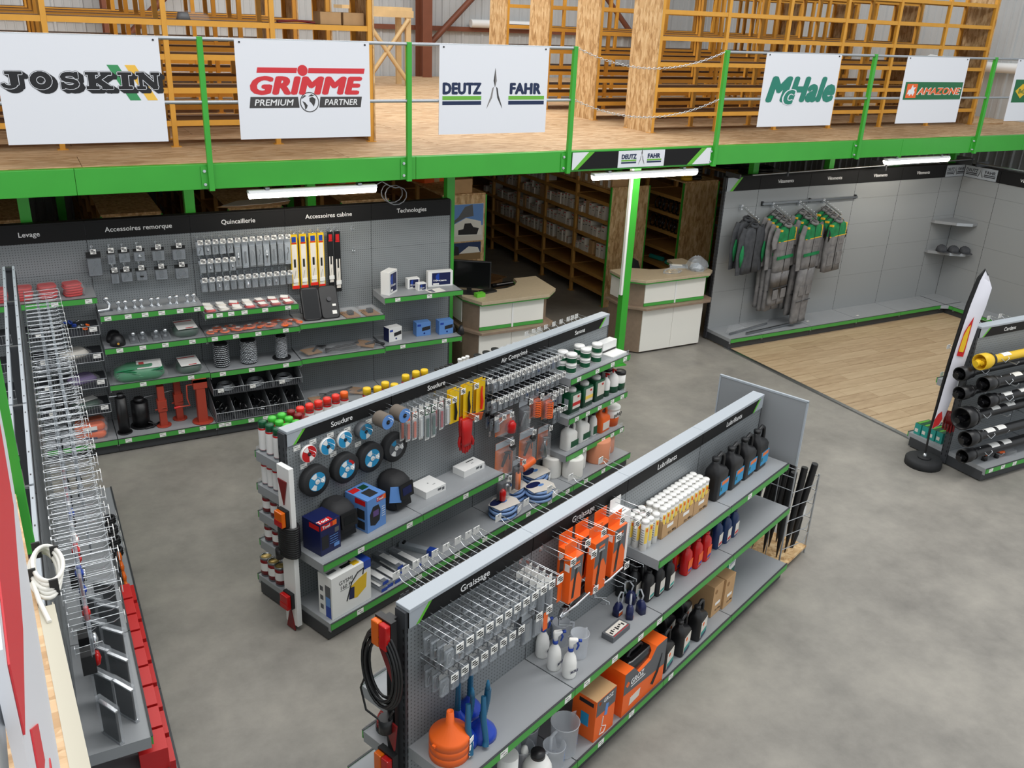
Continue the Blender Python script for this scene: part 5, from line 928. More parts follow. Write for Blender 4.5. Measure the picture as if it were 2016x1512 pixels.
for i, (ua, ub, z) in enumerate(((1.08, 1.40, 1.07), (1.44, 1.74, 1.08))):
    o = th(F2, 'grease_gun', 'black grease gun with steel lever, %s' % ('hanging under the tallest orange box', 'hanging next to the black oil bottles')[i], 'grease gun', ua, 0.20, z, None, 0.0)
    part('barrel', o, 'black_gloss', lambda b: b.tube([(0.06, -0.0, -0.02), (ub-ua, 0.04, 0.02)], 0.030, 12), key=('gb', i)); part('head', o, 'steel', lambda b: b.tube([(0.0, -0.01, -0.03), (0.06, 0, -0.02)], (0.016, 0.033), 10), key='gh'); part('lever', o, 'chrome', lambda b: b.tube([(0.02, -0.02, -0.01), (0.10, -0.05, 0.03), (0.24, -0.05, 0.05)], 0.007, 6), key='gle'); part('spout', o, 'steel', lambda b: b.tube([(0.0, -0.01, -0.03), (-0.03, -0.03, -0.05), (0.06, -0.06, -0.09)], 0.006, 6), key='gsp'); part('print', o, 'text_white', lambda b: b.cb((0.14, -0.030, 0.0), (0.05, 0.002, 0.014)), key='gpr')
    hook(F2, ua+0.03, z+0.035, 0.20, 'steel peg hook carrying a grease gun', 'grease gun carrier hooks', False); hook(F2, ub-0.03, z+0.05, 0.20, 'steel peg hook carrying a grease gun', 'grease gun carrier hooks')
for u, z in ((1.55, 0.90), (1.72, 0.95), (1.86, 0.92), (1.93, 1.0)): hook(F2, u, z, 0.2, 'empty steel peg hook above the small oil cans', 'empty hooks', False)
# funnels
o = th(F2, 'funnel_stack', 'stack of three orange funnels standing upside down', 'funnel', 0.13, 0.225, 0.69)
for k in range(3): part('funnel', o, 'orange', lambda b: b.lathe([(0.112, 0), (0.112, 0.045), (0.108, 0.048)], 26) if k < 2 else b.lathe([(0.112, 0), (0.112, 0.04), (0.105, 0.05), (0.024, 0.115), (0.019, 0.19), (0.015, 0.19), (0.0001, 0.18)], 26), (0, 0, 0.047*k)); 
part('lug', o, 'orange', lambda b: b.cb((-0.115, 0, 0.125), (0.02, 0.02, 0.012)))
for k in range(3): part('sticker', o, 'matte_white', lambda b: b.box(-0.02, -0.115, 0.008, 0.02, -0.111, 0.04), (0.03, 0.003, 0.047*k), (0, 0, 0.25), key='fst2')
for i, (u, w, r, bend) in enumerate(((0.29, 0.13, 0.065, 0), (0.34, 0.27, 0.082, 1), (0.42, 0.10, 0.07, 0), (0.24, 0.25, 0.06, 1))):
    o = th(F2, 'flexible_funnel', ('blue funnel with straight teal spout, beside the orange stack', 'blue funnel with a bent second spout, at the front', 'blue funnel with a tall teal spout, against the pegboard', 'small blue funnel with bent spout behind the orange stack')[i], 'funnel', u, w, 0.69)
    part('bowl', o, 'blue_funnel', lambda b: b.lathe([(r, 0), (r*1.02, 0.025), (r*0.9, 0.05), (r*0.3, 0.11), (r*0.24, 0.13)], 20))
    n = 26; h = 0.22 if i != 2 else 0.30
    def sp(b):
        P_ = [(0, 0, 0.125+h*k/n) for k in range(n+1)] if not bend else [(0.02*math.sin(k/n*3), -0.03*(k/n)**2, 0.125+h*k/n) for k in range(n+1)]
        b.tube(P_, [r*0.24+(0.003 if k % 2 else 0) - 0.004*k/n for k in range(n+1)], 10)
    part('corrugated_spout', o, 'blue_teal', sp); part('tip', o, 'blue_teal', lambda b: b.lathe([(0.014, 0), (0.012, 0.03), (0.006, 0.06)], 10, (0, -0.03 if bend else 0, 0.12+h)))
    if bend: part('bent_spout', o, 'blue_teal', lambda b: b.tube([(-0.02, -0.02, 0.30), (-0.05, -0.05, 0.18), (-0.05, -0.075, 0.05), (-0.06, -0.08, -0.0+0.02)], (0.014, 0.018, 0.016, 0.02), 10))
# trigger sprayers and measuring jugs
for i, (u, w, dr) in enumerate(((1.09, 0.09, 0.3), (1.05, 0.215, 0.1), (1.06, 0.325, -0.2))):
    o = th(F2, 'trigger_sprayer', 'white spray bottle with blue trigger printed MATABI, %s' % ('at the back by the orange strip', 'between the two others', 'at the shelf front')[i], 'spray bottle', u, w, 0.69, None, dr)
    part('bottle', o, 'matte_white', lambda b: b.lathe([(0.040, 0), (0.043, 0.01), (0.043, 0.10), (0.036, 0.14), (0.016, 0.18), (0.014, 0.19)], 16), key='tsb'); part('collar', o, 'blue', lambda b: b.cyl(0.017, 0.185, 0.205, 12), key='tsc')
    part('head', o, 'matte_white', lambda b: b.loft([rrect(0.02, 0.024, 0.008, 0.205), rrect(0.022, 0.03, 0.008, 0.235), rrect(0.024, 0.06, 0.008, 0.262, cy=-0.012), rrect(0.018, 0.05, 0.006, 0.275, cy=-0.012)]), key='tsh', rz=0.9); part('nozzle', o, 'blue', lambda b: b.cyl(0.010, 0, 0.02, 8, T=TR(0, -0.042, 0.262) @ RX(PI/2)), key='tsn', rz=0.9); part('trigger', o, 'blue', lambda b: b.tube([(0, -0.032, 0.255), (0, -0.045, 0.225), (0, -0.035, 0.195)], (0.008, 0.007, 0.005), 6), key='tst', rz=0.9)
    lettering(o, 'MATABI', 0.020, 'blue_deep', (0, -0.0436, 0.06), bold=0.05, shear=0.2, width=0.06)
def mjug(u, w, z, r, h, label, dr=0.0):
    o = th(F2, 'measuring_jug', label, 'jug', u, w, z, None, dr)
    part('jug', o, 'milky', lambda b: b.lathe([(0.0001, 0.003), (r*0.86, 0.003), (r*0.88, 0), (r*0.90, 0.004), (r, h), (r*1.05, h), (r*1.03, h-0.006), (r*0.97, h-0.006), (r*0.86, 0.008), (0.0001, 0.008)], 22)); part('handle', o, 'milky', lambda b: b.tube([(-r*0.98, 0, h*0.92), (-r*1.55, 0, h*0.88), (-r*1.55, 0, h*0.30), (-r*0.92, 0, h*0.22)], r*0.13, 6)); part('spout', o, 'milky', lambda b: b.add([(r*0.92, -r*0.25, h), (r*1.30, 0, h+0.008), (r*0.92, r*0.25, h), (r*0.97, 0, h*0.82)], [(0, 1, 3), (1, 2, 3)])); part('scale_print', o, 'blue_light', lambda b: [b.box(-0.012, -r*0.945-0.0026, h*(0.2+0.1*k), 0.012, -r*0.945-0.001, h*(0.2+0.1*k)+0.002) for k in range(7)], rz=0.9)
    return o
mjug(1.26, 0.10, 0.69, 0.055, 0.165, 'translucent measuring jug behind the spray bottles', 2.6); mjug(1.25, 0.255, 0.69, 0.058, 0.17, 'translucent measuring jug beside the front spray bottle', 3.3)
mjug(1.00, 0.37, 0.17, 0.088, 0.23, 'large translucent measuring jug on the base shelf'); mjug(0.86, 0.40, 0.17, 0.068, 0.165, 'small translucent measuring jug at the base shelf front', 0.0); mjug(0.82, 0.20, 0.17, 0.085, 0.22, 'translucent measuring jug at the back of the base shelf', 0.3); mjug(0.70, 0.28, 0.17, 0.07, 0.19, 'translucent measuring jug behind the white pressure sprayer', 0.2)
o = th(F2, 'pressure_sprayer', 'white pressure sprayer bottle with a black cap on the base shelf', 'sprayer', 0.70, 0.40, 0.17); part('tank', o, 'matte_white', lambda b: b.lathe([(0.08, 0), (0.088, 0.02), (0.088, 0.12), (0.07, 0.16), (0.04, 0.19), (0.04, 0.2)], 20)); part('cap', o, 'black', lambda b: b.lathe([(0.044, 0.19), (0.044, 0.225), (0.0001, 0.228)], 18)); part('pump_handle', o, 'matte_white', lambda b: b.lathe([(0.02, 0), (0.024, 0.06), (0.016, 0.09), (0.0001, 0.1)], 12, (-0.02, 0.085, 0.13)))
o = th(F2, 'grease_bucket_pump', 'white cylinder with black GROZ band and red hose on the base shelf', 'pump', 0.52, 0.32, 0.17); part('cylinder', o, 'matte_white', lambda b: b.cyl(0.062, 0, 0.28, 18)); part('band', o, 'black', lambda b: b.cyl(0.0635, 0.12, 0.17, 18)); lettering(o, 'GROZ', 0.022, 'text_white', (0, -0.0645, 0.145), bold=0.03); part('hose', o, 'red', lambda b: b.tube([(-0.05+0.05*math.cos(a), -0.10+0.04*math.sin(a), 0.03+0.012*k/6) for k, a in enumerate([2*PI*j/10 for j in range(30)])], 0.012, 6))
# small oil cans, grey set
for i, (u, w) in enumerate(((1.76, 0.20), (1.79, 0.275), (1.89, 0.30), (1.93, 0.19))):
    o = th(F2, 'oil_can', 'small dark blue oil can with a looped grey spout', 'oil can', u, w, 0.69, 'small oil cans', 0.6*i)
    part('can', o, 'blue_deep', lambda b: b.loft([rrect(0.07, 0.05, 0.015, 0), rrect(0.07, 0.05, 0.015, 0.06), rrect(0.045, 0.035, 0.015, 0.09), rrect(0.02, 0.02, 0.008, 0.10)]), key='oc'); part('spout', o, 'milky', lambda b: b.tube([(0, 0, 0.10), (-0.01, 0, 0.14), (0.02, 0, 0.17), (0.05, 0, 0.15), (0.05, 0, 0.10), (0.03, 0, 0.06)], 0.006, 6), key='ocs'); part('label', o, 'orange', lambda b: b.box(-0.022, -0.0262, 0.008, 0.022, -0.0252, 0.03), key='ocl'); part('mark', o, 'white', lambda b: b.box(-0.022, -0.0262, 0.032, 0.022, -0.0252, 0.045), key='ocm')
o = carton(F2, 'nipple_set', 'flat grey case of grease nipples with a picture of parts', 1.59, 0.35, 0.69, 0.20, 0.09, 0.042, 'box_grey', dr=0.02); flatrect(o, 'picture', 'box_white', -0.085, 0.015, 0.085, 0.075, 0.042)
for k in range(7): flatrect(o, 'part_picture', 'text_black', -0.075+0.022*k, 0.025+0.008*(k % 3), -0.062+0.022*k, 0.05+0.006*(k % 2), 0.0432)
flatrect(o, 'red_line', 'red', -0.085, 0.004, 0.085, 0.009, 0.042)
# oil bottles
def shellb(u, w, col, label, group, cap=None, front=True):
    return bottle(F2, u, w, 0.69, label, group, 0.098, 0.068, 0.24, {'k': 'black', 'r': 'red_gloss', 'b': 'blue_navy'}[col], cap or {'k': 'black', 'r': 'red', 'b': 'blue_deep'}[col], {'k': 'box_white', 'r': 'orange', 'b': 'box_white'}[col], 0.1, lfrac=(0.10, 0.52), lab2={'k': 'teal', 'r': 'blue', 'b': 'red'}[col], neck=-0.01)
for u, w in ((2.05, 0.245), (2.155, 0.262), (2.265, 0.275), (2.00, 0.165), (2.11, 0.17), (2.215, 0.185), (1.97, 0.09), (2.08, 0.09), (2.19, 0.10)): shellb(u, w, 'k', 'black one-litre oil bottle with white label on the middle shelf', 'black oil bottles')
for u, w in ((2.51, 0.275), (2.64, 0.285), (2.77, 0.285), (2.50, 0.19), (2.63, 0.20), (2.76, 0.20)): shellb(u, w, 'r', 'red one-litre oil bottle with orange label on the middle shelf', 'red oil bottles')
for u, w in ((2.98, 0.265), (3.10, 0.275), (3.22, 0.275), (2.96, 0.18), (3.09, 0.19)): shellb(u, w, 'b', 'dark blue one-litre oil bottle with white label on the middle shelf', 'blue oil bottles')
# grease cartridges
def cartridge(u, w, z, label, group):
    o = th(F2, 'grease_cartridge', label, 'cartridge', u, w, z, group, -0.5)
    part('tube', o, ['matte_white', 'cap'], lambda b: b.lathe([(0.0255, 0), (0.0255, 0.212), (0.024, 0.215)], 12, ms=[0, 1, 1]), key='gct'); part('cap', o, 'matte_white', lambda b: b.lathe([(0.0268, 0.208), (0.0268, 0.226), (0.025, 0.23), (0.0001, 0.23)], 12), key='gcc')
    l = part('label_print', o, 'yellow_label', lambda b: b.prism(arc(0, 0, 0.0262, -110, -50, 4)+arc(0, 0, 0.0252, -50, -110, 4), 0.06, 0.185), key='gcl'); part('emblem', l, 'orange', lambda b: b.prism(arc(0, 0, 0.0267, -95, -65, 3)+arc(0, 0, 0.0260, -65, -95, 3), 0.15, 0.175), key='gce')
    part('text_band', o, 'box_grey', lambda b: [b.prism(arc(0, 0, 0.0259, -190, -125, 4)+arc(0, 0, 0.0252, -125, -190, 4), 0.05+0.018*k, 0.054+0.018*k) for k in range(7)], key='gctb')
    return o
for i, (ua, lb) in enumerate(((2.21, 'open cardboard tray of grease cartridges printed 12 x 400 g, next to the loose cartridges'), (2.425, 'open cardboard tray of grease cartridges printed 12 x 400 g, the middle one'), (2.64, 'open cardboard tray of grease cartridges printed 12 x 400 g, next to the black jugs'))):
    W = 0.212; o = th(F2, 'cardboard_tray', lb, 'box', ua+W/2, 0.212, 1.075)
    part('tray', o, 'cardboard', lambda b: (b.box(-W/2, 0, 0, W/2, 0.165, 0.003), b.xz([(-W/2, 0), (W/2, 0), (W/2, 0.135), (W*0.2, 0.105), (-W*0.3, 0.105), (-W/2, 0.125)], 0, 0.003), b.box(-W/2, 0.162, 0, W/2, 0.165, 0.20), b.box(-W/2, 0, 0, -W/2+0.003, 0.165, 0.14), b.box(W/2-0.003, 0, 0, W/2, 0.165, 0.14)))
    rect(o, 'sticker', 'matte_white', -0.04, 0.065, 0.04, 0.09, -0.0004); lettering(o, '12 x 400 g', 0.018, 'text_black', (0.035, -0.0008, 0.02), bold=0.02)
    for a in range(4):
        for c in range(3): cartridge(ua+0.027+0.0527*a, 0.185-0.0535*c, 1.079, 'white grease cartridge standing in a cardboard tray', 'grease cartridges in trays')
for u, w in ((2.02, 0.185), (2.075, 0.185), (2.15, 0.185), (2.02, 0.125), (2.08, 0.125), (2.15, 0.125), (2.02, 0.07), (2.08, 0.07), (2.15, 0.07)): cartridge(u, w, 1.075, 'white grease cartridge standing loose beside the cardboard trays', 'loose grease cartridges')
# five-litre jugs
for i, u in enumerate((3.03, 3.27, 3.49, 3.70)):
    o = bottle(F2, u, 0.165, 1.075, 'black five-litre jug with a sky blue label, %s' % ('next to the cartridge trays', 'second from the cartridge trays', 'third from the cartridge trays', 'against the grey end panel')[i], None, 0.19, 0.125, 0.345, 'black', 'black', 'blue_sky', 0.03, 'oil_jug', True, (0.10, 0.44), capr=0.026, labx=0.03)
    rect(o, 'label_top', 'orange_soft', -0.02, 0.115, 0.085, 0.145, -0.0645); rect(o, 'leaf_mark', 'green_can', -0.03, 0.07, -0.01, 0.1, -0.0645)
# base shelf
o = carton(F2, 'grease_pump_box', 'small orange and black GROZ carton with kraft top and a pump picture', 1.28, 0.475, 0.17, 0.215, 0.18, 0.325, ('orange', 'orange', 'cardboard'))
rect(o, 'dark_print', 'box_grey', -0.1, 0.20, 0.105, 0.32, -0.0006); lettering(o, 'GROZ', 0.030, 'text_white', (0.02, -0.0016, 0.29), bold=0.05, width=0.10); part('logo', o, 'orange', lambda b: b.xz([(-0.085, 0.29), (-0.068, 0.273), (-0.051, 0.29), (-0.068, 0.307)], -0.0014, 0))
part('pump_picture', o, 'blue_light', lambda b: b.xz([(-0.01, 0.16), (0.02, 0.15), (0.03, 0.24), (0.0, 0.25)], -0.0016, 0)); part('hose_picture', o, 'matte_white', lambda b: b.tube([(-0.02, -0.001, 0.16), (-0.03, -0.001, 0.09), (0.02, -0.001, 0.06), (0.0, -0.001, 0.02), (-0.05, -0.001, 0.03), (-0.03, -0.001, 0.08)], 0.004, 4))
siderect(o, 'side_text', 'text_black', 0.02, 0.27, 0.13, 0.30, -0.108); siderect(o, 'side_picture', 'blue_sky', 0.05, 0.10, 0.11, 0.2, -0.108)
o = th(F2, 'grease_gun_case_box', 'large orange and black GROZ carton with a black moulded case showing', 'box', 1.725, 0.48, 0.17)
part('carton', o, ['orange', 'box_grey'], lambda b: b.xz([(-0.25, 0), (0.25, 0), (0.25, 0.36), (0.12, 0.36), (0.06, 0.29), (-0.08, 0.27), (-0.15, 0.35), (-0.25, 0.35)], 0, 0.2))
part('front_print', o, 'box_grey', lambda b: b.xz([(-0.25, 0.18), (0.25, 0.14), (0.25, 0.36), (0.12, 0.36), (0.06, 0.29), (-0.08, 0.27), (-0.15, 0.35), (-0.25, 0.35)], -0.001, 0)); part('moulded_case', o, 'black_gloss', lambda b: b.loft([rrect(0.34, 0.16, 0.03, 0.25, cy=0.1), rrect(0.32, 0.15, 0.03, 0.33, cy=0.1), rrect(0.26, 0.10, 0.03, 0.35, cy=0.1)])); part('case_handle', o, 'black', lambda b: b.tube([(-0.09, 0.1, 0.34), (-0.06, 0.1, 0.375), (0.06, 0.1, 0.375), (0.09, 0.1, 0.34)], 0.014, 7))
lettering(o, 'GROZ', 0.045, 'text_white', (-0.10, -0.002, 0.25), bold=0.05, width=0.15); part('logo', o, 'orange', lambda b: b.xz([(-0.235, 0.25), (-0.21, 0.225), (-0.185, 0.25), (-0.21, 0.275)], -0.002, 0)); part('case_picture', o, 'box_white', lambda b: b.xz([(-0.17, 0.05), (-0.05, 0.06), (-0.04, 0.12), (-0.16, 0.11)], -0.001, 0)); part('gun_picture', o, 'black', lambda b: b.tube([(0.10, -0.001, 0.06), (0.16, -0.001, 0.14), (0.20, -0.001, 0.26)], (0.012, 0.010, 0.004), 5)); rect(o, 'text_line', 'text_white', -0.17, 0.205, 0.0, 0.212, -0.0012)
flatrect(o, 'flap_print', 'orange', 0.12, 0.0, 0.25, 0.2, 0.36); flatrect(o, 'flap_print', 'orange', -0.25, 0, -0.15, 0.2, 0.35)
for i, (u, w) in enumerate(((2.10, 0.40), (2.33, 0.40), (2.57, 0.40), (2.13, 0.25), (2.36, 0.25), (2.60, 0.25))):
    o = bottle(F2, u, w, 0.17, 'black four-litre oil jug with white label, %s' % ('in the front row on the base shelf' if i < 3 else 'in the back row on the base shelf'), 'front row jugs' if i < 3 else 'back row jugs', 0.165, 0.11, 0.29, 'black', 'black', 'box_white', 0.15, 'oil_jug', True, (0.10, 0.56), capr=0.022)
    rect(o, 'label_band', 'teal', -0.055, 0.045, 0.055, 0.075, -0.0572); rect(o, 'label_foot', 'blue_deep', -0.055, 0.02, 0.055, 0.045, -0.0572); part('emblem', o, 'orange', lambda b: b.cyl(0.016, 0, 0.001, 12, T=TR(-0.02, -0.0566, 0.135) @ RX(PI/2)), key='jem')
for i, (u, w, lb) in enumerate(((2.90, 0.385, 'closed kraft carton next to the black jugs'), (3.06, 0.40, 'closed kraft carton in front of the pale reddish carton'))):
    o = carton(F2, 'kraft_carton', lb, u, w, 0.17, 0.152, 0.25, 0.275, 'cardboard'); rect(o, 'sticker', 'matte_white', -0.03, 0.09, 0.045, 0.115, -0.0006); lettering(o, '12 x 400 g', 0.014, 'text_black', (0.02, -0.001, 0.045), bold=0.02); part('emblem', o, 'cardboard_dark', lambda b: b.cyl(0.02, 0, 0.001, 14, T=TR(-0.035, 0.0, 0.22) @ RX(PI/2)), key='kem')
carton(F2, 'kraft_carton', 'pale reddish kraft carton behind the two closed ones', 2.86, 0.13, 0.17, 0.12, 0.08, 0.30, 'orange_pale')
o = bottle(F2, 3.40, 0.17, 0.17, 'translucent green jug with a white label on the base shelf', None, 0.20, 0.14, 0.32, 'green_oil', 'matte_white', 'matte_white', 0.1, 'coolant_jug', True, (0.30, 0.75), capr=0.022); rect(o, 'text_block', 'cap', -0.05, 0.14, 0.05, 0.20, -0.0722)
# hooks on the far side, seen above the cap
for u in (0.26, 0.33, 0.41, 0.48, 0.56, 0.65, 0.75, 0.84, 0.91, 1.11, 1.38, 1.62, 1.85, 2.2): hook(F2, u, 1.49, 0.27, 'steel peg hook with price tag on the far side of the greasing unit', 'far side greasing hooks', back=True)
for u in (0.2, 0.3, 0.45, 0.6, 0.75): pack(F2, u, -0.20, 1.478, 0.06, 0.12, 'small pack of black caps on the far side of the greasing unit', 'far side packs', 'box_grey', 'black', 0, back=True)
# end panel and wire tine rack
o = th(F2, 'end_sign_panel', 'blank grey panel standing across the far end of the lubricants shelving', 'panel', 4.02, 0.0, 1.04); part('panel', o, 'side_grey', lambda b: b.box(-0.006, -0.385, 0, 0.006, 0.385, 0.575)); part('frame', o, 'cap', lambda b: (b.box(-0.010, -0.395, 0, 0.010, -0.383, 0.58), b.box(-0.010, 0.383, 0, 0.010, 0.395, 0.58), b.box(-0.010, -0.395, 0.57, 0.010, 0.395, 0.585)))
o = th(F2, 'wire_rack', 'wire rack with strand board base behind the grey end panel', 'rack', 4.03, 0.0, 0.0)
part('base_board', o, 'osb_panel', lambda b: b.box(0.0, -0.44, 0.06, 0.46, 0.40, 0.08))
def wr(b):
    for x, y in ((0.0, -0.39), (0.0, 0.39), (0.46, -0.43), (0.46, 0.39)): b.tube([(x, y, 0), (x, y, 1.04 if x < 0.1 else 0.80)], 0.008, 6)
part('frame', o, 'zinc', wr)
for z in (0.22, 0.36, 0.50, 0.64, 0.78): part('wire', o, 'zinc', lambda b: b.tube([(0.0, -0.39, z), (0.28, -0.47, z), (0.46, -0.43, z), (0.46, 0.39, z), (0, 0.39, z)], 0.004, 5), key=('rw', z))
for k in range(5): part('wire', o, 'zinc', lambda b: b.tube([(0, -0.26+0.13*k, 0.08), (0, -0.26+0.13*k, 1.04)], 0.004, 5), key=('rwv', k))
for z in (0.80, 0.92, 1.0): part('wire', o, 'zinc', lambda b: b.tube([(0, -0.39, z), (0, 0.39, z)], 0.004, 5), key=('rwt', z))
TRN = random.Random(11)
for k in range(18):
    du, dw = 0.07+0.12*(k % 3)+0.02*TRN.random(), -0.30+0.125*(k // 3)+0.03*TRN.random(); L = 0.80+0.12*TRN.random(); lx, ly = TRN.uniform(-0.02, 0.06), TRN.uniform(0.0, 0.08)
    sg(F2, 'harrow_tine', 'black pointed steel tine standing in the wire rack', 'tine', 'black', lambda b: b.tube([(0, 0, 0), (lx*0.2, -ly*0.2, L*0.3), (lx*0.7, -ly*0.7, L*0.75), (lx, -ly, L)], (0.005, 0.026, 0.031, 0.029), 8), 4.03+du, dw, 0.081, 'tines in the wire rack')
sg(F2, 'curved_tine', 'short curved black tine with a white label, by the rack front', 'tine', ['black', 'white'], lambda b: b.tube([(0, 0, 0), (0.05, 0, 0.12), (0.075, 0, 0.3), (0.08, 0, 0.46)], (0.012, 0.022, 0.024, 0.024), 8).box(0.052, -0.026, 0.30, 0.10, -0.023, 0.40, 1), 4.36, 0.36, 0.081)
# trailer lamp set hanging on the near end
o = th(F2, 'trailer_lamp_set', 'black trailer lamp set with red and amber lamps, triangles and coiled cable', 'lamp set', -0.045, -0.03, 0.45)
part('bar', o, 'black', lambda b: b.box(-0.012, -0.03, 0.0, 0.012, 0.03, 1.10))
for z, w in ((1.02, 0.02), (0.14, 0.02)):
    part('lamp_body', o, 'black', lambda b: b.box(-0.05, -0.05, z-0.09, -0.012, 0.07, z+0.08)); part('lamp_lens', o, 'lens_amber', lambda b: b.box(-0.085, 0.01, z-0.08, -0.05, 0.065, z+0.07), bevel=0.006); part('lamp_lens', o, 'lens_red', lambda b: b.box(-0.085, -0.048, z-0.08, -0.05, 0.008, z+0.07), bevel=0.006)
for z in (0.80, 0.36): part('triangle_reflector', o, 'red_dark', lambda b: b.add([(-0.03, 0.06, z+0.10), (-0.03, -0.07, z+0.08), (-0.03, -0.05, z-0.10), (-0.04, 0.06, z+0.10), (-0.04, -0.07, z+0.08), (-0.04, -0.05, z-0.10)], [(2, 1, 0), (3, 4, 5), (0, 1, 4, 3), (1, 2, 5, 4), (2, 0, 3, 5)]))
part('cable_coil', o, 'black', lambda b: [b.tube([(-0.05-0.012*(k % 3), 0.02+(0.145-0.007*k)*math.sin(a), 0.78+(0.25-0.012*k)*math.cos(a)) for a in [2*PI*j/24 for j in range(24)]], 0.0085, 6, closed=True) for k in range(7)]); part('loose_loop', o, 'black', lambda b: b.tube([(-0.05, 0.12, 0.75), (-0.05, 0.20, 0.55), (-0.05, 0.16, 0.42), (-0.05, 0.0, 0.42), (-0.05, -0.06, 0.55)], 0.006, 6)); part('plug', o, 'black', lambda b: b.cyl(0.04, -0.04, 0.05, 12, (-0.05, 0.0, 0.42)))
for i, (u, w, m) in enumerate(((0.10, -0.14, 'lens_amber'), (0.12, -0.26, 'lens_red'))):
    o = th(F2, 'round_beacon', ('amber round beacon lamp', 'red round beacon lamp')[i]+' on the end of the back shelf', 'lamp', u, w, 0.55); part('base', o, 'black', lambda b: b.cyl(0.07, 0, 0.03, 16), key='rbb'); part('dome', o, m, lambda b: b.lathe([(0.066, 0.03), (0.062, 0.08), (0.04, 0.12), (0.0001, 0.13)], 16), key=('rbd', m))
# ================================================================== long wall: lifting, trailer, hardware, cab, technology
def bagged(F, name, label, u, w, z, W, D, Hh, m_in, group=None, card=None, dr=0.0, film='bag', cat='bag', lumps=0):
    "soft goods in a clear bag lying on a shelf"
    o = th(F, name, label, cat, u, w, z, group, dr)
    def f(b):
        b.loft([rrect(W*0.80, D*0.80, min(W, D)*0.3, 0), rrect(W*0.95, D*0.95, min(W, D)*0.35, Hh*0.3), rrect(W*0.90, D*0.88, min(W, D)*0.35, Hh*0.7), rrect(W*0.5, D*0.5, min(W, D)*0.2, Hh)])
    part('goods', o, m_in, f, key=('bg', W, D, Hh, m_in))
    if film: part('bag', o, film, lambda b: b.loft([rrect(W*1.02, D*1.02, 0.02, 0.001), rrect(W*1.04, D*1.0, 0.03, Hh*0.5), rrect(W*0.7, D*0.7, 0.02, Hh*1.06)]), key=('bgf', W, D, Hh, film))
    if card: part('paper_label', o, card, lambda b: b.box(-W*0.36, -D*0.30, Hh*1.07, W*0.36, D*0.30, Hh*1.07+0.002), key=('bgc', W, D, card, Hh))
    return o
# lifting section
for i, x in enumerate((-0.36, -0.15, 0.06, 0.28)):
    o = th(FW, 'sling_bag', 'clear bag of folded red lifting slings on the top shelf', 'bag', x, 0.22, 1.65, 'red sling bags', 0.1*i-0.1)
    for k in range(5): part('sling', o, 'red', lambda b: b.loft([rrect(0.15, 0.15, 0.04, 0.0), rrect(0.165, 0.16, 0.04, 0.012), rrect(0.15, 0.15, 0.04, 0.022)]), (0.006*(k % 3)-0.006, 0.004*k, 0.024*k), key='slg')
    part('bag', o, 'bag', lambda b: b.loft([rrect(0.18, 0.18, 0.02, 0.0), rrect(0.19, 0.18, 0.02, 0.08), rrect(0.15, 0.14, 0.02, 0.135)]), key='slb')
BZ = (1.28, 1.00, 0.72, 0.44)
for i, z in enumerate(BZ):
    for j, x0 in enumerate((-0.47, 0.0)):
        o = th(FW, 'wire_bin', 'sloping steel wire bin of the lifting section, %s' % ('topmost tier', 'second tier', 'third tier', 'fourth tier')[i], 'wire bin', x0, 0.05, z, 'wire bins tier %d' % (i+1))
        part('tray', o, 'upright', lambda b: b.add([(0.01, 0, 0.04), (0.455, 0, 0.04), (0.455, -0.36, 0.0), (0.01, -0.36, 0.0), (0.01, 0, 0.034), (0.455, 0, 0.034), (0.455, -0.36, -0.006), (0.01, -0.36, -0.006)], [(3, 2, 1, 0), (4, 5, 6, 7), (0, 1, 5, 4), (2, 3, 7, 6), (1, 2, 6, 5), (3, 0, 4, 7)]), key='wbt')
        part('front_wire', o, 'zinc', lambda b: ([b.tube([(0.01, -0.362, zz), (0.455, -0.362, zz)], 0.004, 5) for zz in (0.0, 0.09)], [b.tube([(0.01+0.0247*k, -0.362, 0.0), (0.01+0.0247*k, -0.362, 0.09)], 0.002, 4) for k in range(19)]), key='wbf')
        part('side_wire', o, 'zinc', lambda b: b.tube([(0.457, -0.36, 0.09), (0.457, 0, 0.14)], 0.004, 5).tube([(0.457, -0.36, 0.0), (0.457, -0.36, 0.09)], 0.004, 5), key='wbs')
        price_tag(o, 0.40, -0.368, 0.06, 0.07, 0.045)
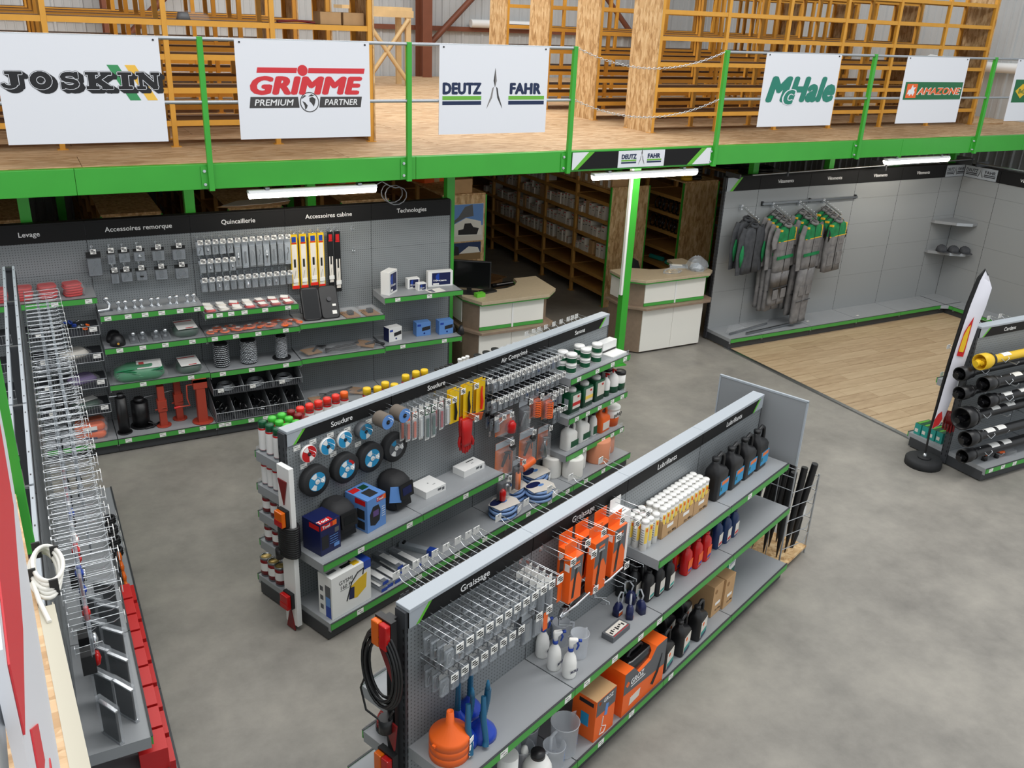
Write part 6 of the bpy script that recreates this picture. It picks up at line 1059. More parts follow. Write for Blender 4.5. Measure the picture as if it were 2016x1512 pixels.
for i, (x, z, m, lb, m2) in enumerate(((0.2, 1.30, 'blue', 'heap of blue and black ratchet buckles in the topmost wire bin', 'black'), (0.32, 1.30, 'steel', 'heap of shiny steel shackles in the topmost wire bin', 'orange'), (0.2, 1.02, 'box_white', 'clear bag of pale straps in the second wire bin', 'bag'), (0.24, 0.74, 'purple', 'bag of purple lifting slings in the third wire bin', 'bag'), (0.24, 0.46, 'green_net_dark', 'bag of green slings with white papers in the fourth wire bin', 'matte_white'))):
    o = th(FW, 'sling_bag' if i > 1 else 'hardware_heap', lb, 'bag' if i > 1 else 'hardware', x, 0.24, z, None, 0.4 if i > 1 else 0)
    if i < 2:
        for k in range(6): part('piece', o, m if k % 3 else m2, lambda b: b.tube([(0.022*math.cos(a), 0.015*math.sin(a), 0) for a in [2*PI*j/8 for j in range(8)]], 0.008, 5, closed=True), (AR.uniform(-0.05, 0.05), AR.uniform(-0.07, 0.06), 0.02+0.012*k), (AR.uniform(0, 1), AR.uniform(0, 1), AR.uniform(0, 3)), key=('hw', m if k % 3 else m2))
    else:
        part('goods', o, m, lambda b: b.loft([rrect(0.22, 0.16, 0.05, 0), rrect(0.26, 0.2, 0.06, 0.03), rrect(0.2, 0.14, 0.05, 0.07)]), key=('sgd', m)); part('wrap', o, 'bag' if m2 == 'bag' else 'bag', lambda b: b.loft([rrect(0.28, 0.22, 0.03, 0), rrect(0.28, 0.22, 0.03, 0.05), rrect(0.2, 0.12, 0.03, 0.085)]), key='sgw')
        if i == 4: part('paper', o, 'matte_white', lambda b: b.box(-0.12, -0.06, 0.086, 0.1, 0.04, 0.089))
for i, (x, w, z) in enumerate(((0.24, 0.36, 0.165), (0.26, 0.24, 0.165), (0.24, 0.36, 0.245), (0.25, 0.23, 0.245))):
    o = th(FW, 'strap_bundle', 'orange ratchet strap bundle in clear film on the base shelf', 'strap', x, w, z, 'orange strap bundles', 0.1*i-0.15)
    part('strap', o, 'orange', lambda b: b.loft([rrect(0.26, 0.09, 0.04, 0), rrect(0.29, 0.10, 0.045, 0.025), rrect(0.29, 0.10, 0.045, 0.05), rrect(0.25, 0.08, 0.035, 0.075)]), key='sb'); part('film', o, 'clear', lambda b: b.box(-0.155, -0.056, 0, 0.155, 0.056, 0.079), key='sbf')
    if i == 2: part('tag', o, 'matte_white', lambda b: b.box(-0.05, -0.060, 0.02, 0.06, -0.057, 0.06))
    part('buckle', o, 'blue_deep', lambda b: b.box(-0.06, -0.054, -0.0, 0.06, -0.050, 0.02), key='sbb')
# trailer section: hanging packs
for i, (x, zt, Wd, Hh, kd) in enumerate(((0.51, 2.03, 0.135, 0.25, 4), (0.67, 2.03, 0.075, 0.14, 1), (0.79, 2.03, 0.11, 0.13, 4), (0.93, 2.03, 0.11, 0.13, 1), (1.11, 2.03, 0.125, 0.14, 3), (1.31, 2.03, 0.135, 0.15, 0), (0.68, 1.83, 0.075, 0.14, 3), (0.79, 1.83, 0.11, 0.13, 4), (0.93, 1.83, 0.11, 0.13, 1), (1.12, 1.83, 0.125, 0.14, 0), (1.32, 1.83, 0.135, 0.15, 2))):
    hook(FW, x, zt+0.012, 0.14, 'steel peg hook of the trailer section', 'trailer section hooks', w0=0.0)
    pack(FW, x, 0.10, zt, Wd, Hh, 'clear grey pack with a %s, hanging in the trailer section' % ('long black hitch lever', 'black plug, narrow', 'black bent hitch pin', 'small steel pin', 'black coupling', 'bulky black bracket', 'narrow black socket', 'black bent fitting', 'small dark pin', 'black mounting bracket', 'round black ring')[i], None, 'box_grey', 'black' if i not in (3,) else 'steel', kd, header='black', depth=0.035)
# chrome hitch parts
def hitch(b): b.lathe([(0.018, 0), (0.022, 0.012), (0.010, 0.025), (0.010, 0.05), (0.022, 0.06), (0.025, 0.078), (0.018, 0.095), (0.0001, 0.1)], 10)
o = th(FW, 'ball_hitch', 'chrome ball hitch on a curved shank', 'hitch', 0.56, 0.22, 1.455); part('ball', o, 'chrome', lambda b: b.ball((0, 0, 0.12), 0.03)); part('shank', o, 'chrome', lambda b: b.tube([(0, 0, 0.10), (0.03, 0, 0.06), (0.01, -0.03, 0.02), (-0.09, -0.05, 0.02)], 0.018, 8)); part('plate', o, 'steel', lambda b: b.box(-0.03, -0.05, 0, 0.05, 0.02, 0.008))
for i, x in enumerate((0.70, 0.85, 1.01, 1.19, 1.36)):
    for s in (-0.032, 0.032): sg(FW, 'hitch_clamp', 'small chrome clamp standing in a pair on the trailer shelf', 'clamp', 'chrome', lambda b: (hitch(b), b.box(-0.02, -0.03, 0, 0.02, 0.03, 0.012)), x+s, 0.24, 1.455, 'chrome clamp pairs', 0.3*i, key='hcl')
for i, (x, w) in enumerate(((0.59, 0.17), (0.61, 0.30))):
    o = th(FW, 'wheel_cap', ('black dome cap at the back of the shelf', 'black dome cap with a hole, at the shelf front')[i], 'cap', x, w, 1.11); part('dome', o, 'black', lambda b: b.lathe([(0.075, 0), (0.075, 0.04), (0.05, 0.10), (0.02, 0.115), (0.0001, 0.115)], 16), key='wcd'); part('hole', o, 'tan_skin', lambda b: b.cyl(0.012, 0, 0.004, 8, T=TR(0, -0.073, 0.035) @ RX(PI/2)), key='wch')
for i, (x, n) in enumerate(((0.81, 2), (1.03, 2))):
    for s in (-0.045, 0.045):
        o = th(FW, 'coupling_pack', 'clear pack with a chrome coupling, lying on the trailer shelf', 'pack', x+s, 0.24, 1.11, 'chrome coupling packs'); part('coupling', o, 'chrome', hitch, (0, 0, 0.01), (0.3, 0, 0), key='cpl'); part('tray', o, 'clear', lambda b: b.box(-0.04, -0.09, 0, 0.04, 0.07, 0.05), key='cpt'); part('backing', o, 'smoke', lambda b: b.box(-0.04, -0.09, 0.0, 0.04, 0.07, 0.003), key='cpb')
for x, w, z, lb in ((1.28, 0.22, 1.11, 'folded dark green trailer net with a white paper label, on the upper shelf'), (1.27, 0.25, 0.715, 'folded dark green trailer net with a white paper label, beside the bright green net')):
    o = bagged(FW, 'trailer_net', lb, x, w, z, 0.27, 0.26, 0.11, 'green_net_dark', None, None, 0.08, 'bag', 'net'); part('paper_label', o, 'matte_white', lambda b: b.box(-0.10, -0.12, 0, 0.10, 0.10, 0.002), (0, -0.01, 0.115), (0.12, 0, 0)); part('red_text', o, 'red', lambda b: b.box(-0.02, -0.11, 0.002, 0.06, -0.095, 0.003), (0, -0.01, 0.115), (0.12, 0, 0)); part('red_line', o, 'red', lambda b: b.box(-0.10, 0.06, 0.002, 0.08, 0.075, 0.003), (0, -0.01, 0.115), (0.12, 0, 0))
o = bagged(FW, 'trailer_net', 'large bright green net in clear film with a white and red label', 0.78, 0.26, 0.715, 0.52, 0.28, 0.15, 'green_net', None, None, -0.03, 'bag', 'net'); part('paper_label', o, 'matte_white', lambda b: b.box(-0.02, -0.09, 0, 0.22, 0.06, 0.002), (0, -0.02, 0.15), (0.25, 0, 0)); part('red_text', o, 'red', lambda b: b.box(0.0, -0.07, 0.002, 0.05, 0.03, 0.003), (0, -0.02, 0.15), (0.25, 0, 0)); part('cord', o, 'green_net', lambda b: [b.tube([(-0.22+0.44*t, -0.11+0.02*math.sin(9*t+k), 0.06+0.02*k+0.02*math.sin(7*t)) for t in [j/8 for j in range(9)]], 0.008, 5) for k in range(4)])
# jacks on the base shelf
for i, (x, w) in enumerate(((0.56, 0.37), (0.74, 0.26))):
    o = th(FW, 'hydraulic_cylinder', ('black hydraulic cylinder with a side handle', 'wide black hydraulic pump canister')[i], 'cylinder', x, w, 0.165); r = 0.055 if i == 0 else 0.085; h = 0.40 if i == 0 else 0.28
    part('barrel', o, 'black', lambda b: b.cyl(r, 0.012, h, 18)); part('foot', o, 'black', lambda b: b.cyl(r*1.35, 0, 0.012, 18)); part('cap', o, 'iron', lambda b: b.cyl(r*0.6, h, h+0.04, 14)); part('handle', o, 'steel', lambda b: b.tube([(-r*0.6, 0, h+0.02), (-r*1.9, 0, h+0.02)] if i == 0 else [(0, 0, h+0.03), (0.35, 0.05, h+0.05)], 0.010, 7))
part('hose', o, 'black', lambda b: b.tube([(0.06, -0.06, 0.05), (0.14, -0.08, 0.02), (0.17, -0.03, 0.02), (0.1, -0.11, 0.015), (0.02, -0.12, 0.012)], 0.010, 7))
def jack(x, w, label, big):
    o = th(FW, 'trailer_jack', label, 'jack', x, w, 0.165)
    def rb(b, w0, z0, w1, z1): b.loft([rrect(w0, w0, 0.008, z0), rrect(w1, w1, 0.008, z1)], sm=False)
    part('column', o, 'jack_red', lambda b: rb(b, 0.075 if not big else 0.10, 0.01, 0.07 if not big else 0.09, 0.46)); part('foot', o, 'jack_red', lambda b: b.cyl(0.075 if not big else 0.11, 0, 0.012, 16)); part('sleeve', o, 'jack_red', lambda b: rb(b, 0.095, 0.18, 0.095, 0.30)) if not big else part('head', o, 'jack_red', lambda b: (b.box(-0.07, -0.05, 0.40, 0.07, -0.035, 0.50), b.box(-0.07, 0.035, 0.40, 0.07, 0.05, 0.50), b.box(-0.07, -0.05, 0.47, 0.07, 0.05, 0.50)))
    if big: part('crank', o, 'jack_red', lambda b: b.tube([(-0.07, 0, 0.44), (-0.13, 0, 0.44), (-0.14, -0.02, 0.30), (-0.12, -0.03, 0.22), (-0.22, -0.03, 0.22)], 0.009, 7)); part('grip', o, 'red', lambda b: b.tube([(-0.22, -0.03, 0.22), (-0.28, -0.03, 0.215)], 0.014, 8))
    else: part('pin', o, 'jack_red', lambda b: b.tube([(-0.07, -0.02, 0.2), (0.04, -0.06, 0.23)], 0.008, 6))
jack(0.95, 0.35, 'slim red-brown trailer jack with a sleeve, beside the black pump', False); jack(1.13, 0.24, 'slim red-brown trailer jack standing at the back', False); jack(1.34, 0.40, 'wide red-brown trailer jack with a crank handle', True)
# hardware packs
for k in range(13):
    x = 1.52+0.0758*k
    hook(FW, x, 2.055, 0.15, 'steel peg hook of the top hardware row', 'top hardware hooks', w0=0.0)
    L = 0.13 if k < 5 else 0.30
    for j in range(2): pack(FW, x, 0.075+0.05*j, 2.042, 0.062, L, ('short' if k < 5 else 'long')+' clear hardware pack on the top row', ('short' if k < 5 else 'long')+' top row packs', 'zinc' if k % 3 else 'cap', 'steel' if k % 2 else 'iron', (4, 1, 0, 2)[k % 4], header='cap')
for k in range(5):
    x = 1.53+0.0758*k; hook(FW, x, 1.855, 0.15, 'steel peg hook of the short middle hardware row', 'middle hardware hooks', w0=0.0)
    for j in range(2): pack(FW, x, 0.075+0.05*j, 1.842, 0.062, 0.12, 'clear hardware pack on the short middle row', 'middle row packs', 'zinc', 'steel', (2, 1, 4)[k % 3], header='cap')
for k in range(13):
    x = 1.53+0.0752*k; hook(FW, x, 1.655, 0.15, 'steel peg hook of the bottom hardware row', 'bottom hardware hooks', w0=0.0)
    for j in range(2): pack(FW, x, 0.075+0.05*j, 1.642, 0.062, 0.13, 'clear hardware pack on the bottom row', 'bottom row packs', 'zinc' if k % 2 else 'smoke', 'steel' if k % 3 else 'chrome', (0, 2, 1, 4)[k % 4], header='cap')
for k in range(7):
    for j in range(2):
        x = 1.53+0.137*k; red = k > 3
        o = th(FW, 'linchpin_bag', 'small clear bag of %s with white card on the upper hardware shelf' % ('red coated rings' if red else 'pins'), 'bag', x, 0.33-0.15*j, 1.365, 'ring bags' if red else 'pin bags', AR.uniform(-0.3, 0.3)); part('goods', o, 'bag_red' if red else 'red' if (k+j) % 3 == 0 else 'box_white', lambda b: b.loft([rrect(0.09, 0.09, 0.03, 0), rrect(0.11, 0.11, 0.03, 0.012), rrect(0.07, 0.07, 0.03, 0.026)]), key=('lpg', red, (k+j) % 3 == 0)); part('card', o, 'matte_white', lambda b: b.box(-0.045, -0.03, 0.0, 0.035, 0.035, 0.002), (0, 0, 0.03), (0.15, 0.1, 0), key='lpc'); part('bag', o, 'bag', lambda b: b.loft([rrect(0.125, 0.13, 0.01, 0), rrect(0.12, 0.125, 0.02, 0.02), rrect(0.08, 0.08, 0.02, 0.04)]), key='lpb')
for k, (x, w, r) in enumerate(((1.52, 0.32, 0.04), (1.60, 0.22, 0.042), (1.66, 0.33, 0.042), (1.75, 0.22, 0.045), (1.80, 0.32, 0.04), (1.93, 0.28, 0.055), (2.05, 0.25, 0.058), (2.25, 0.26, 0.08), (2.38, 0.28, 0.07), (2.14, 0.30, 0.05))):
    o = th(FW, 'hook_bag', 'clear bag with %s orange steel hooks and a white tag' % ('large' if r > 0.065 else 'small' if r < 0.05 else 'medium'), 'bag', x, w, 1.11, ('large' if r > 0.065 else 'small' if r < 0.05 else 'medium')+' orange hook bags', 0.7*k)
    part('hook', o, 'orange', lambda b: b.tube([(r*math.cos(a), r*math.sin(a), 0.02) for a in [0.3+1.6*PI*j/12 for j in range(13)]], r*0.24, 7), key=('ohk', r)); part('eye', o, 'orange', lambda b: b.tube([(r*1.3+r*0.4*math.cos(a), r*0.3+r*0.4*math.sin(a), 0.02) for a in [2*PI*j/8 for j in range(8)]], r*0.16, 6, closed=True), key=('ohe', r)); part('tag', o, 'matte_white', lambda b: b.box(-0.02, -0.015, 0.045, 0.02, 0.015, 0.047), key='oht'); part('bag', o, 'bag', lambda b: b.loft([rrect(r*3.4, r*2.9, 0.02, 0), rrect(r*3.2, r*2.7, 0.03, 0.03), rrect(r*2, r*1.6, 0.02, 0.055)]), key=('ohb', r))
for i, (x, r, lb) in enumerate(((1.62, 0.075, 'spool of coarse galvanised chain'), (1.91, 0.083, 'spool of fine galvanised chain, the widest'), (2.27, 0.058, 'narrow spool of galvanised chain on a black base'))):
    o = th(FW, 'chain_spool', lb, 'chain', x, 0.23, 0.705); h = 0.27
    part('core', o, 'iron', lambda b: b.cyl(r*0.9, 0.01, h, 16)); part('base_disc', o, 'black', lambda b: b.cyl(r*(1.0 if i < 2 else 1.75), 0, 0.012, 20))
    def lk(b):
        n = 11 if i == 0 else 15
        for q in range(n):
            for k in range(18):
                a = 2*PI*k/18+0.17*q; b.tube([(r*math.cos(a)+0.014*math.cos(a+PI/2)*math.cos(t)+0.006*math.cos(a)*math.sin(t), r*math.sin(a)+0.014*math.sin(a+PI/2)*math.cos(t)+0.006*math.sin(a)*math.sin(t), 0.02+h*0.92*q/n+(0.006*math.sin(t) if k % 2 else 0)) for t in [2*PI*j/6 for j in range(6)]], 0.0042, 4, closed=True)
    part('chain', o, 'chrome', lk, kind='stuff')
o = th(FW, 'divided_bin', 'two-tier grey divided bin filled with cables and shackles on the base shelf', 'bin', 1.47, 0.05, 0.165)
part('frame', o, 'upright', lambda b: (b.box(0, -0.03, 0.0, 0.97, 0, 0.52), b.box(0, -0.44, 0.0, 0.97, 0, 0.01), b.box(0, -0.36, 0.27, 0.97, 0, 0.28)))
for k in range(6): part('divider', o, 'side_grey', lambda b: b.add([(0, 0, 0.01), (0, -0.44, 0.01), (0, -0.44, 0.10), (0, -0.02, 0.25), (0.004, 0, 0.01), (0.004, -0.44, 0.01), (0.004, -0.44, 0.10), (0.004, -0.02, 0.25)], [(0, 1, 2, 3), (7, 6, 5, 4), (1, 5, 6, 2), (2, 6, 7, 3), (0, 3, 7, 4), (0, 4, 5, 1)]), (0.193*k, 0, 0), key='dv1')
for k in range(4): part('divider', o, 'side_grey', lambda b: b.add([(0, 0, 0.28), (0, -0.36, 0.28), (0, -0.36, 0.36), (0, -0.02, 0.50), (0.004, 0, 0.28), (0.004, -0.36, 0.28), (0.004, -0.36, 0.36), (0.004, -0.02, 0.50)], [(0, 1, 2, 3), (7, 6, 5, 4), (1, 5, 6, 2), (2, 6, 7, 3), (0, 3, 7, 4), (0, 4, 5, 1)]), (0.322*k, 0, 0), key='dv2')
for zz, y in ((0.10, -0.445), (0.35, -0.365)): part('front_wire', o, 'zinc', lambda b: (b.tube([(0, y, zz), (0.97, y, zz)], 0.004, 5), [b.tube([(0.02+0.0245*k, y, zz-0.09 if zz < 0.2 else 0.285), (0.02+0.0245*k, y, zz)], 0.0018, 4) for k in range(39)]))
for x in (0.08, 0.42, 0.74): price_tag(o, x, -0.373, 0.33, 0.06, 0.04)
for k in range(3): sg(FW, 'steel_cable_coil', 'coil of steel cable in the upper tier of the divided bin', 'cable', 'zinc', lambda b: [b.tube([((0.10-0.006*q)*math.cos(a), (0.10-0.006*q)*math.sin(a), 0.01+0.011*q) for a in [2*PI*j/18 for j in range(18)]], 0.006, 5, closed=True) for q in range(5)], 1.63+0.322*k, 0.25, 0.446, 'steel cable coils', key='scc')
for k in range(5):
    for q in range(3):
        o = th(FW, 'shackle', 'black steel shackle lying in the lower tier of the divided bin', 'shackle', 1.565+0.193*k+0.03*(q-1), 0.22+0.09*q, 0.18, 'black shackles', 0.5*q+k); part('bow', o, 'black_gloss', lambda b: b.tube([(-0.03, 0, 0.02), (-0.035, 0, 0.08), (0, 0, 0.12), (0.035, 0, 0.08), (0.03, 0, 0.02)], 0.013, 7), key='shk'); part('pin', o, 'steel', lambda b: b.tube([(-0.05, 0, 0.018), (0.05, 0, 0.018)], 0.010, 7), key='shp')
# cab section
for i, (x, W, zb, blk) in enumerate(((2.51, 0.078, 1.44, 0), (2.61, 0.078, 1.44, 0), (2.72, 0.085, 1.46, 0), (2.81, 0.07, 1.43, 0), (2.92, 0.06, 1.44, 1), (3.00, 0.066, 1.36, 1))):
    hook(FW, x, 2.06, 0.11, 'short steel peg hook of the wiper packs', 'wiper hooks', False, w0=0.0)
    o = th(FW, 'wiper_pack', ('long yellow wiper blade pack next to the hardware packs', 'long yellow wiper blade pack, second from the hardware packs', 'long yellow wiper blade pack, the widest', 'long yellow wiper blade pack next to the black ones', 'long black and white wiper pack next to the yellow ones', 'longest black and white wiper pack')[i], 'pack', x, 0.09, 2.05); h = 2.05-zb
    part('sleeve', o, 'yellow_card' if not blk else 'black', lambda b: b.box(-W/2, 0, -h, W/2, 0.025, 0)); rect(o, 'photo', 'blue' if not blk else 'red', -W*0.3, -h*0.14, W*0.3, -h*0.04, -0.0006); rect(o, 'white_print', 'box_white', -W*0.36, -h*0.98, W*0.36, -h*0.18 if not blk else -h*0.45, -0.0006); rect(o, 'red_band', 'red', -W*0.36, -h*0.17, W*0.36, -h*0.145, -0.0006); rect(o, 'window', 'black', -W*0.14, -h*0.60, W*0.14, -h*0.45, -0.0012); rect(o, 'foot_band', 'red_cap' if not blk else 'black', -W*0.5, -h*1.0, W*0.5, -h*0.94, -0.0012); part('wiper_print', o, 'black', lambda b: b.xz([(-W*0.3, -h*0.9), (-W*0.26, -h*0.9), (W*0.1, -h*0.66), (W*0.06, -h*0.66)], -0.0016, -0.0004)); part('price_slip', o, 'matte_white', lambda b: b.box(-0.03, -0.008, -h*0.88, 0.03, -0.004, -h*0.81), rz=0.1)
for x, z in ((3.20, 2.05), (3.21, 1.80)): hook(FW, x, z, 0.05, 'empty short peg hook on the cab section panel', 'empty cab hooks', False, w0=0.0)
for i, (x, dr) in enumerate(((2.62, -0.08), (2.83, -0.05))):
    o = th(FW, 'cab_mirror', ('rectangular cab mirror leaning with its glass forward', 'rectangular cab mirror seen from its black back with white stickers')[i], 'mirror', x, 0.32, 1.125, None, dr)
    T = (-0.50, 0, 0)
    part('housing', o, 'black', lambda b: b.loft([rrect(0.19, 0.36, 0.03, -0.02), rrect(0.21, 0.38, 0.04, 0.0), rrect(0.19, 0.36, 0.04, 0.012)], T=TR(0, 0, 0.19) @ RX(PI/2)), (0, 0, 0.0), T)
    if i == 0: part('glass', o, 'screen', lambda b: b.box(-0.085, -0.0145, 0.02, 0.085, -0.0125, 0.355), (0, 0, 0), T); part('bracket', o, 'black', lambda b: b.box(-0.12, 0.0, 0.10, -0.09, 0.05, 0.16), (0, 0, 0), T)
    else:
        part('pivot', o, 'iron', lambda b: b.cyl(0.025, 0, 0.02, 12, T=TR(0.0, -0.012, 0.22) @ RX(PI/2)), (0, 0, 0), T); part('sticker', o, 'matte_white', lambda b: b.box(0.02, -0.014, 0.05, 0.07, -0.0125, 0.09), (0, 0, 0), T); part('sticker', o, 'matte_white', lambda b: b.box(0.03, -0.014, 0.14, 0.07, -0.0125, 0.165), (0, 0, 0), T)
for i, x in enumerate((3.07, 3.30)):
    o = th(FW, 'camera_card', 'patterned kraft card with a small black camera, %s' % ('beside the black-backed mirror', 'at the end of the cab shelf')[i], 'card', x, 0.36, 1.125, None, 0.1); part('card', o, 'cardboard_dark', lambda b: b.box(-0.085, -0.02, 0, 0.085, 0.20, 0.012)); part('camera', o, 'black', lambda b: b.box(-0.03, 0.05, 0.012, 0.03, 0.11, 0.055).cyl(0.015, 0, 0.02, 10, T=TR(0, 0.05, 0.035) @ RX(PI/2))); part('film', o, 'clear', lambda b: b.box(-0.09, -0.025, 0, 0.09, 0.205, 0.06))
    for k in range(6): part('pattern_mark', o, 'black_soft', lambda b: b.prism([(-0.07+0.024*k, 0.14), (-0.055+0.024*k, 0.14), (-0.062+0.024*k, 0.17)], 0.012, 0.013))
for i, (x, z, w, lb) in enumerate(((2.60, 0.715, 0.25, 'kraft card and black bracket in a clear bag at the left of the cab shelf'), (3.25, 0.715, 0.24, 'kraft card and black arm in a clear bag at the right of the cab shelf'), (2.62, 0.165, 0.38, 'kraft card in film on the base shelf, beside the divided bin'), (3.12, 0.165, 0.30, 'kraft card in film on the base shelf under the cab section'))):
    o = th(FW, 'bagged_bracket', lb, 'pack', x, w, z, None, (0.4, -0.5, 0.2, -0.4)[i]); part('card', o, 'cardboard_dark', lambda b: b.box(-0.10, -0.07, 0.02, 0.10, 0.08, 0.03), rz=(0.1, 0.1, 0)); part('bracket', o, 'black', lambda b: b.tube([(0.0, -0.03, 0.03), (0.10, 0.02, 0.05), (0.22, 0.01, 0.03)], 0.014, 7)); part('bag', o, 'bag', lambda b: b.loft([rrect(0.24, 0.20, 0.04, 0), rrect(0.25, 0.2, 0.05, 0.04), rrect(0.14, 0.10, 0.03, 0.075)]))
for i, (x, z) in enumerate(((2.95, 0.715), (2.86, 0.165))):
    o = th(FW, 'mirror_arm', 'black tubular mirror arms wrapped in clear film on the %s' % ('cab shelf', 'base shelf')[i], 'mirror arm', x, 0.27, z); part('arm', o, 'black', lambda b: b.tube([(-0.20, -0.05, 0.03), (-0.05, 0.02, 0.04), (0.10, 0.0, 0.05), (0.22, 0.06, 0.04)], 0.013, 7)); part('arm', o, 'black', lambda b: b.tube([(-0.18, 0.05, 0.02), (0.0, -0.03, 0.03), (0.18, -0.02, 0.03)], 0.011, 7)); part('film', o, 'bag', lambda b: b.loft([rrect(0.42, 0.18, 0.05, 0), rrect(0.44, 0.19, 0.06, 0.04), rrect(0.3, 0.1, 0.04, 0.08)]))
# technology section
def cambox(x, w, W, D, Hh, label, dr, big):
    o = carton(FW, 'camera_box', label, x, w, 1.315, W, D, Hh, 'white', None, dr); rect(o, 'print', 'blue_deep', -W*0.34, Hh*0.10, W*0.40, Hh*0.90, -0.0006); part('swirl', o, 'blue', lambda b: b.prism(arc(0, 0, Hh*0.25, 90, 270)+[(0, -Hh*0.2)], 0, 0.001, T=TR(-W*0.05, -0.0008, Hh*0.62) @ RX(PI/2))); lettering(o, '10-cam', Hh*(0.11 if big else 0.16), 'text_white', (-W*0.02, -0.0018, Hh*0.40), bold=0.05, width=W*0.5); rect(o, 'code', 'matte_white', -W*0.30, Hh*0.12, -W*0.06, Hh*0.22, -0.0012)
    return o
cambox(3.60, 0.24, 0.21, 0.11, 0.27, 'tall white camera box turned sideways, printed 10-cam', 0.75, True); cambox(3.89, 0.15, 0.15, 0.08, 0.125, 'small white camera box between the tall one and the wide one', 0.0, False); cambox(3.96, 0.25, 0.11, 0.08, 0.085, 'smallest white camera box at the shelf front', 0.1, False); cambox(4.23, 0.16, 0.31, 0.08, 0.185, 'wide white camera box, printed 10-cam, beside the green column', -0.1, True)
sg(FW, 'leaflet', 'printed white leaflet lying on the technology shelf', 'leaflet', ['paper', 'blue_deep'], lambda b: b.box(-0.10, -0.07, 0, 0.10, 0.07, 0.003).box(-0.08, 0.0, 0.003, -0.02, 0.05, 0.004, 1).box(-0.08, -0.05, 0.003, -0.03, -0.02, 0.004, 1), 4.10, 0.31, 1.316, None, 0.15)
for i, (x, w, m, dr) in enumerate(((3.61, 0.27, 'white', 0.25), (3.99, 0.22, 'blue_light', 0.0), (4.27, 0.26, 'blue_light', 0.0))):
    o = carton(FW, 'radio_box', ('white car radio box turned towards the aisle', 'light blue car radio box between the white one and another blue one', 'light blue car radio box next to the small black speakers')[i], x, w, 0.735, 0.185, 0.11, 0.17, (m if i else 'blue_deep', m, m if i else 'white'), None, dr)
    part('radio_picture', o, 'black_soft', lambda b: b.xz([(-0.02, 0.06), (0.085, 0.075), (0.085, 0.12), (-0.02, 0.105)], -0.001, 0)); rect(o, 'brand_bar', 'blue', -0.08, 0.125, -0.035, 0.15, -0.0006)
    for k in range(3): part('feature_dot', o, 'blue', lambda b: b.cyl(0.011, 0, 0.001, 10, T=TR(0.01+0.03*k, -0.0004, 0.032) @ RX(PI/2)), key='fdot')
for i, (x, w) in enumerate(((4.40, 0.22), (4.47, 0.32))): sg(FW, 'speaker_pod', ('black speaker pod beside the blue radio box', 'black speaker pod overhanging the shelf end')[i], 'speaker', 'black', lambda b: b.loft([rrect(0.07, 0.07, 0.02, 0), rrect(0.065, 0.065, 0.02, 0.05), rrect(0.03, 0.03, 0.012, 0.11)]), x-0.03, w, 0.735)
# ================================================================== workwear
FB = (lambda u, w, z: (u, 9.60-w, z), 0.0)
o = th(FB, 'hanging_rail', 'long chrome square rail fixed to the workwear wall', 'rail', 9.33, 0.0, 1.985); part('bar', o, 'steel', lambda b: b.box(0, -0.05, -0.015, 1.92, -0.025, 0.015)); part('bracket', o, 'iron', lambda b: (b.box(0.0, -0.03, -0.03, 0.03, 0.0, 0.03), b.box(1.89, -0.03, -0.03, 1.92, 0, 0.03), b.box(0.93, -0.03, -0.03, 0.96, 0, 0.03)))
ARM = ((8.93, 'waterfall arm carrying the dark jackets, fixed alone to the wall'), (9.52, 'waterfall arm carrying the short-sleeved overalls'), (10.04, 'waterfall arm carrying the long overalls'), (10.53, 'waterfall arm carrying the vests'))
def armz(w): return 1.97-0.36*(w-0.05)
for i, (x, lb) in enumerate(ARM):
    o = th(FB, 'waterfall_arm', 'chrome '+lb, 'hanging arm', x, 0.03, 1.97); part('arm', o, 'chrome', lambda b: b.tube([(0, -0.02, 0), (0, -0.40, -0.135)], 0.011, 6), key='wa'); part('mount', o, 'chrome', lambda b: b.box(-0.016, -0.03, -0.045, 0.016, 0.0, 0.03).box(-0.012, -0.001, -0.04, 0.012, 0.03, 0.02), key='wam')
    part('stops', o, 'chrome', lambda b: [b.cyl(0.005, 0, 0.02, 6, (0, -0.05-0.055*k, 0.008-0.0195*k)) for k in range(7)], key='was')
def hanger(o): part('hanger', o, 'iron', lambda b: (b.tube([(0, 0, 0.02), (0.02, 0, 0.05), (0.0, 0, 0.075), (-0.018, 0, 0.06)], 0.003, 5), b.tube([(-0.17, 0, -0.06), (0, 0, 0.02), (0.17, 0, -0.06)], 0.007, 5)), key='hgr')
def sleeve(o, s, m, L, m2=None, name='sleeve', r=0.055, lift=0.0, cuff=None):
    pts = [(s*0.185, 0, -0.085), (s*(0.225+lift), -0.005, -0.20), (s*(0.245+lift*1.2), -0.012, -0.20-(L-0.20)*0.45), (s*(0.235+lift), -0.03, -L)]
    def f(b):
        b.tube(pts, (r*1.25, r*1.1, r, r*0.82), 9)
        for i in range(len(b.v)): x, y, z = b.v[i]; b.v[i] = (x, y*0.42, z)
        if m2: 
            for i, fc in enumerate(b.f):
                zz = sum(b.v[j][2] for j in fc)/len(fc)
                if -0.20-(L-0.20)*0.45 > zz or (-0.30 > zz): b.m[i] = 1
    return part(name, o, [m, m2 or m], f, key=('slv', s, m, L, m2, r, lift))
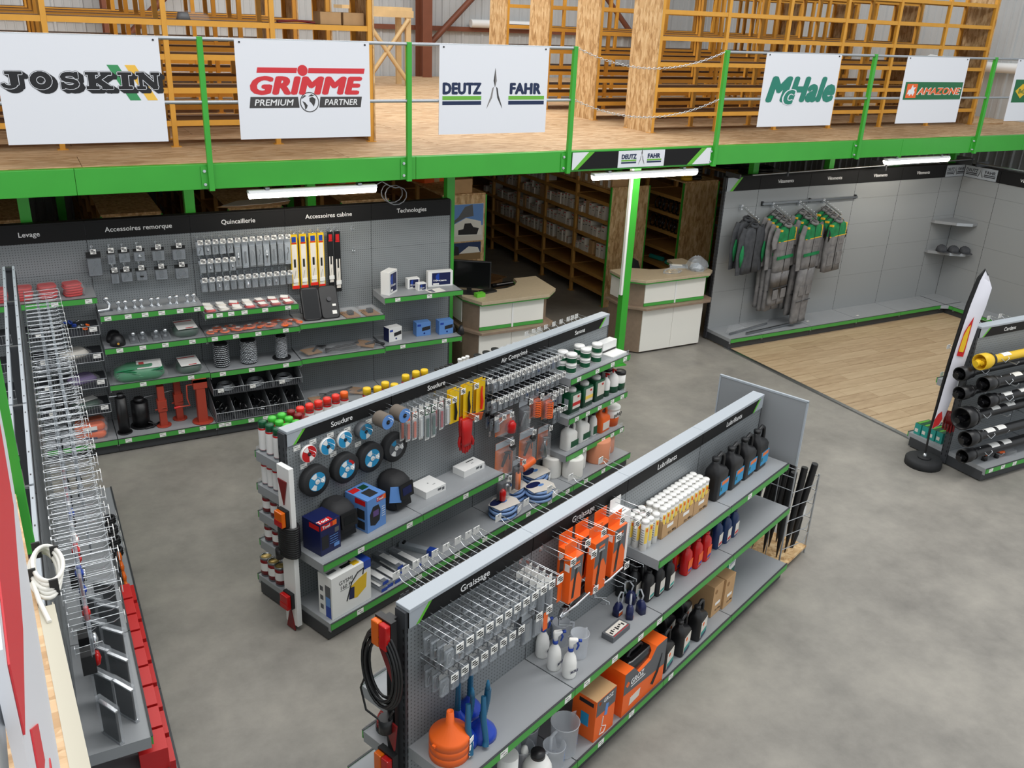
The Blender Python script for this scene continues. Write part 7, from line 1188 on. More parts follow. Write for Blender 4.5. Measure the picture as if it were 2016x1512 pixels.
def torso(o, m, yoke, zb, W0=0.44, W1=0.42, D=0.085, yz=-0.26, name='body'):
    def f(b):
        zs = [zb, zb*0.75+yz*0.25, zb*0.4+yz*0.6, yz-0.001, yz, yz*0.55, -0.09, -0.055]
        ws = [W1, W1*0.98, (W0+W1)/2, W0, W0, W0*0.98, W0*0.86, W0*0.50]
        ds = [D*0.9, D, D*1.05, D, D, D*0.95, D*0.85, D*0.7]
        rg = []
        for z, w, d in zip(zs, ws, ds):
            r = rrect(w, d, d*0.48, z, 3)
            rg.append([(x, y+0.007*math.sin(31*x+9*z), z+0.004*math.sin(17*x)) for x, y, z in r])
        b.loft(rg, ms=[0, 0, 0, 1, 1, 1, 1, 1] if yoke else None)
    part(name, o, [m, yoke or m], f, key=('trs', m, yoke, zb, W0, W1, D, yz))
def collar(o, m): part('collar', o, m, lambda b: b.tube([(0.062*math.cos(a), 0.045*math.sin(a)-0.005, -0.035-0.018*math.sin(a)*-1) for a in [2*PI*j/12 for j in range(12)]], 0.022, 6, closed=True), key=('clr', m))
def trims(o, yz, W, zip_to):
    part('piping', o, 'cloth_yellow', lambda b: b.box(-W*0.49, -0.048, yz-0.006, W*0.49, -0.04, yz+0.006), key=('pip', yz, W)); part('shoulder_patch', o, 'cloth_yellow', lambda b: b.box(W*0.40, -0.044, yz+0.02, W*0.46, 0.02, -0.085), key=('spt', yz, W)); part('shoulder_patch', o, 'cloth_yellow', lambda b: b.box(-W*0.46, -0.052, -0.11, -W*0.38, 0.0, -0.085), key=('spl', W)); part('zip', o, 'iron', lambda b: b.box(-0.004, -0.049, zip_to, 0.004, -0.042, -0.08), key=('zp', zip_to))
    for s in (-1, 1): part('chest_pocket', o, 'cloth_grey', lambda b: b.box(s*0.11-0.055, -0.050, yz-0.13, s*0.11+0.055, -0.042, yz-0.03), key=('cpk', s, yz))
for i, w in enumerate((0.17, 0.32)):
    o = th(FB, 'work_jacket', ('dark grey jacket with green elbow panels, behind the other dark jacket', 'dark grey jacket with green elbow panels, foremost on its arm')[i], 'jacket', ARM[0][0]+0.02, w, armz(w)-0.07, None, 0.25); torso(o, 'cloth_dark', None, -0.72, 0.46, 0.44, 0.11); collar(o, 'cloth_dark'); hanger(o)
    for s in (-1, 1): sleeve(o, s, 'cloth_dark', 0.72, None, r=0.06, lift=0.03); part('elbow_panel', o, 'cloth_green', lambda b: b.loft([[(s*0.27+s*0.045*math.cos(t), -0.045+0.02*math.sin(t), z) if q else (s*0.27+s*0.01*math.cos(t), -0.045+0.008*math.sin(t), z) for t in [2*PI*j/8 for j in range(8)]] for q, z in ((0, -0.60), (1, -0.48), (1, -0.40), (0, -0.29))]), key=('elb', s))
    part('zip', o, 'black', lambda b: b.box(-0.004, -0.063, -0.70, 0.004, -0.052, -0.06), key='jz')
def overall(x, w, label, L, short, dr):
    o = th(FB, 'work_overall', label, 'overalls', x, w, armz(w)-0.07, None, dr); torso(o, 'cloth_grey', 'cloth_green', -0.74, 0.43, 0.38, 0.085); collar(o, 'cloth_grey'); hanger(o); trims(o, -0.26, 0.43, -0.70)
    for s in (-1, 1):
        sleeve(o, s, 'cloth_grey', 0.36 if short else 0.72, None, lift=0.02, r=0.06)
        part('leg', o, 'cloth_grey', lambda b: b.loft([[(p[0]+s*0.10, p[1]+0.008*math.sin(20*z), z) for p in rrect(wd, dd, dd*0.45, 0)] for z, wd, dd in ((-L, 0.17, 0.065), (-L+0.06, 0.175, 0.07), (-L*0.75, 0.18, 0.07), (-0.95, 0.19, 0.08), (-0.72, 0.195, 0.083))]), key=('leg', s, L)); part('thigh_pocket', o, 'cloth_grey', lambda b: b.box(s*0.10-0.06, -0.048, -1.12, s*0.10+0.06, -0.038, -0.98), key=('tpk', s))
        part('knee_seam', o, 'cloth_dark', lambda b: b.box(s*0.10-0.085, -0.046, -L*0.78, s*0.10+0.085, -0.036, -L*0.78+0.008), key=('kns', s, L))
    part('belt_band', o, 'cloth_green', lambda b: b.box(-0.20, -0.052, -0.52, 0.20, -0.042, -0.475), key='blt')
    return o
for k, w in enumerate((0.10, 0.19, 0.28, 0.38)): overall(ARM[1][0]+0.01, w, 'grey and green overalls on the second arm, %s' % ('against the wall', 'second from the wall', 'third from the wall', 'foremost with short sleeves')[k], (1.42, 1.42, 1.36, 1.22)[k], k == 3, 0.22)
for k, w in enumerate((0.12, 0.24, 0.38)): overall(ARM[2][0]+0.01, w, 'long grey and green overalls on the third arm, %s' % ('against the wall', 'between two others', 'foremost')[k], (1.50, 1.52, 1.56)[k], False, 0.22)
for k, w in enumerate((0.10, 0.19, 0.28, 0.38)):
    o = th(FB, 'work_vest', 'grey and green sleeveless vest, %s' % ('against the wall', 'second from the wall', 'third from the wall', 'foremost on its arm')[k], 'vest', ARM[3][0]+0.01, w, armz(w)-0.07, None, 0.22); torso(o, 'cloth_grey', 'cloth_green', -0.80, 0.46, 0.46, 0.085); collar(o, 'cloth_grey'); hanger(o); trims(o, -0.26, 0.46, -0.78)
    for s in (-1, 1): part('armhole', o, 'black_soft', lambda b: b.lathe([(0.0001, 0), (0.07, 0.004), (0.0001, 0.008)], 12, T=TR(s*0.228, 0, -0.25) @ RY(PI/2), sx=1.5, sy=0.7), key=('amh', s)); part('hip_pocket', o, 'cloth_grey', lambda b: b.box(s*0.12-0.07, -0.052, -0.70, s*0.12+0.07, -0.042, -0.52), key=('hpk', s)); part('pocket_flap', o, 'cloth_grey', lambda b: b.box(s*0.12-0.075, -0.056, -0.56, s*0.12+0.075, -0.050, -0.51), key=('pfl', s))
o = single('spare_rail', 'loose grey metal rail lying on the workwear plinth', 'rail', 'steel', lambda b: b.box(0, -0.015, 0, 1.0, 0.015, 0.03), (9.0, 9.16, 0.172), 0.10); single('spare_rail', 'loose rail lying under a crumpled clear film', 'rail', 'steel', lambda b: b.box(0, -0.012, 0, 0.9, 0.012, 0.024), (8.75, 9.24, 0.172), 0.2)
single('plastic_film', 'crumpled clear plastic film on the workwear plinth', 'film', 'bag', lambda b: b.loft([[(0.45*math.cos(a)*(1+0.1*math.sin(5*a+k)), 0.09*math.sin(a), z+0.012*math.sin(7*a+2*k)) for a in [2*PI*j/20 for j in range(20)]] for k, z in enumerate((0.0, 0.03, 0.07))]), (9.2, 9.36, 0.175), 0.15)
for i, (x, y) in enumerate(((10.35, 9.28), (11.35, 9.2))): single('price_slip', 'small white paper slip lying on the workwear plinth', 'paper', 'paper', lambda b: b.box(-0.03, -0.015, 0, 0.03, 0.015, 0.001), (x, y, 0.172), 0.1, 'paper slips')
for i, (x, y) in enumerate(((13.32, 9.40), (13.47, 9.29), (13.61, 9.18))):
    o = thing('cap', 'dark grey baseball cap on the corner shelf, %s' % ('beside the workwear wall', 'between the two others', 'beside the side wall')[i], 'cap', (x, y, 1.0), -0.4); part('crown', o, 'cloth_dark', lambda b: b.lathe([(0.085, 0), (0.088, 0.03), (0.075, 0.075), (0.04, 0.105), (0.0001, 0.11)], 14, sy=1.1), key='cpc'); part('visor', o, 'cloth_dark', lambda b: b.prism([(-0.075, -0.06)]+[(0.075*math.cos(a), -0.09-0.085*math.sin(a)) for a in [PI-PI*k/8 for k in range(9)]]+[(0.075, -0.06)], 0.008, 0.014), key='cpv'); part('button', o, 'cloth_dark', lambda b: b.ball((0, 0, 0.11), 0.008), key='cpn')
# ================================================================== drive shafts
def yoke_end(b, s, m=0):
    b.tube([(s*0.0, 0, 0), (s*-0.05, 0, 0)], 0.032, 10, m)
    for q in (-1, 1): b.cb((s*-0.075, q*0.03, 0), (0.07, 0.014, 0.045), m)
    b.tube([(s*-0.09, -0.045, 0), (s*-0.09, 0.045, 0)], 0.014, 8, m); b.tube([(s*-0.10, 0, 0), (s*-0.16, 0, -0.01)], (0.03, 0.034), 10, m)
def pto(x, w, z, L, r, body, cone, label, dr=0.0, bell=0.085, labels=(), tilt=0.0):
    o = thing('drive_shaft', label, 'drive shaft', FC[0](x, w, z), (0, tilt, dr))
    part('tube', o, body, lambda b: b.tube([(0.14, 0, 0), (L, 0, 0)], r, 14)); part('guard_cone', o, cone, lambda b: b.lathe([(r*1.05, 0.19), (bell*0.82, 0.15), (bell, 0.10), (bell, 0.0), (bell*0.90, 0.0), (bell*0.88, 0.09), (r*0.9, 0.15)], 20, T=RY(PI/2))); part('yoke', o, 'yellow_paint' if body == 'yellow_paint' else 'black_gloss', lambda b: yoke_end(b, 1), (0.10, 0, 0)); part('ring', o, 'black', lambda b: b.lathe([(bell*0.86, 0.15), (bell*0.88, 0.175), (bell*0.80, 0.19)], 18, T=RY(PI/2)))
    for k, (a, m) in enumerate(labels): part('paper_label', o, m, lambda b: b.prism(arc(0, 0, r+0.002, 100, 230, 6)+arc(0, 0, r+0.0008, 230, 100, 6), a, a+0.13, T=RY(PI/2) @ RZ(0)))
    part('chain', o, 'chrome', lambda b: b.tube([(0.26, 0, r+0.005), (0.30, -r-0.01, 0), (0.34, -r-0.015, -0.03), (0.40, -r-0.01, 0.0), (0.42, 0, r+0.005)], 0.0035, 5))
    return o
FRONTW = 0.26
pto(-0.16, 0.22, 1.30, 2.2, 0.045, 'yellow_paint', 'yellow_paint', 'yellow drive shaft on the top holders of the Cardans unit', 0.0, 0.085, ((0.33, 'matte_white'),))
pto(-0.30, 0.13, 1.155, 2.2, 0.045, 'black', 'black', 'black drive shaft directly under the yellow one, at the back', 0.0, 0.075)
pto(-0.13, 0.30, 1.08, 2.2, 0.05, 'black', 'black', 'black drive shaft with a pale paper tied on', 0.0, 0.08, ((0.45, 'paper'),))
pto(-0.30, 0.18, 0.96, 2.2, 0.045, 'black', 'black', 'black drive shaft at the back, behind the two-label shaft', 0.0, 0.075)
pto(-0.05, 0.31, 0.88, 2.2, 0.045, 'black', 'black', 'black drive shaft with two white labels', 0.0, 0.075, ((0.28, 'matte_white'), (0.55, 'matte_white')))
pto(-0.32, 0.28, 0.72, 2.2, 0.05, 'black', 'black', 'black drive shaft with a wide ribbed guard', 0.0, 0.12, ((0.45, 'matte_white'), (0.70, 'matte_white')))
pto(-0.32, 0.38, 0.53, 2.2, 0.05, 'black', 'black', 'black drive shaft partly wrapped in clear film', 0.0, 0.085, ((0.30, 'matte_white'), (0.48, 'matte_white')))
pto(-0.24, 0.35, 0.30, 2.2, 0.055, 'black', 'black', 'black drive shaft lowest on the unit with a paper tag', 0.0, 0.075, ((0.42, 'matte_white'), (0.62, 'matte_white')))
for x in (0.32, 1.0, 1.7):
    for z, w in ((1.24, 0.30), (1.02, 0.36), (0.83, 0.36), (0.67, 0.36), (0.50, 0.40), (0.235, 0.41)):
        sg(FC, 'shaft_holder', 'steel bracket arm under a drive shaft of the Cardans unit', 'bracket', 'zinc', lambda b: b.tube([(0, 0, 0), (0, -w+0.02, 0), (0, -w, 0.035)], 0.006, 6).box(-0.02, -0.004, -0.03, 0.02, 0.0, 0.03), x, 0.0375, z, 'drive shaft brackets', key=('shd', w))
for i, (x, y) in enumerate(((8.65, 5.03), (8.84, 5.02))):
    o = thing('shaft_release', 'black coupling release with an orange handle, %s' % ('near the plinth corner', 'beside the orange bag')[i], 'fitting', (x, y, 0.165), 0.3*i); part('body', o, 'black', lambda b: b.loft([rrect(0.07, 0.05, 0.02, 0), rrect(0.06, 0.045, 0.02, 0.04), rrect(0.04, 0.04, 0.015, 0.06)])); part('handle', o, 'orange' if i == 0 else 'jack_red', lambda b: b.cyl(0.016, 0.05, 0.15, 10))
single('release_bag', 'orange handle in a clear bag on the Cardans plinth', 'fitting', ['orange', 'bag'], lambda b: b.tube([(-0.10, 0.02, 0.03), (0.0, 0.0, 0.03)], 0.017, 8).loft([rrect(0.16, 0.09, 0.03, 0, cx=0.07), rrect(0.15, 0.08, 0.03, 0.05, cx=0.07)], m=1), (8.98, 5.03, 0.165), -0.2)
for i in range(4):
    o = thing('glove_box', 'teal and green glove carton on the end plinth, %s' % ('at the corner', 'second from the corner', 'third from the corner', 'against the unit')[i], 'box', (8.50+0.012*i, 5.78-0.085*i, 0.165), -PI/2); part('carton', o, ['teal', 'blue_teal', 'green_can'], lambda b: b.box(-0.04, 0.0, 0, 0.04, 0.22, 0.13, 0, tm=2, fm=0), key='gbx', bevel=0.002); part('print', o, 'box_white', lambda b: b.box(-0.03, -0.001, 0.03, 0.01, 0, 0.07), key='gbp'); part('stripe', o, 'lime', lambda b: b.box(-0.03, 0.02, 0.13, 0.0, 0.2, 0.131), key='gbs')
for k, (z, nm) in enumerate(((1.20, 'upper'), (0.88, 'middle'))):
    o = thing('work_gloves', 'pair of black work gloves hanging on the %s hook behind the Cardans unit' % nm, 'gloves', (8.62, 5.62, z), -PI/2)
    for s in (-0.02, 0.02): part('glove', o, 'black', lambda b: (b.loft([rrect(0.09, 0.03, 0.012, 0), rrect(0.10, 0.03, 0.012, -0.10)]), [b.tube([(-0.036+0.024*q, 0, -0.10), (-0.038+0.025*q, 0, -0.10-0.06-0.01*(q % 3))], 0.011, 6) for q in range(4)], b.tube([(0.04, 0, -0.06), (0.065, -0.01, -0.11)], 0.012, 6)), (0, s, 0), key='wgl')
    hook(FC, 0.15, z+0.02, 0.30, 'steel peg hook behind the Cardans unit carrying black gloves', 'glove hooks', back=True)
for u in (0.3, 0.5, 0.7, 0.9): hook(FC, u, 1.49, 0.28, 'steel peg hook with price tag on the far side of the Cardans unit', 'far side Cardans hooks', back=True)
o = thing('red_gloves', 'pair of red gloves hanging low beside the feather flag', 'gloves', (8.44, 5.40, 0.62), -0.9)
for s in (0, 1): part('glove', o, 'red_dark', lambda b: (b.loft([rrect(0.10, 0.03, 0.012, 0), rrect(0.11, 0.035, 0.012, -0.13)]), [b.tube([(-0.04+0.026*q, 0, -0.13), (-0.042+0.028*q, 0, -0.21-0.01*(q % 3))], 0.012, 6) for q in range(4)], b.tube([(0.045, 0, -0.08), (0.07, -0.01, -0.14)], 0.013, 6)), (0.02*s, -0.035*s, 0), key='rgl')
hook(FC, -0.016, 0.63, 0.05, 'short hook on the Cardans end upright', None, False, w0=0.0)
# feather flag
o = thing('feather_flag', 'white feather flag with a red and yellow shell emblem on a black foot', 'flag', (8.235, 5.44, 0), math.atan2(-0.835, 0.55))
part('foot', o, 'rubber', lambda b: b.lathe([(0.19, 0), (0.19, 0.07), (0.175, 0.085), (0.0001, 0.085)], 26)); part('socket', o, 'rubber', lambda b: b.lathe([(0.07, 0.085), (0.07, 0.10), (0.0001, 0.10)], 16)); part('spike', o, 'chrome', lambda b: b.lathe([(0.025, 0.10), (0.02, 0.12), (0.012, 0.14)], 10))
PS = [(0.0, 0.10), (-0.01, 0.45), (0.0, 0.9), (0.02, 1.4), (0.05, 1.85), (0.085, 2.12), (0.125, 2.23), (0.165, 2.17)]
part('pole', o, 'black', lambda b: b.tube([(x, 0, z) for x, z in PS], (0.011, 0.011, 0.010, 0.009, 0.008, 0.007, 0.006, 0.005), 8))
LFT = [(-0.01, 0.42), (-0.005, 0.6), (0.0, 0.9), (0.01, 1.2), (0.02, 1.4), (0.035, 1.65), (0.05, 1.85), (0.085, 2.12), (0.125, 2.225)]
RGT = [(0.07, 0.50), (0.10, 0.62), (0.13, 0.9), (0.155, 1.2), (0.17, 1.4), (0.19, 1.65), (0.215, 1.85), (0.225, 2.05), (0.165, 2.17)]
def sail(b, f0, f1, y=0.0):
    vs = []; 
    for (a, c) in zip(LFT, RGT):
        for q in (f0, f1):
            x = a[0]+(c[0]-a[0])*q; z = a[1]+(c[1]-a[1])*q; vs.append((x, y-0.012*math.sin(q*PI)+0.006*math.sin(9*z), z))
    n = len(LFT); b.add(vs+[(x, yy+0.002, z) for x, yy, z in vs], [(2*i, 2*i+1, 2*i+3, 2*i+2) for i in range(n-1)]+[(2*n+2*i+2, 2*n+2*i+3, 2*n+2*i+1, 2*n+2*i) for i in range(n-1)]+[(2*i+1, 2*n+2*i+1, 2*n+2*i+3, 2*i+3) for i in range(n-1)], sm=True)
part('pole_sleeve', o, 'black', lambda b: sail(b, -0.10, 0.16)); part('cloth', o, 'flag', lambda b: sail(b, 0.16, 1.0)); 
part('emblem', o, 'red', lambda b: b.xz([(0.065, 1.30), (0.125, 1.30), (0.13, 1.38), (0.135, 1.74), (0.115, 1.68), (0.08, 1.56), (0.068, 1.38)], -0.026, -0.022)); part('emblem_shell', o, 'yellow_paint', lambda b: b.xz([(0.074, 1.35), (0.116, 1.35), (0.122, 1.42), (0.125, 1.65), (0.105, 1.62), (0.084, 1.52), (0.077, 1.42)], -0.030, -0.026)); part('foot_print', o, 'red', lambda b: b.xz([(0.005, 0.44), (0.06, 0.50), (0.08, 0.58), (0.06, 0.66), (0.03, 0.62), (0.01, 0.55)], -0.016, -0.012))
# ================================================================== counters: things on them
o = thing('monitor', 'black computer monitor on a green foot, seen from the aisle', 'monitor', (4.74, 9.70, 1.10), -0.55); part('screen_panel', o, 'black', lambda b: b.box(-0.27, -0.02, 0.07, 0.27, 0.025, 0.42), bevel=0.006); part('screen', o, 'screen', lambda b: b.box(-0.255, -0.022, 0.085, 0.255, -0.020, 0.405)); part('neck', o, 'black', lambda b: b.box(-0.03, -0.0, 0.01, 0.03, 0.03, 0.10)); part('foot', o, 'black', lambda b: b.box(-0.11, -0.08, 0, 0.11, 0.09, 0.012))
single('card_holder', 'bright green box under the computer monitor', 'box', 'lime', lambda b: b.box(-0.06, -0.04, 0, 0.06, 0.04, 0.05), (4.80, 9.52, 1.10), 0.1); single('keyboard', 'black keyboard lying on the monitor counter', 'keyboard', 'black', lambda b: b.box(-0.10, -0.06, 0, 0.10, 0.06, 0.022), (4.985, 9.66, 1.10), 0.2)
for x, y, lb in ((5.25, 10.35, 'black office chair behind the monitor counter'), (7.95, 10.45, 'black office chair behind the counter with the plastic bag')):
    o = thing('office_chair', lb, 'chair', (x, y, 0), 0.3); part('seat', o, 'black_soft', lambda b: b.loft([rrect(0.44, 0.44, 0.1, 0.44), rrect(0.48, 0.48, 0.12, 0.48), rrect(0.46, 0.46, 0.12, 0.52)])); part('backrest', o, 'black_soft', lambda b: b.loft([[(px, 0.24+py+0.05*(px/0.2)**2*-1, z) for px, py, _ in rrect(wd, 0.06, 0.03, 0)] for z, wd in ((0.60, 0.30), (0.68, 0.42), (0.85, 0.44), (0.97, 0.36), (1.02, 0.2))])); part('column', o, 'iron', lambda b: b.cyl(0.03, 0.08, 0.44, 10)); part('back_stem', o, 'iron', lambda b: b.tube([(0, 0.1, 0.45), (0, 0.27, 0.5), (0, 0.27, 0.65)], 0.02, 6))
    for k in range(5): part('leg', o, 'black', lambda b: b.tube([(0, 0, 0.09), (0.28, 0, 0.06)], 0.02, 6).cyl(0.03, -0.03, 0.03, 8, (0, 0, 0), 0, TR(0.28, 0, 0.03) @ RX(PI/2)), rz=2*PI*k/5, key='chl')
bagm = lambda sx, sy, sz, sd: (lambda b: b.loft([[(sx*k2*math.cos(a)*(1+0.18*math.sin(3*a+sd+q)), sy*k2*math.sin(a)*(1+0.15*math.sin(4*a+sd*2+q)), sz*t+0.01*math.sin(5*a+q)) for a in [2*PI*j/14 for j in range(14)]] for q, (t, k2) in enumerate(((0.03, 0.9), (0.3, 1.0), (0.6, 0.8), (0.85, 0.45), (1.0, 0.2)))], sm=False))
o = thing('plastic_bag', 'crumpled clear plastic bag with pale contents at the counter corner', 'bag', (8.28, 9.60, 1.10)); part('film', o, 'blister', bagm(0.17, 0.14, 0.20, 1.0)); part('contents', o, 'cap', bagm(0.11, 0.09, 0.09, 2.0))
o = thing('bagged_parts', 'flat clear bag of silver parts lying on the counter', 'bag', (7.87, 9.62, 1.10), 0.2); part('film', o, 'blister', bagm(0.17, 0.11, 0.05, 3.0)); part('parts', o, 'gold', bagm(0.13, 0.08, 0.03, 0.5))
single('instrument_tray', 'grey and white tray of papers lying on the counter', 'tray', ['cap', 'paper'], lambda b: b.box(-0.13, -0.05, 0, 0.13, 0.05, 0.03).box(-0.10, -0.03, 0.03, 0.05, 0.03, 0.034, 1), (8.12, 9.80, 1.10), -0.5)
# pallet of long parts on the floor behind the monitor counter
o = thing('parts_crate', 'timber crate of steel bars and brackets behind the monitor counter', 'crate', (6.42, 11.6, 0), 0.3)
for k in range(5): part('board', o, 'wood_raw', lambda b: b.box(-0.45, -0.05, 0.40, 0.45, 0.05, 0.43), (0, -0.28+0.14*k, 0), key='crb')
for x in (-0.4, 0.4): part('leg', o, 'wood_raw', lambda b: b.box(-0.05, -0.3, 0, 0.05, 0.3, 0.40), (x, 0, 0), key='crl')
for k in range(4): single('steel_bar', 'grey steel bar lying on the timber crate', 'bar', 'steel', lambda b: b.tube([(-0.45, 0, 0.02), (0.4, 0.05*k, 0.02)], 0.018, 6), (6.42, 11.45+0.1*k, 0.43), 0.3-0.06*k, 'steel bars on the crate', key=('sbar', k))
single('chrome_tool', 'black and chrome tool lying on the steel bars', 'tool', ['black', 'chrome'], lambda b: b.tube([(-0.25, 0, 0.03), (0.2, 0, 0.03)], 0.03, 8).tube([(-0.2, -0.05, 0.05), (0.15, -0.05, 0.05)], 0.012, 6, 1), (6.35, 11.72, 0.47), 0.1)
single('open_carton', 'opened kraft carton on the storage floor', 'box', 'cardboard_dark', lambda b: (b.box(-0.2, -0.15, 0, 0.2, 0.15, 0.02), b.box(-0.2, -0.16, 0, 0.2, -0.15, 0.25), b.box(-0.2, 0.15, 0, 0.2, 0.16, 0.25), b.box(-0.21, -0.15, 0, -0.2, 0.15, 0.25), b.box(0.2, -0.15, 0, 0.21, 0.15, 0.25), b.box(0.21, -0.15, 0.24, 0.34, 0.15, 0.25)), (6.6, 12.8, 0), 0.5)
# ================================================================== storage goods
RB = random.Random(21)
for lv, (z, y0, y1) in enumerate(((0.762, 11.62, 15.4), (1.072, 11.62, 15.9), (1.382, 11.66, 16.0), (1.672, 13.6, 16.0))):
    y = y0
    while y < y1:
        W = RB.choice((0.075, 0.085, 0.095, 0.11)); Hh = RB.choice((0.11, 0.15, 0.19, 0.22, 0.22)) if z < 1.6 else 0.12
        if lv == 3: Hh = 0.15
        if RB.random() < 0.9 and abs((y+W/2-11.5) % 1.0-0.0) > 0.06 and abs((y+W/2-11.5) % 1.0-1.0) > 0.08:
            kr = RB.random() < 0.06
            o = thing('filter_box', '%s %s filter box standing on the %s shelf of the long wooden rack' % ('tall' if Hh > 0.17 else 'low', 'kraft' if kr else 'white', ('lowest stocked', 'second stocked', 'third stocked', 'topmost stocked')[lv]), 'box', (8.045+RB.uniform(0, 0.03), y+W/2, z), -PI/2+RB.uniform(-0.06, 0.06), '%s %s boxes, level %d' % ('tall' if Hh > 0.17 else 'low', 'kraft' if kr else 'white', lv+1))
            m = 'cardboard' if kr else 'box_white'
            part('carton', o, [m, m], lambda b: b.box(-W/2, 0, 0, W/2, 0.24, Hh), key=('fb', W, Hh, m))
            if not kr: part('red_print', o, 'logo_red', lambda b: b.box(-W*0.36, -0.0008, Hh*0.86, W*0.30, 0, Hh*0.93), key=('fbr', W, Hh)); part('text_print', o, 'text_black', lambda b: b.box(-W*0.30, -0.0008, Hh*0.58, W*0.22, 0, Hh*0.63), key=('fbt', W, Hh)); part('shelf_tag', o, 'cardboard', lambda b: b.box(-W*0.3, -0.002, -0.04, W*0.1, 0, -0.015), key=('fbs', W)) if False else None
        y += W+RB.uniform(0.006, 0.028)
for k in range(9):
    o = thing('kraft_box', 'kraft storage box with white label on the topmost shelf of the long wooden rack', 'box', (8.06, 11.62+0.22*k+0.1*(k > 4), 1.876), -PI/2, 'kraft boxes on the topmost shelf'); part('carton', o, 'cardboard', lambda b: b.box(-0.09, 0, 0, 0.09, 0.3, 0.20), key='kb'); part('label', o, 'matte_white', lambda b: b.box(-0.03, -0.001, 0.03, 0.04, 0, 0.14), key='kbl')
for k in range(7): single('drive_belt', 'black drive belt standing on the rack behind the counter', 'belt', 'black_gloss', lambda b: b.tube([(0.10*math.cos(a), 0, 0.10+0.10*math.sin(a)) for a in [2*PI*j/14 for j in range(14)]], 0.012, 6, closed=True), (9.50+0.012*(k % 3), 11.62+0.11*k, 1.074), 0.4, 'drive belts', key='dbl')
for k in range(6): single('drive_belt', 'black drive belt standing on the upper rack shelf behind the counter', 'belt', 'black_gloss', lambda b: b.tube([(0.10*math.cos(a), 0, 0.10+0.10*math.sin(a)) for a in [2*PI*j/14 for j in range(14)]], 0.012, 6, closed=True), (9.50+0.012*(k % 3), 11.62+0.12*k, 1.384), 0.4, 'upper drive belts', key='dbl')
for k, (y, z) in enumerate(((11.75, 0.474), (12.2, 0.474))): single('green_sleeve', 'pale green wrapped sleeve lying on a low rack shelf', 'roll', 'teal', lambda b: b.tube([(0, -0.15, 0.04), (0, 0.15, 0.04)], 0.04, 8), (9.6, y, z), 0.2, 'green sleeves', key='gsl')
# on top of the racks
def ontop(x, y): return (x, y, 1.96)
for k in range(5): single('rubber_boot', 'black ribbed rubber sleeve stacked on the rack top', 'sleeve', 'black', lambda b: b.lathe([(0.10, 0), (0.11, 0.02), (0.10, 0.04), (0.09, 0.05), (0.07, 0.05), (0.07, 0.0)], 16), (9.80, 11.66, 1.96+0.05*k), 0, 'stacked black sleeves', key='rbt')
for k in range(4): single('yellow_sleeve', 'yellow ribbed guard sleeve stacked on the rack top', 'sleeve', 'yellow_paint', lambda b: b.lathe([(0.09, 0), (0.10, 0.025), (0.09, 0.05), (0.07, 0.055), (0.06, 0.0)], 16), (9.58, 11.62, 1.96+0.055*k), 0, 'stacked yellow sleeves', key='yst')
single('kraft_box', 'plain kraft box standing on top of the poster rack', 'box', 'cardboard', lambda b: b.box(-0.16, -0.10, 0, 0.16, 0.12, 0.20), (5.50, 11.66, 1.96), 0.05, bevel=0.003)
o = thing('cardboard_sheets', 'loose stack of torn cardboard sheets on a rack top', 'cardboard', (2.58, 11.68, 1.96))
for k in range(4): part('sheet', o, 'paper' if k == 3 else 'cardboard', lambda b: b.prism([(-0.48, -0.12), (-0.3, -0.2), (0.1, -0.22), (0.42, -0.16), (0.45, 0.0), (0.36, 0.18), (0.2, 0.12), (-0.2, 0.1)], 0, 0.006), (0.01*k, 0.01*k, 0.007*k), 0.05*k)
single('kraft_box', 'flat kraft box lying on the rack behind the technology section', 'box', 'cardboard', lambda b: b.box(-0.25, -0.12, 0, 0.25, 0.14, 0.10), (4.05, 12.0, 1.96), 0.05)
for k, (x, y) in enumerate(((4.10, 12.9), (4.05, 13.6), (4.12, 14.3), (5.45, 12.7), (5.5, 13.3))): single('orange_crate', 'orange film-wrapped crate on a rack top', 'crate', ['orange', 'wood_raw'], lambda b: b.box(-0.24, -0.22, 0.0, 0.24, 0.22, 0.16).box(-0.05, -0.225, 0, 0.05, 0.225, 0.165, 1), (x, y, 1.96), 0.1*k, 'orange crates', key='ocr')
for k, (x, y, r) in enumerate(((11.2, 11.75, 0.28), (11.25, 12.5, 0.26))):
    single('hose_ring', 'coil of thick black hose lying on the rack top behind the workwear bay', 'hose', 'black', lambda b: [b.tube([(r*math.cos(a), r*math.sin(a), 0.025+0.045*q) for a in [2*PI*j/20 for j in range(20)]], 0.024, 7, closed=True) for q in range(3)], (x, y, 1.962), 0, 'hose coils', key=('hrg', r))
single('kraft_box', 'small brown box tilted on the rack top behind the workwear bay', 'box', 'cardboard_dark', lambda b: b.box(-0.12, -0.1, 0, 0.12, 0.1, 0.14), (10.0, 12.3, 1.96), 0.4); single('wire_coil', 'coil of thin steel wire on the rack top', 'wire', 'zinc', lambda b: [b.tube([((0.3-0.02*q)*math.cos(a), (0.25-0.02*q)*math.sin(a), 0.01+0.012*q) for a in [2*PI*j/20 for j in range(20)]], 0.005, 5, closed=True) for q in range(5)], (9.85, 13.0, 1.962))
for k in range(4): single('blue_drum', 'small blue and red carton on the rack behind the trailer section', 'box', ['blue', 'red'], lambda b: b.box(-0.06, -0.09, 0, 0.06, 0.09, 0.10, 0, tm=1), (0.92, 11.75+0.3*k, 1.672), 0, 'blue and red cartons', key='bdr')
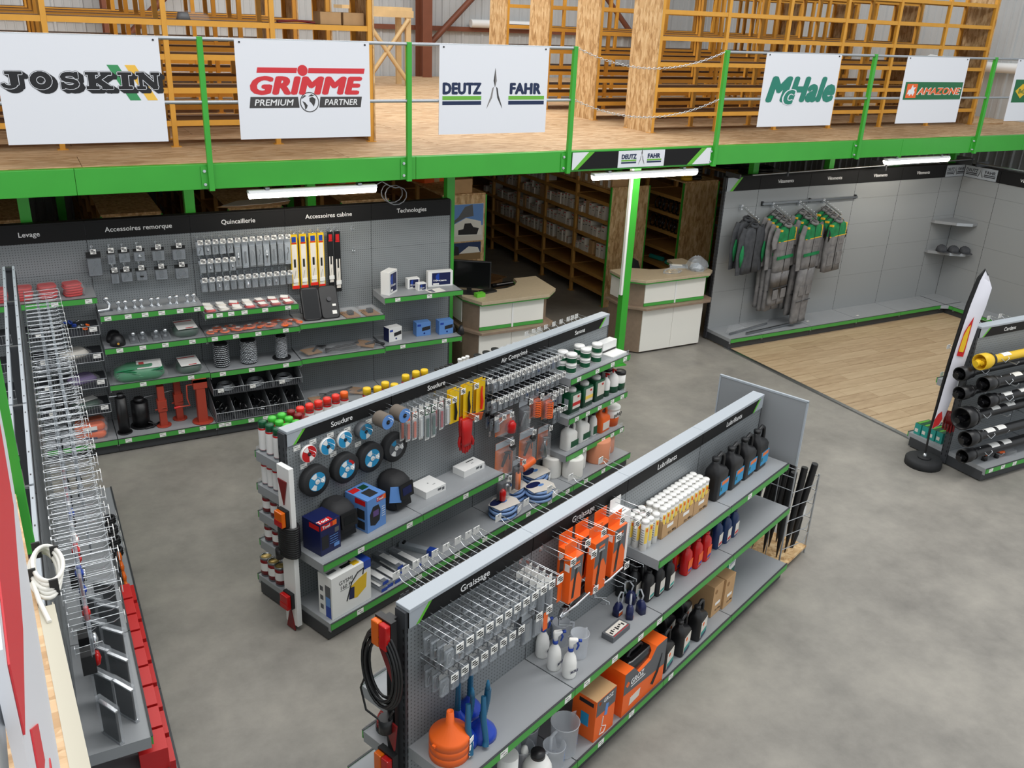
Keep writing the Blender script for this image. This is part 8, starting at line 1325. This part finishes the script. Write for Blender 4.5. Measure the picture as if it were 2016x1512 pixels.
# posters on the rack end
o = thing('poster', 'poster of a tractor below a dark harvester on the strand board end', 'poster', (5.52, 11.498, 1.28)); part('sheet', o, 'box_white', lambda b: b.box(-0.30, -0.003, 0, 0.30, 0, 0.54)); part('sky_print', o, 'blue_light', lambda b: b.box(-0.295, -0.0036, 0.22, 0.295, -0.003, 0.535)); part('loader_print', o, 'box_grey', lambda b: b.xz([(-0.25, 0.25), (-0.1, 0.36), (0.0, 0.50), (0.12, 0.53), (0.14, 0.36), (0.02, 0.35), (-0.14, 0.28), (-0.24, 0.2)], -0.0044, -0.0036)); part('dust_print', o, 'paper', lambda b: b.xz([(-0.28, 0.08), (0.28, 0.08), (0.26, 0.28), (0.02, 0.34), (-0.2, 0.24)], -0.0042, -0.0034)); part('tractor_print', o, 'black_soft', lambda b: b.xz([(-0.10, 0.10), (0.2, 0.09), (0.23, 0.18), (0.14, 0.2), (0.1, 0.26), (0.0, 0.26), (-0.02, 0.18), (-0.1, 0.17)], -0.0052, -0.0044))
o = thing('poster', 'small landscape poster below the tractor poster', 'poster', (5.54, 11.498, 1.00)); part('sheet', o, 'blue_navy', lambda b: b.box(-0.25, -0.003, 0, 0.25, 0, 0.26)); part('cloud_print', o, 'paper', lambda b: b.xz([(-0.1, 0.1), (0.24, 0.1), (0.2, 0.18), (0.05, 0.2)], -0.0036, -0.003)); part('field_print', o, 'hardboard', lambda b: b.box(-0.25, -0.0038, 0, 0.25, -0.003, 0.10)); part('mill_print', o, 'black_soft', lambda b: b.xz([(-0.2, 0.08), (-0.1, 0.08), (-0.11, 0.2), (-0.16, 0.22)], -0.0046, -0.003))
single('notice_sheet', 'white paper sheet pinned below the landscape poster', 'paper', 'paper', lambda b: b.box(-0.24, -0.003, 0, 0.24, 0, 0.20), (5.54, 11.498, 0.77))
# upper racks: the few things on them
for k in range(2): single('kraft_box', 'small open kraft box on the front mezzanine rack, behind the GRIMME sign', 'box', 'cardboard', lambda b: (b.box(-0.12, -0.12, 0, 0.12, 0.12, 0.006), b.box(-0.12, -0.12, 0, 0.12, -0.114, 0.13), b.box(-0.12, 0.114, 0, 0.12, 0.12, 0.13), b.box(-0.12, -0.12, 0, -0.114, 0.12, 0.13), b.box(0.114, -0.12, 0, 0.12, 0.12, 0.13)), (3.22+0.26*k, 10.30, FL+1.238), 0, 'open kraft boxes', key='okb')
single('red_straps', 'flat bundle of red straps on the front mezzanine rack', 'strap', 'red_dark', lambda b: [b.tube([(-0.2, 0.02*k-0.04, 0.015), (0.0, 0.02*k-0.03, 0.03), (0.2, 0.02*k-0.04, 0.015)], 0.012, 6) for k in range(4)], (2.85, 10.25, FL+1.238)); single('parts_bag', 'clear bag with dark parts on the front mezzanine rack', 'bag', ['bag', 'box_grey'], lambda b: b.loft([rrect(0.35, 0.16, 0.05, 0), rrect(0.3, 0.14, 0.05, 0.06), rrect(0.15, 0.06, 0.03, 0.09)]).loft([rrect(0.14, 0.1, 0.04, 0, cx=-0.09), rrect(0.1, 0.08, 0.03, 0.07, cx=-0.09)], m=1), (1.78, 10.22, FL+1.238))
# ================================================================== left run
LR = random.Random(9)
for r_, (z, y0, st) in enumerate(((2.10, 3.75, 0.098), (1.80, 3.95, 0.098), (1.48, 4.15, 0.105))):
    y = y0; k = 0
    while y < 7.98:
        hook(FL_, y, z, 0.235, 'bright steel peg hook on the tall left run, %s row' % ('top', 'second', 'third')[r_], 'left run hooks, row %d' % (r_+1), tagged=(k % 2 == 0))
        if r_ < 2 and y < 5.0: m, it = 'box_grey', LR.choice(('red', 'iron', 'blue', 'red_dark', 'matte_white'))
        else: m, it = 'zinc', LR.choice(('steel', 'iron', 'black'))
        for j in range(2 if y > 5 else 1): pack(FL_, y, 0.12+0.07*j, z-0.012, 0.085, 0.15 if r_ else 0.17, 'clear hanging pack of %s on the tall left run' % {'red': 'red lamp parts', 'iron': 'dark bolts', 'blue': 'blue parts', 'red_dark': 'dark red reflectors', 'matte_white': 'white lamp parts', 'steel': 'steel bolts', 'black': 'black parts'}[it], 'left run %s packs' % it.replace('_', ' '), m, it, LR.choice((0, 1, 3)), header='cap')
        y += st; k += 1
part('price_channel', gl, 'clear', lambda b: b.box(1.55, -0.305, 1.99, 5.75, -0.300, 2.03))
for k in range(10):
    y = 4.22+0.13*k; o = th(FL_, 'packed_mirror', 'flat mirror in clear packaging standing on the left run shelf', 'mirror', y, 0.24 if k % 2 else 0.15, 0.68, 'packed mirrors', 0.5+0.05*k); part('glass', o, 'black_gloss', lambda b: b.box(-0.07, -0.006, 0.01, 0.07, 0.006, 0.22), key='pmg'); part('wrap', o, 'clear', lambda b: b.box(-0.085, -0.014, 0, 0.085, 0.014, 0.25), key='pmw'); part('rim', o, 'chrome', lambda b: b.box(-0.075, -0.009, 0.0, 0.075, 0.009, 0.012).box(-0.075, -0.009, 0.215, 0.075, 0.009, 0.225), key='pmr')
for i, (y, m) in enumerate(((4.45, 'lens_red'), (4.62, 'chrome'), (5.3, 'chrome'))): 
    o = th(FL_, 'lamp_unit', ('red tail lamp', 'chrome work lamp next to the tail lamp', 'chrome work lamp further along')[i]+' hanging low on the left run', 'lamp', y, 0.10, 1.05); part('shell', o, 'black', lambda b: b.box(-0.05, -0.03, -0.06, 0.05, 0.04, 0.06), key='lus'); part('lens', o, m, lambda b: b.lathe([(0.045, 0), (0.04, 0.02), (0.0001, 0.03)], 12, T=TR(0, -0.03, 0) @ RX(PI/2)), key=('lul', m)); hook(FL_, y, 1.12, 0.12, 'short hook carrying a lamp on the left run', 'lamp hooks', False)
for k in range(9):
    y = 4.25+0.19*k; o = th(FL_, 'lamp_carton', 'red lamp carton with white label on the low left run shelf', 'box', y, 0.41, 0.40, 'red lamp cartons'); part('carton', o, ['red', 'red', 'red'], lambda b: b.box(-0.085, 0, 0, 0.085, 0.15, 0.15), key='lmc', bevel=0.002); part('label', o, 'box_white', lambda b: b.box(-0.04, -0.001, 0.03, 0.05, 0, 0.11), key='lml'); part('band', o, 'blue_deep', lambda b: b.box(-0.085, -0.0008, 0.0, 0.085, 0, 0.02), key='lmb')
for k in range(8):
    y = 4.4+0.24*k; o = th(FL_, 'floor_carton', 'dark and red carton on the plinth of the left run', 'box', y, 0.45, 0.165, 'plinth cartons'); part('carton', o, ['red', 'blue_deep', 'red'], lambda b: b.box(-0.10, 0, 0, 0.10, 0.2, 0.15, 0, tm=2, fm=1), key='flc'); part('label', o, 'paper', lambda b: b.box(-0.05, -0.001, 0.03, 0.05, 0, 0.12), key='fll')
for k in range(4): 
    o = th(FL_, 'amber_reflector', 'round amber reflector standing on the low left run shelf', 'reflector', 5.95+0.14*k, 0.38, 0.40, 'amber reflectors'); part('lens', o, 'lens_amber', lambda b: b.lathe([(0.05, 0), (0.045, 0.02), (0.0001, 0.03)], 14, T=TR(0, 0, 0.055) @ RX(PI/2)), key='arl'); part('back', o, 'black', lambda b: b.cyl(0.055, -0.015, 0, 14, T=TR(0, 0, 0.055) @ RX(PI/2)), key='arb')
for k in range(4):
    o = th(FL_, 'rubber_grommet_bag', 'clear bag of black rubber rings on the low left run shelf', 'bag', 5.0+0.0+0.17*k+1.5, 0.38, 0.40, 'rubber ring bags'); part('rings', o, 'rubber', lambda b: [b.tube([(0.04*math.cos(a), 0.04*math.sin(a), 0.012+0.02*q) for a in [2*PI*j/12 for j in range(12)]], 0.011, 6, closed=True) for q in range(3)], key='rgr'); part('card', o, 'matte_white', lambda b: b.box(-0.05, -0.06, 0, 0.05, -0.058, 0.08), key='rgc')
o = thing('cable_coil', 'coil of cream electric cable tied with black ties at the end of the trunking', 'cable', (-0.104, 2.36, 2.934), 0.06)
part('loops', o, 'paper', lambda b: [b.tube([((0.036-0.005*(q % 2))*math.cos(a)+0.003*q, (0.12-0.007*q)*math.sin(a), 0.004+0.008*q) for a in [2*PI*j/24 for j in range(24)]], 0.006, 6, closed=True) for q in range(5)])
for a in (0.6, 1.9, 3.4, 5.0): part('cable_tie', o, 'black', lambda b: b.cb((0.036*math.cos(a)+0.005, 0.11*math.sin(a), 0.022), (0.022, 0.006, 0.05)))
part('tail', o, 'paper', lambda b: b.tube([(-0.03, -0.05, 0.02), (-0.025, -0.13, 0.01), (-0.012, -0.22, 0.0)], 0.006, 6))
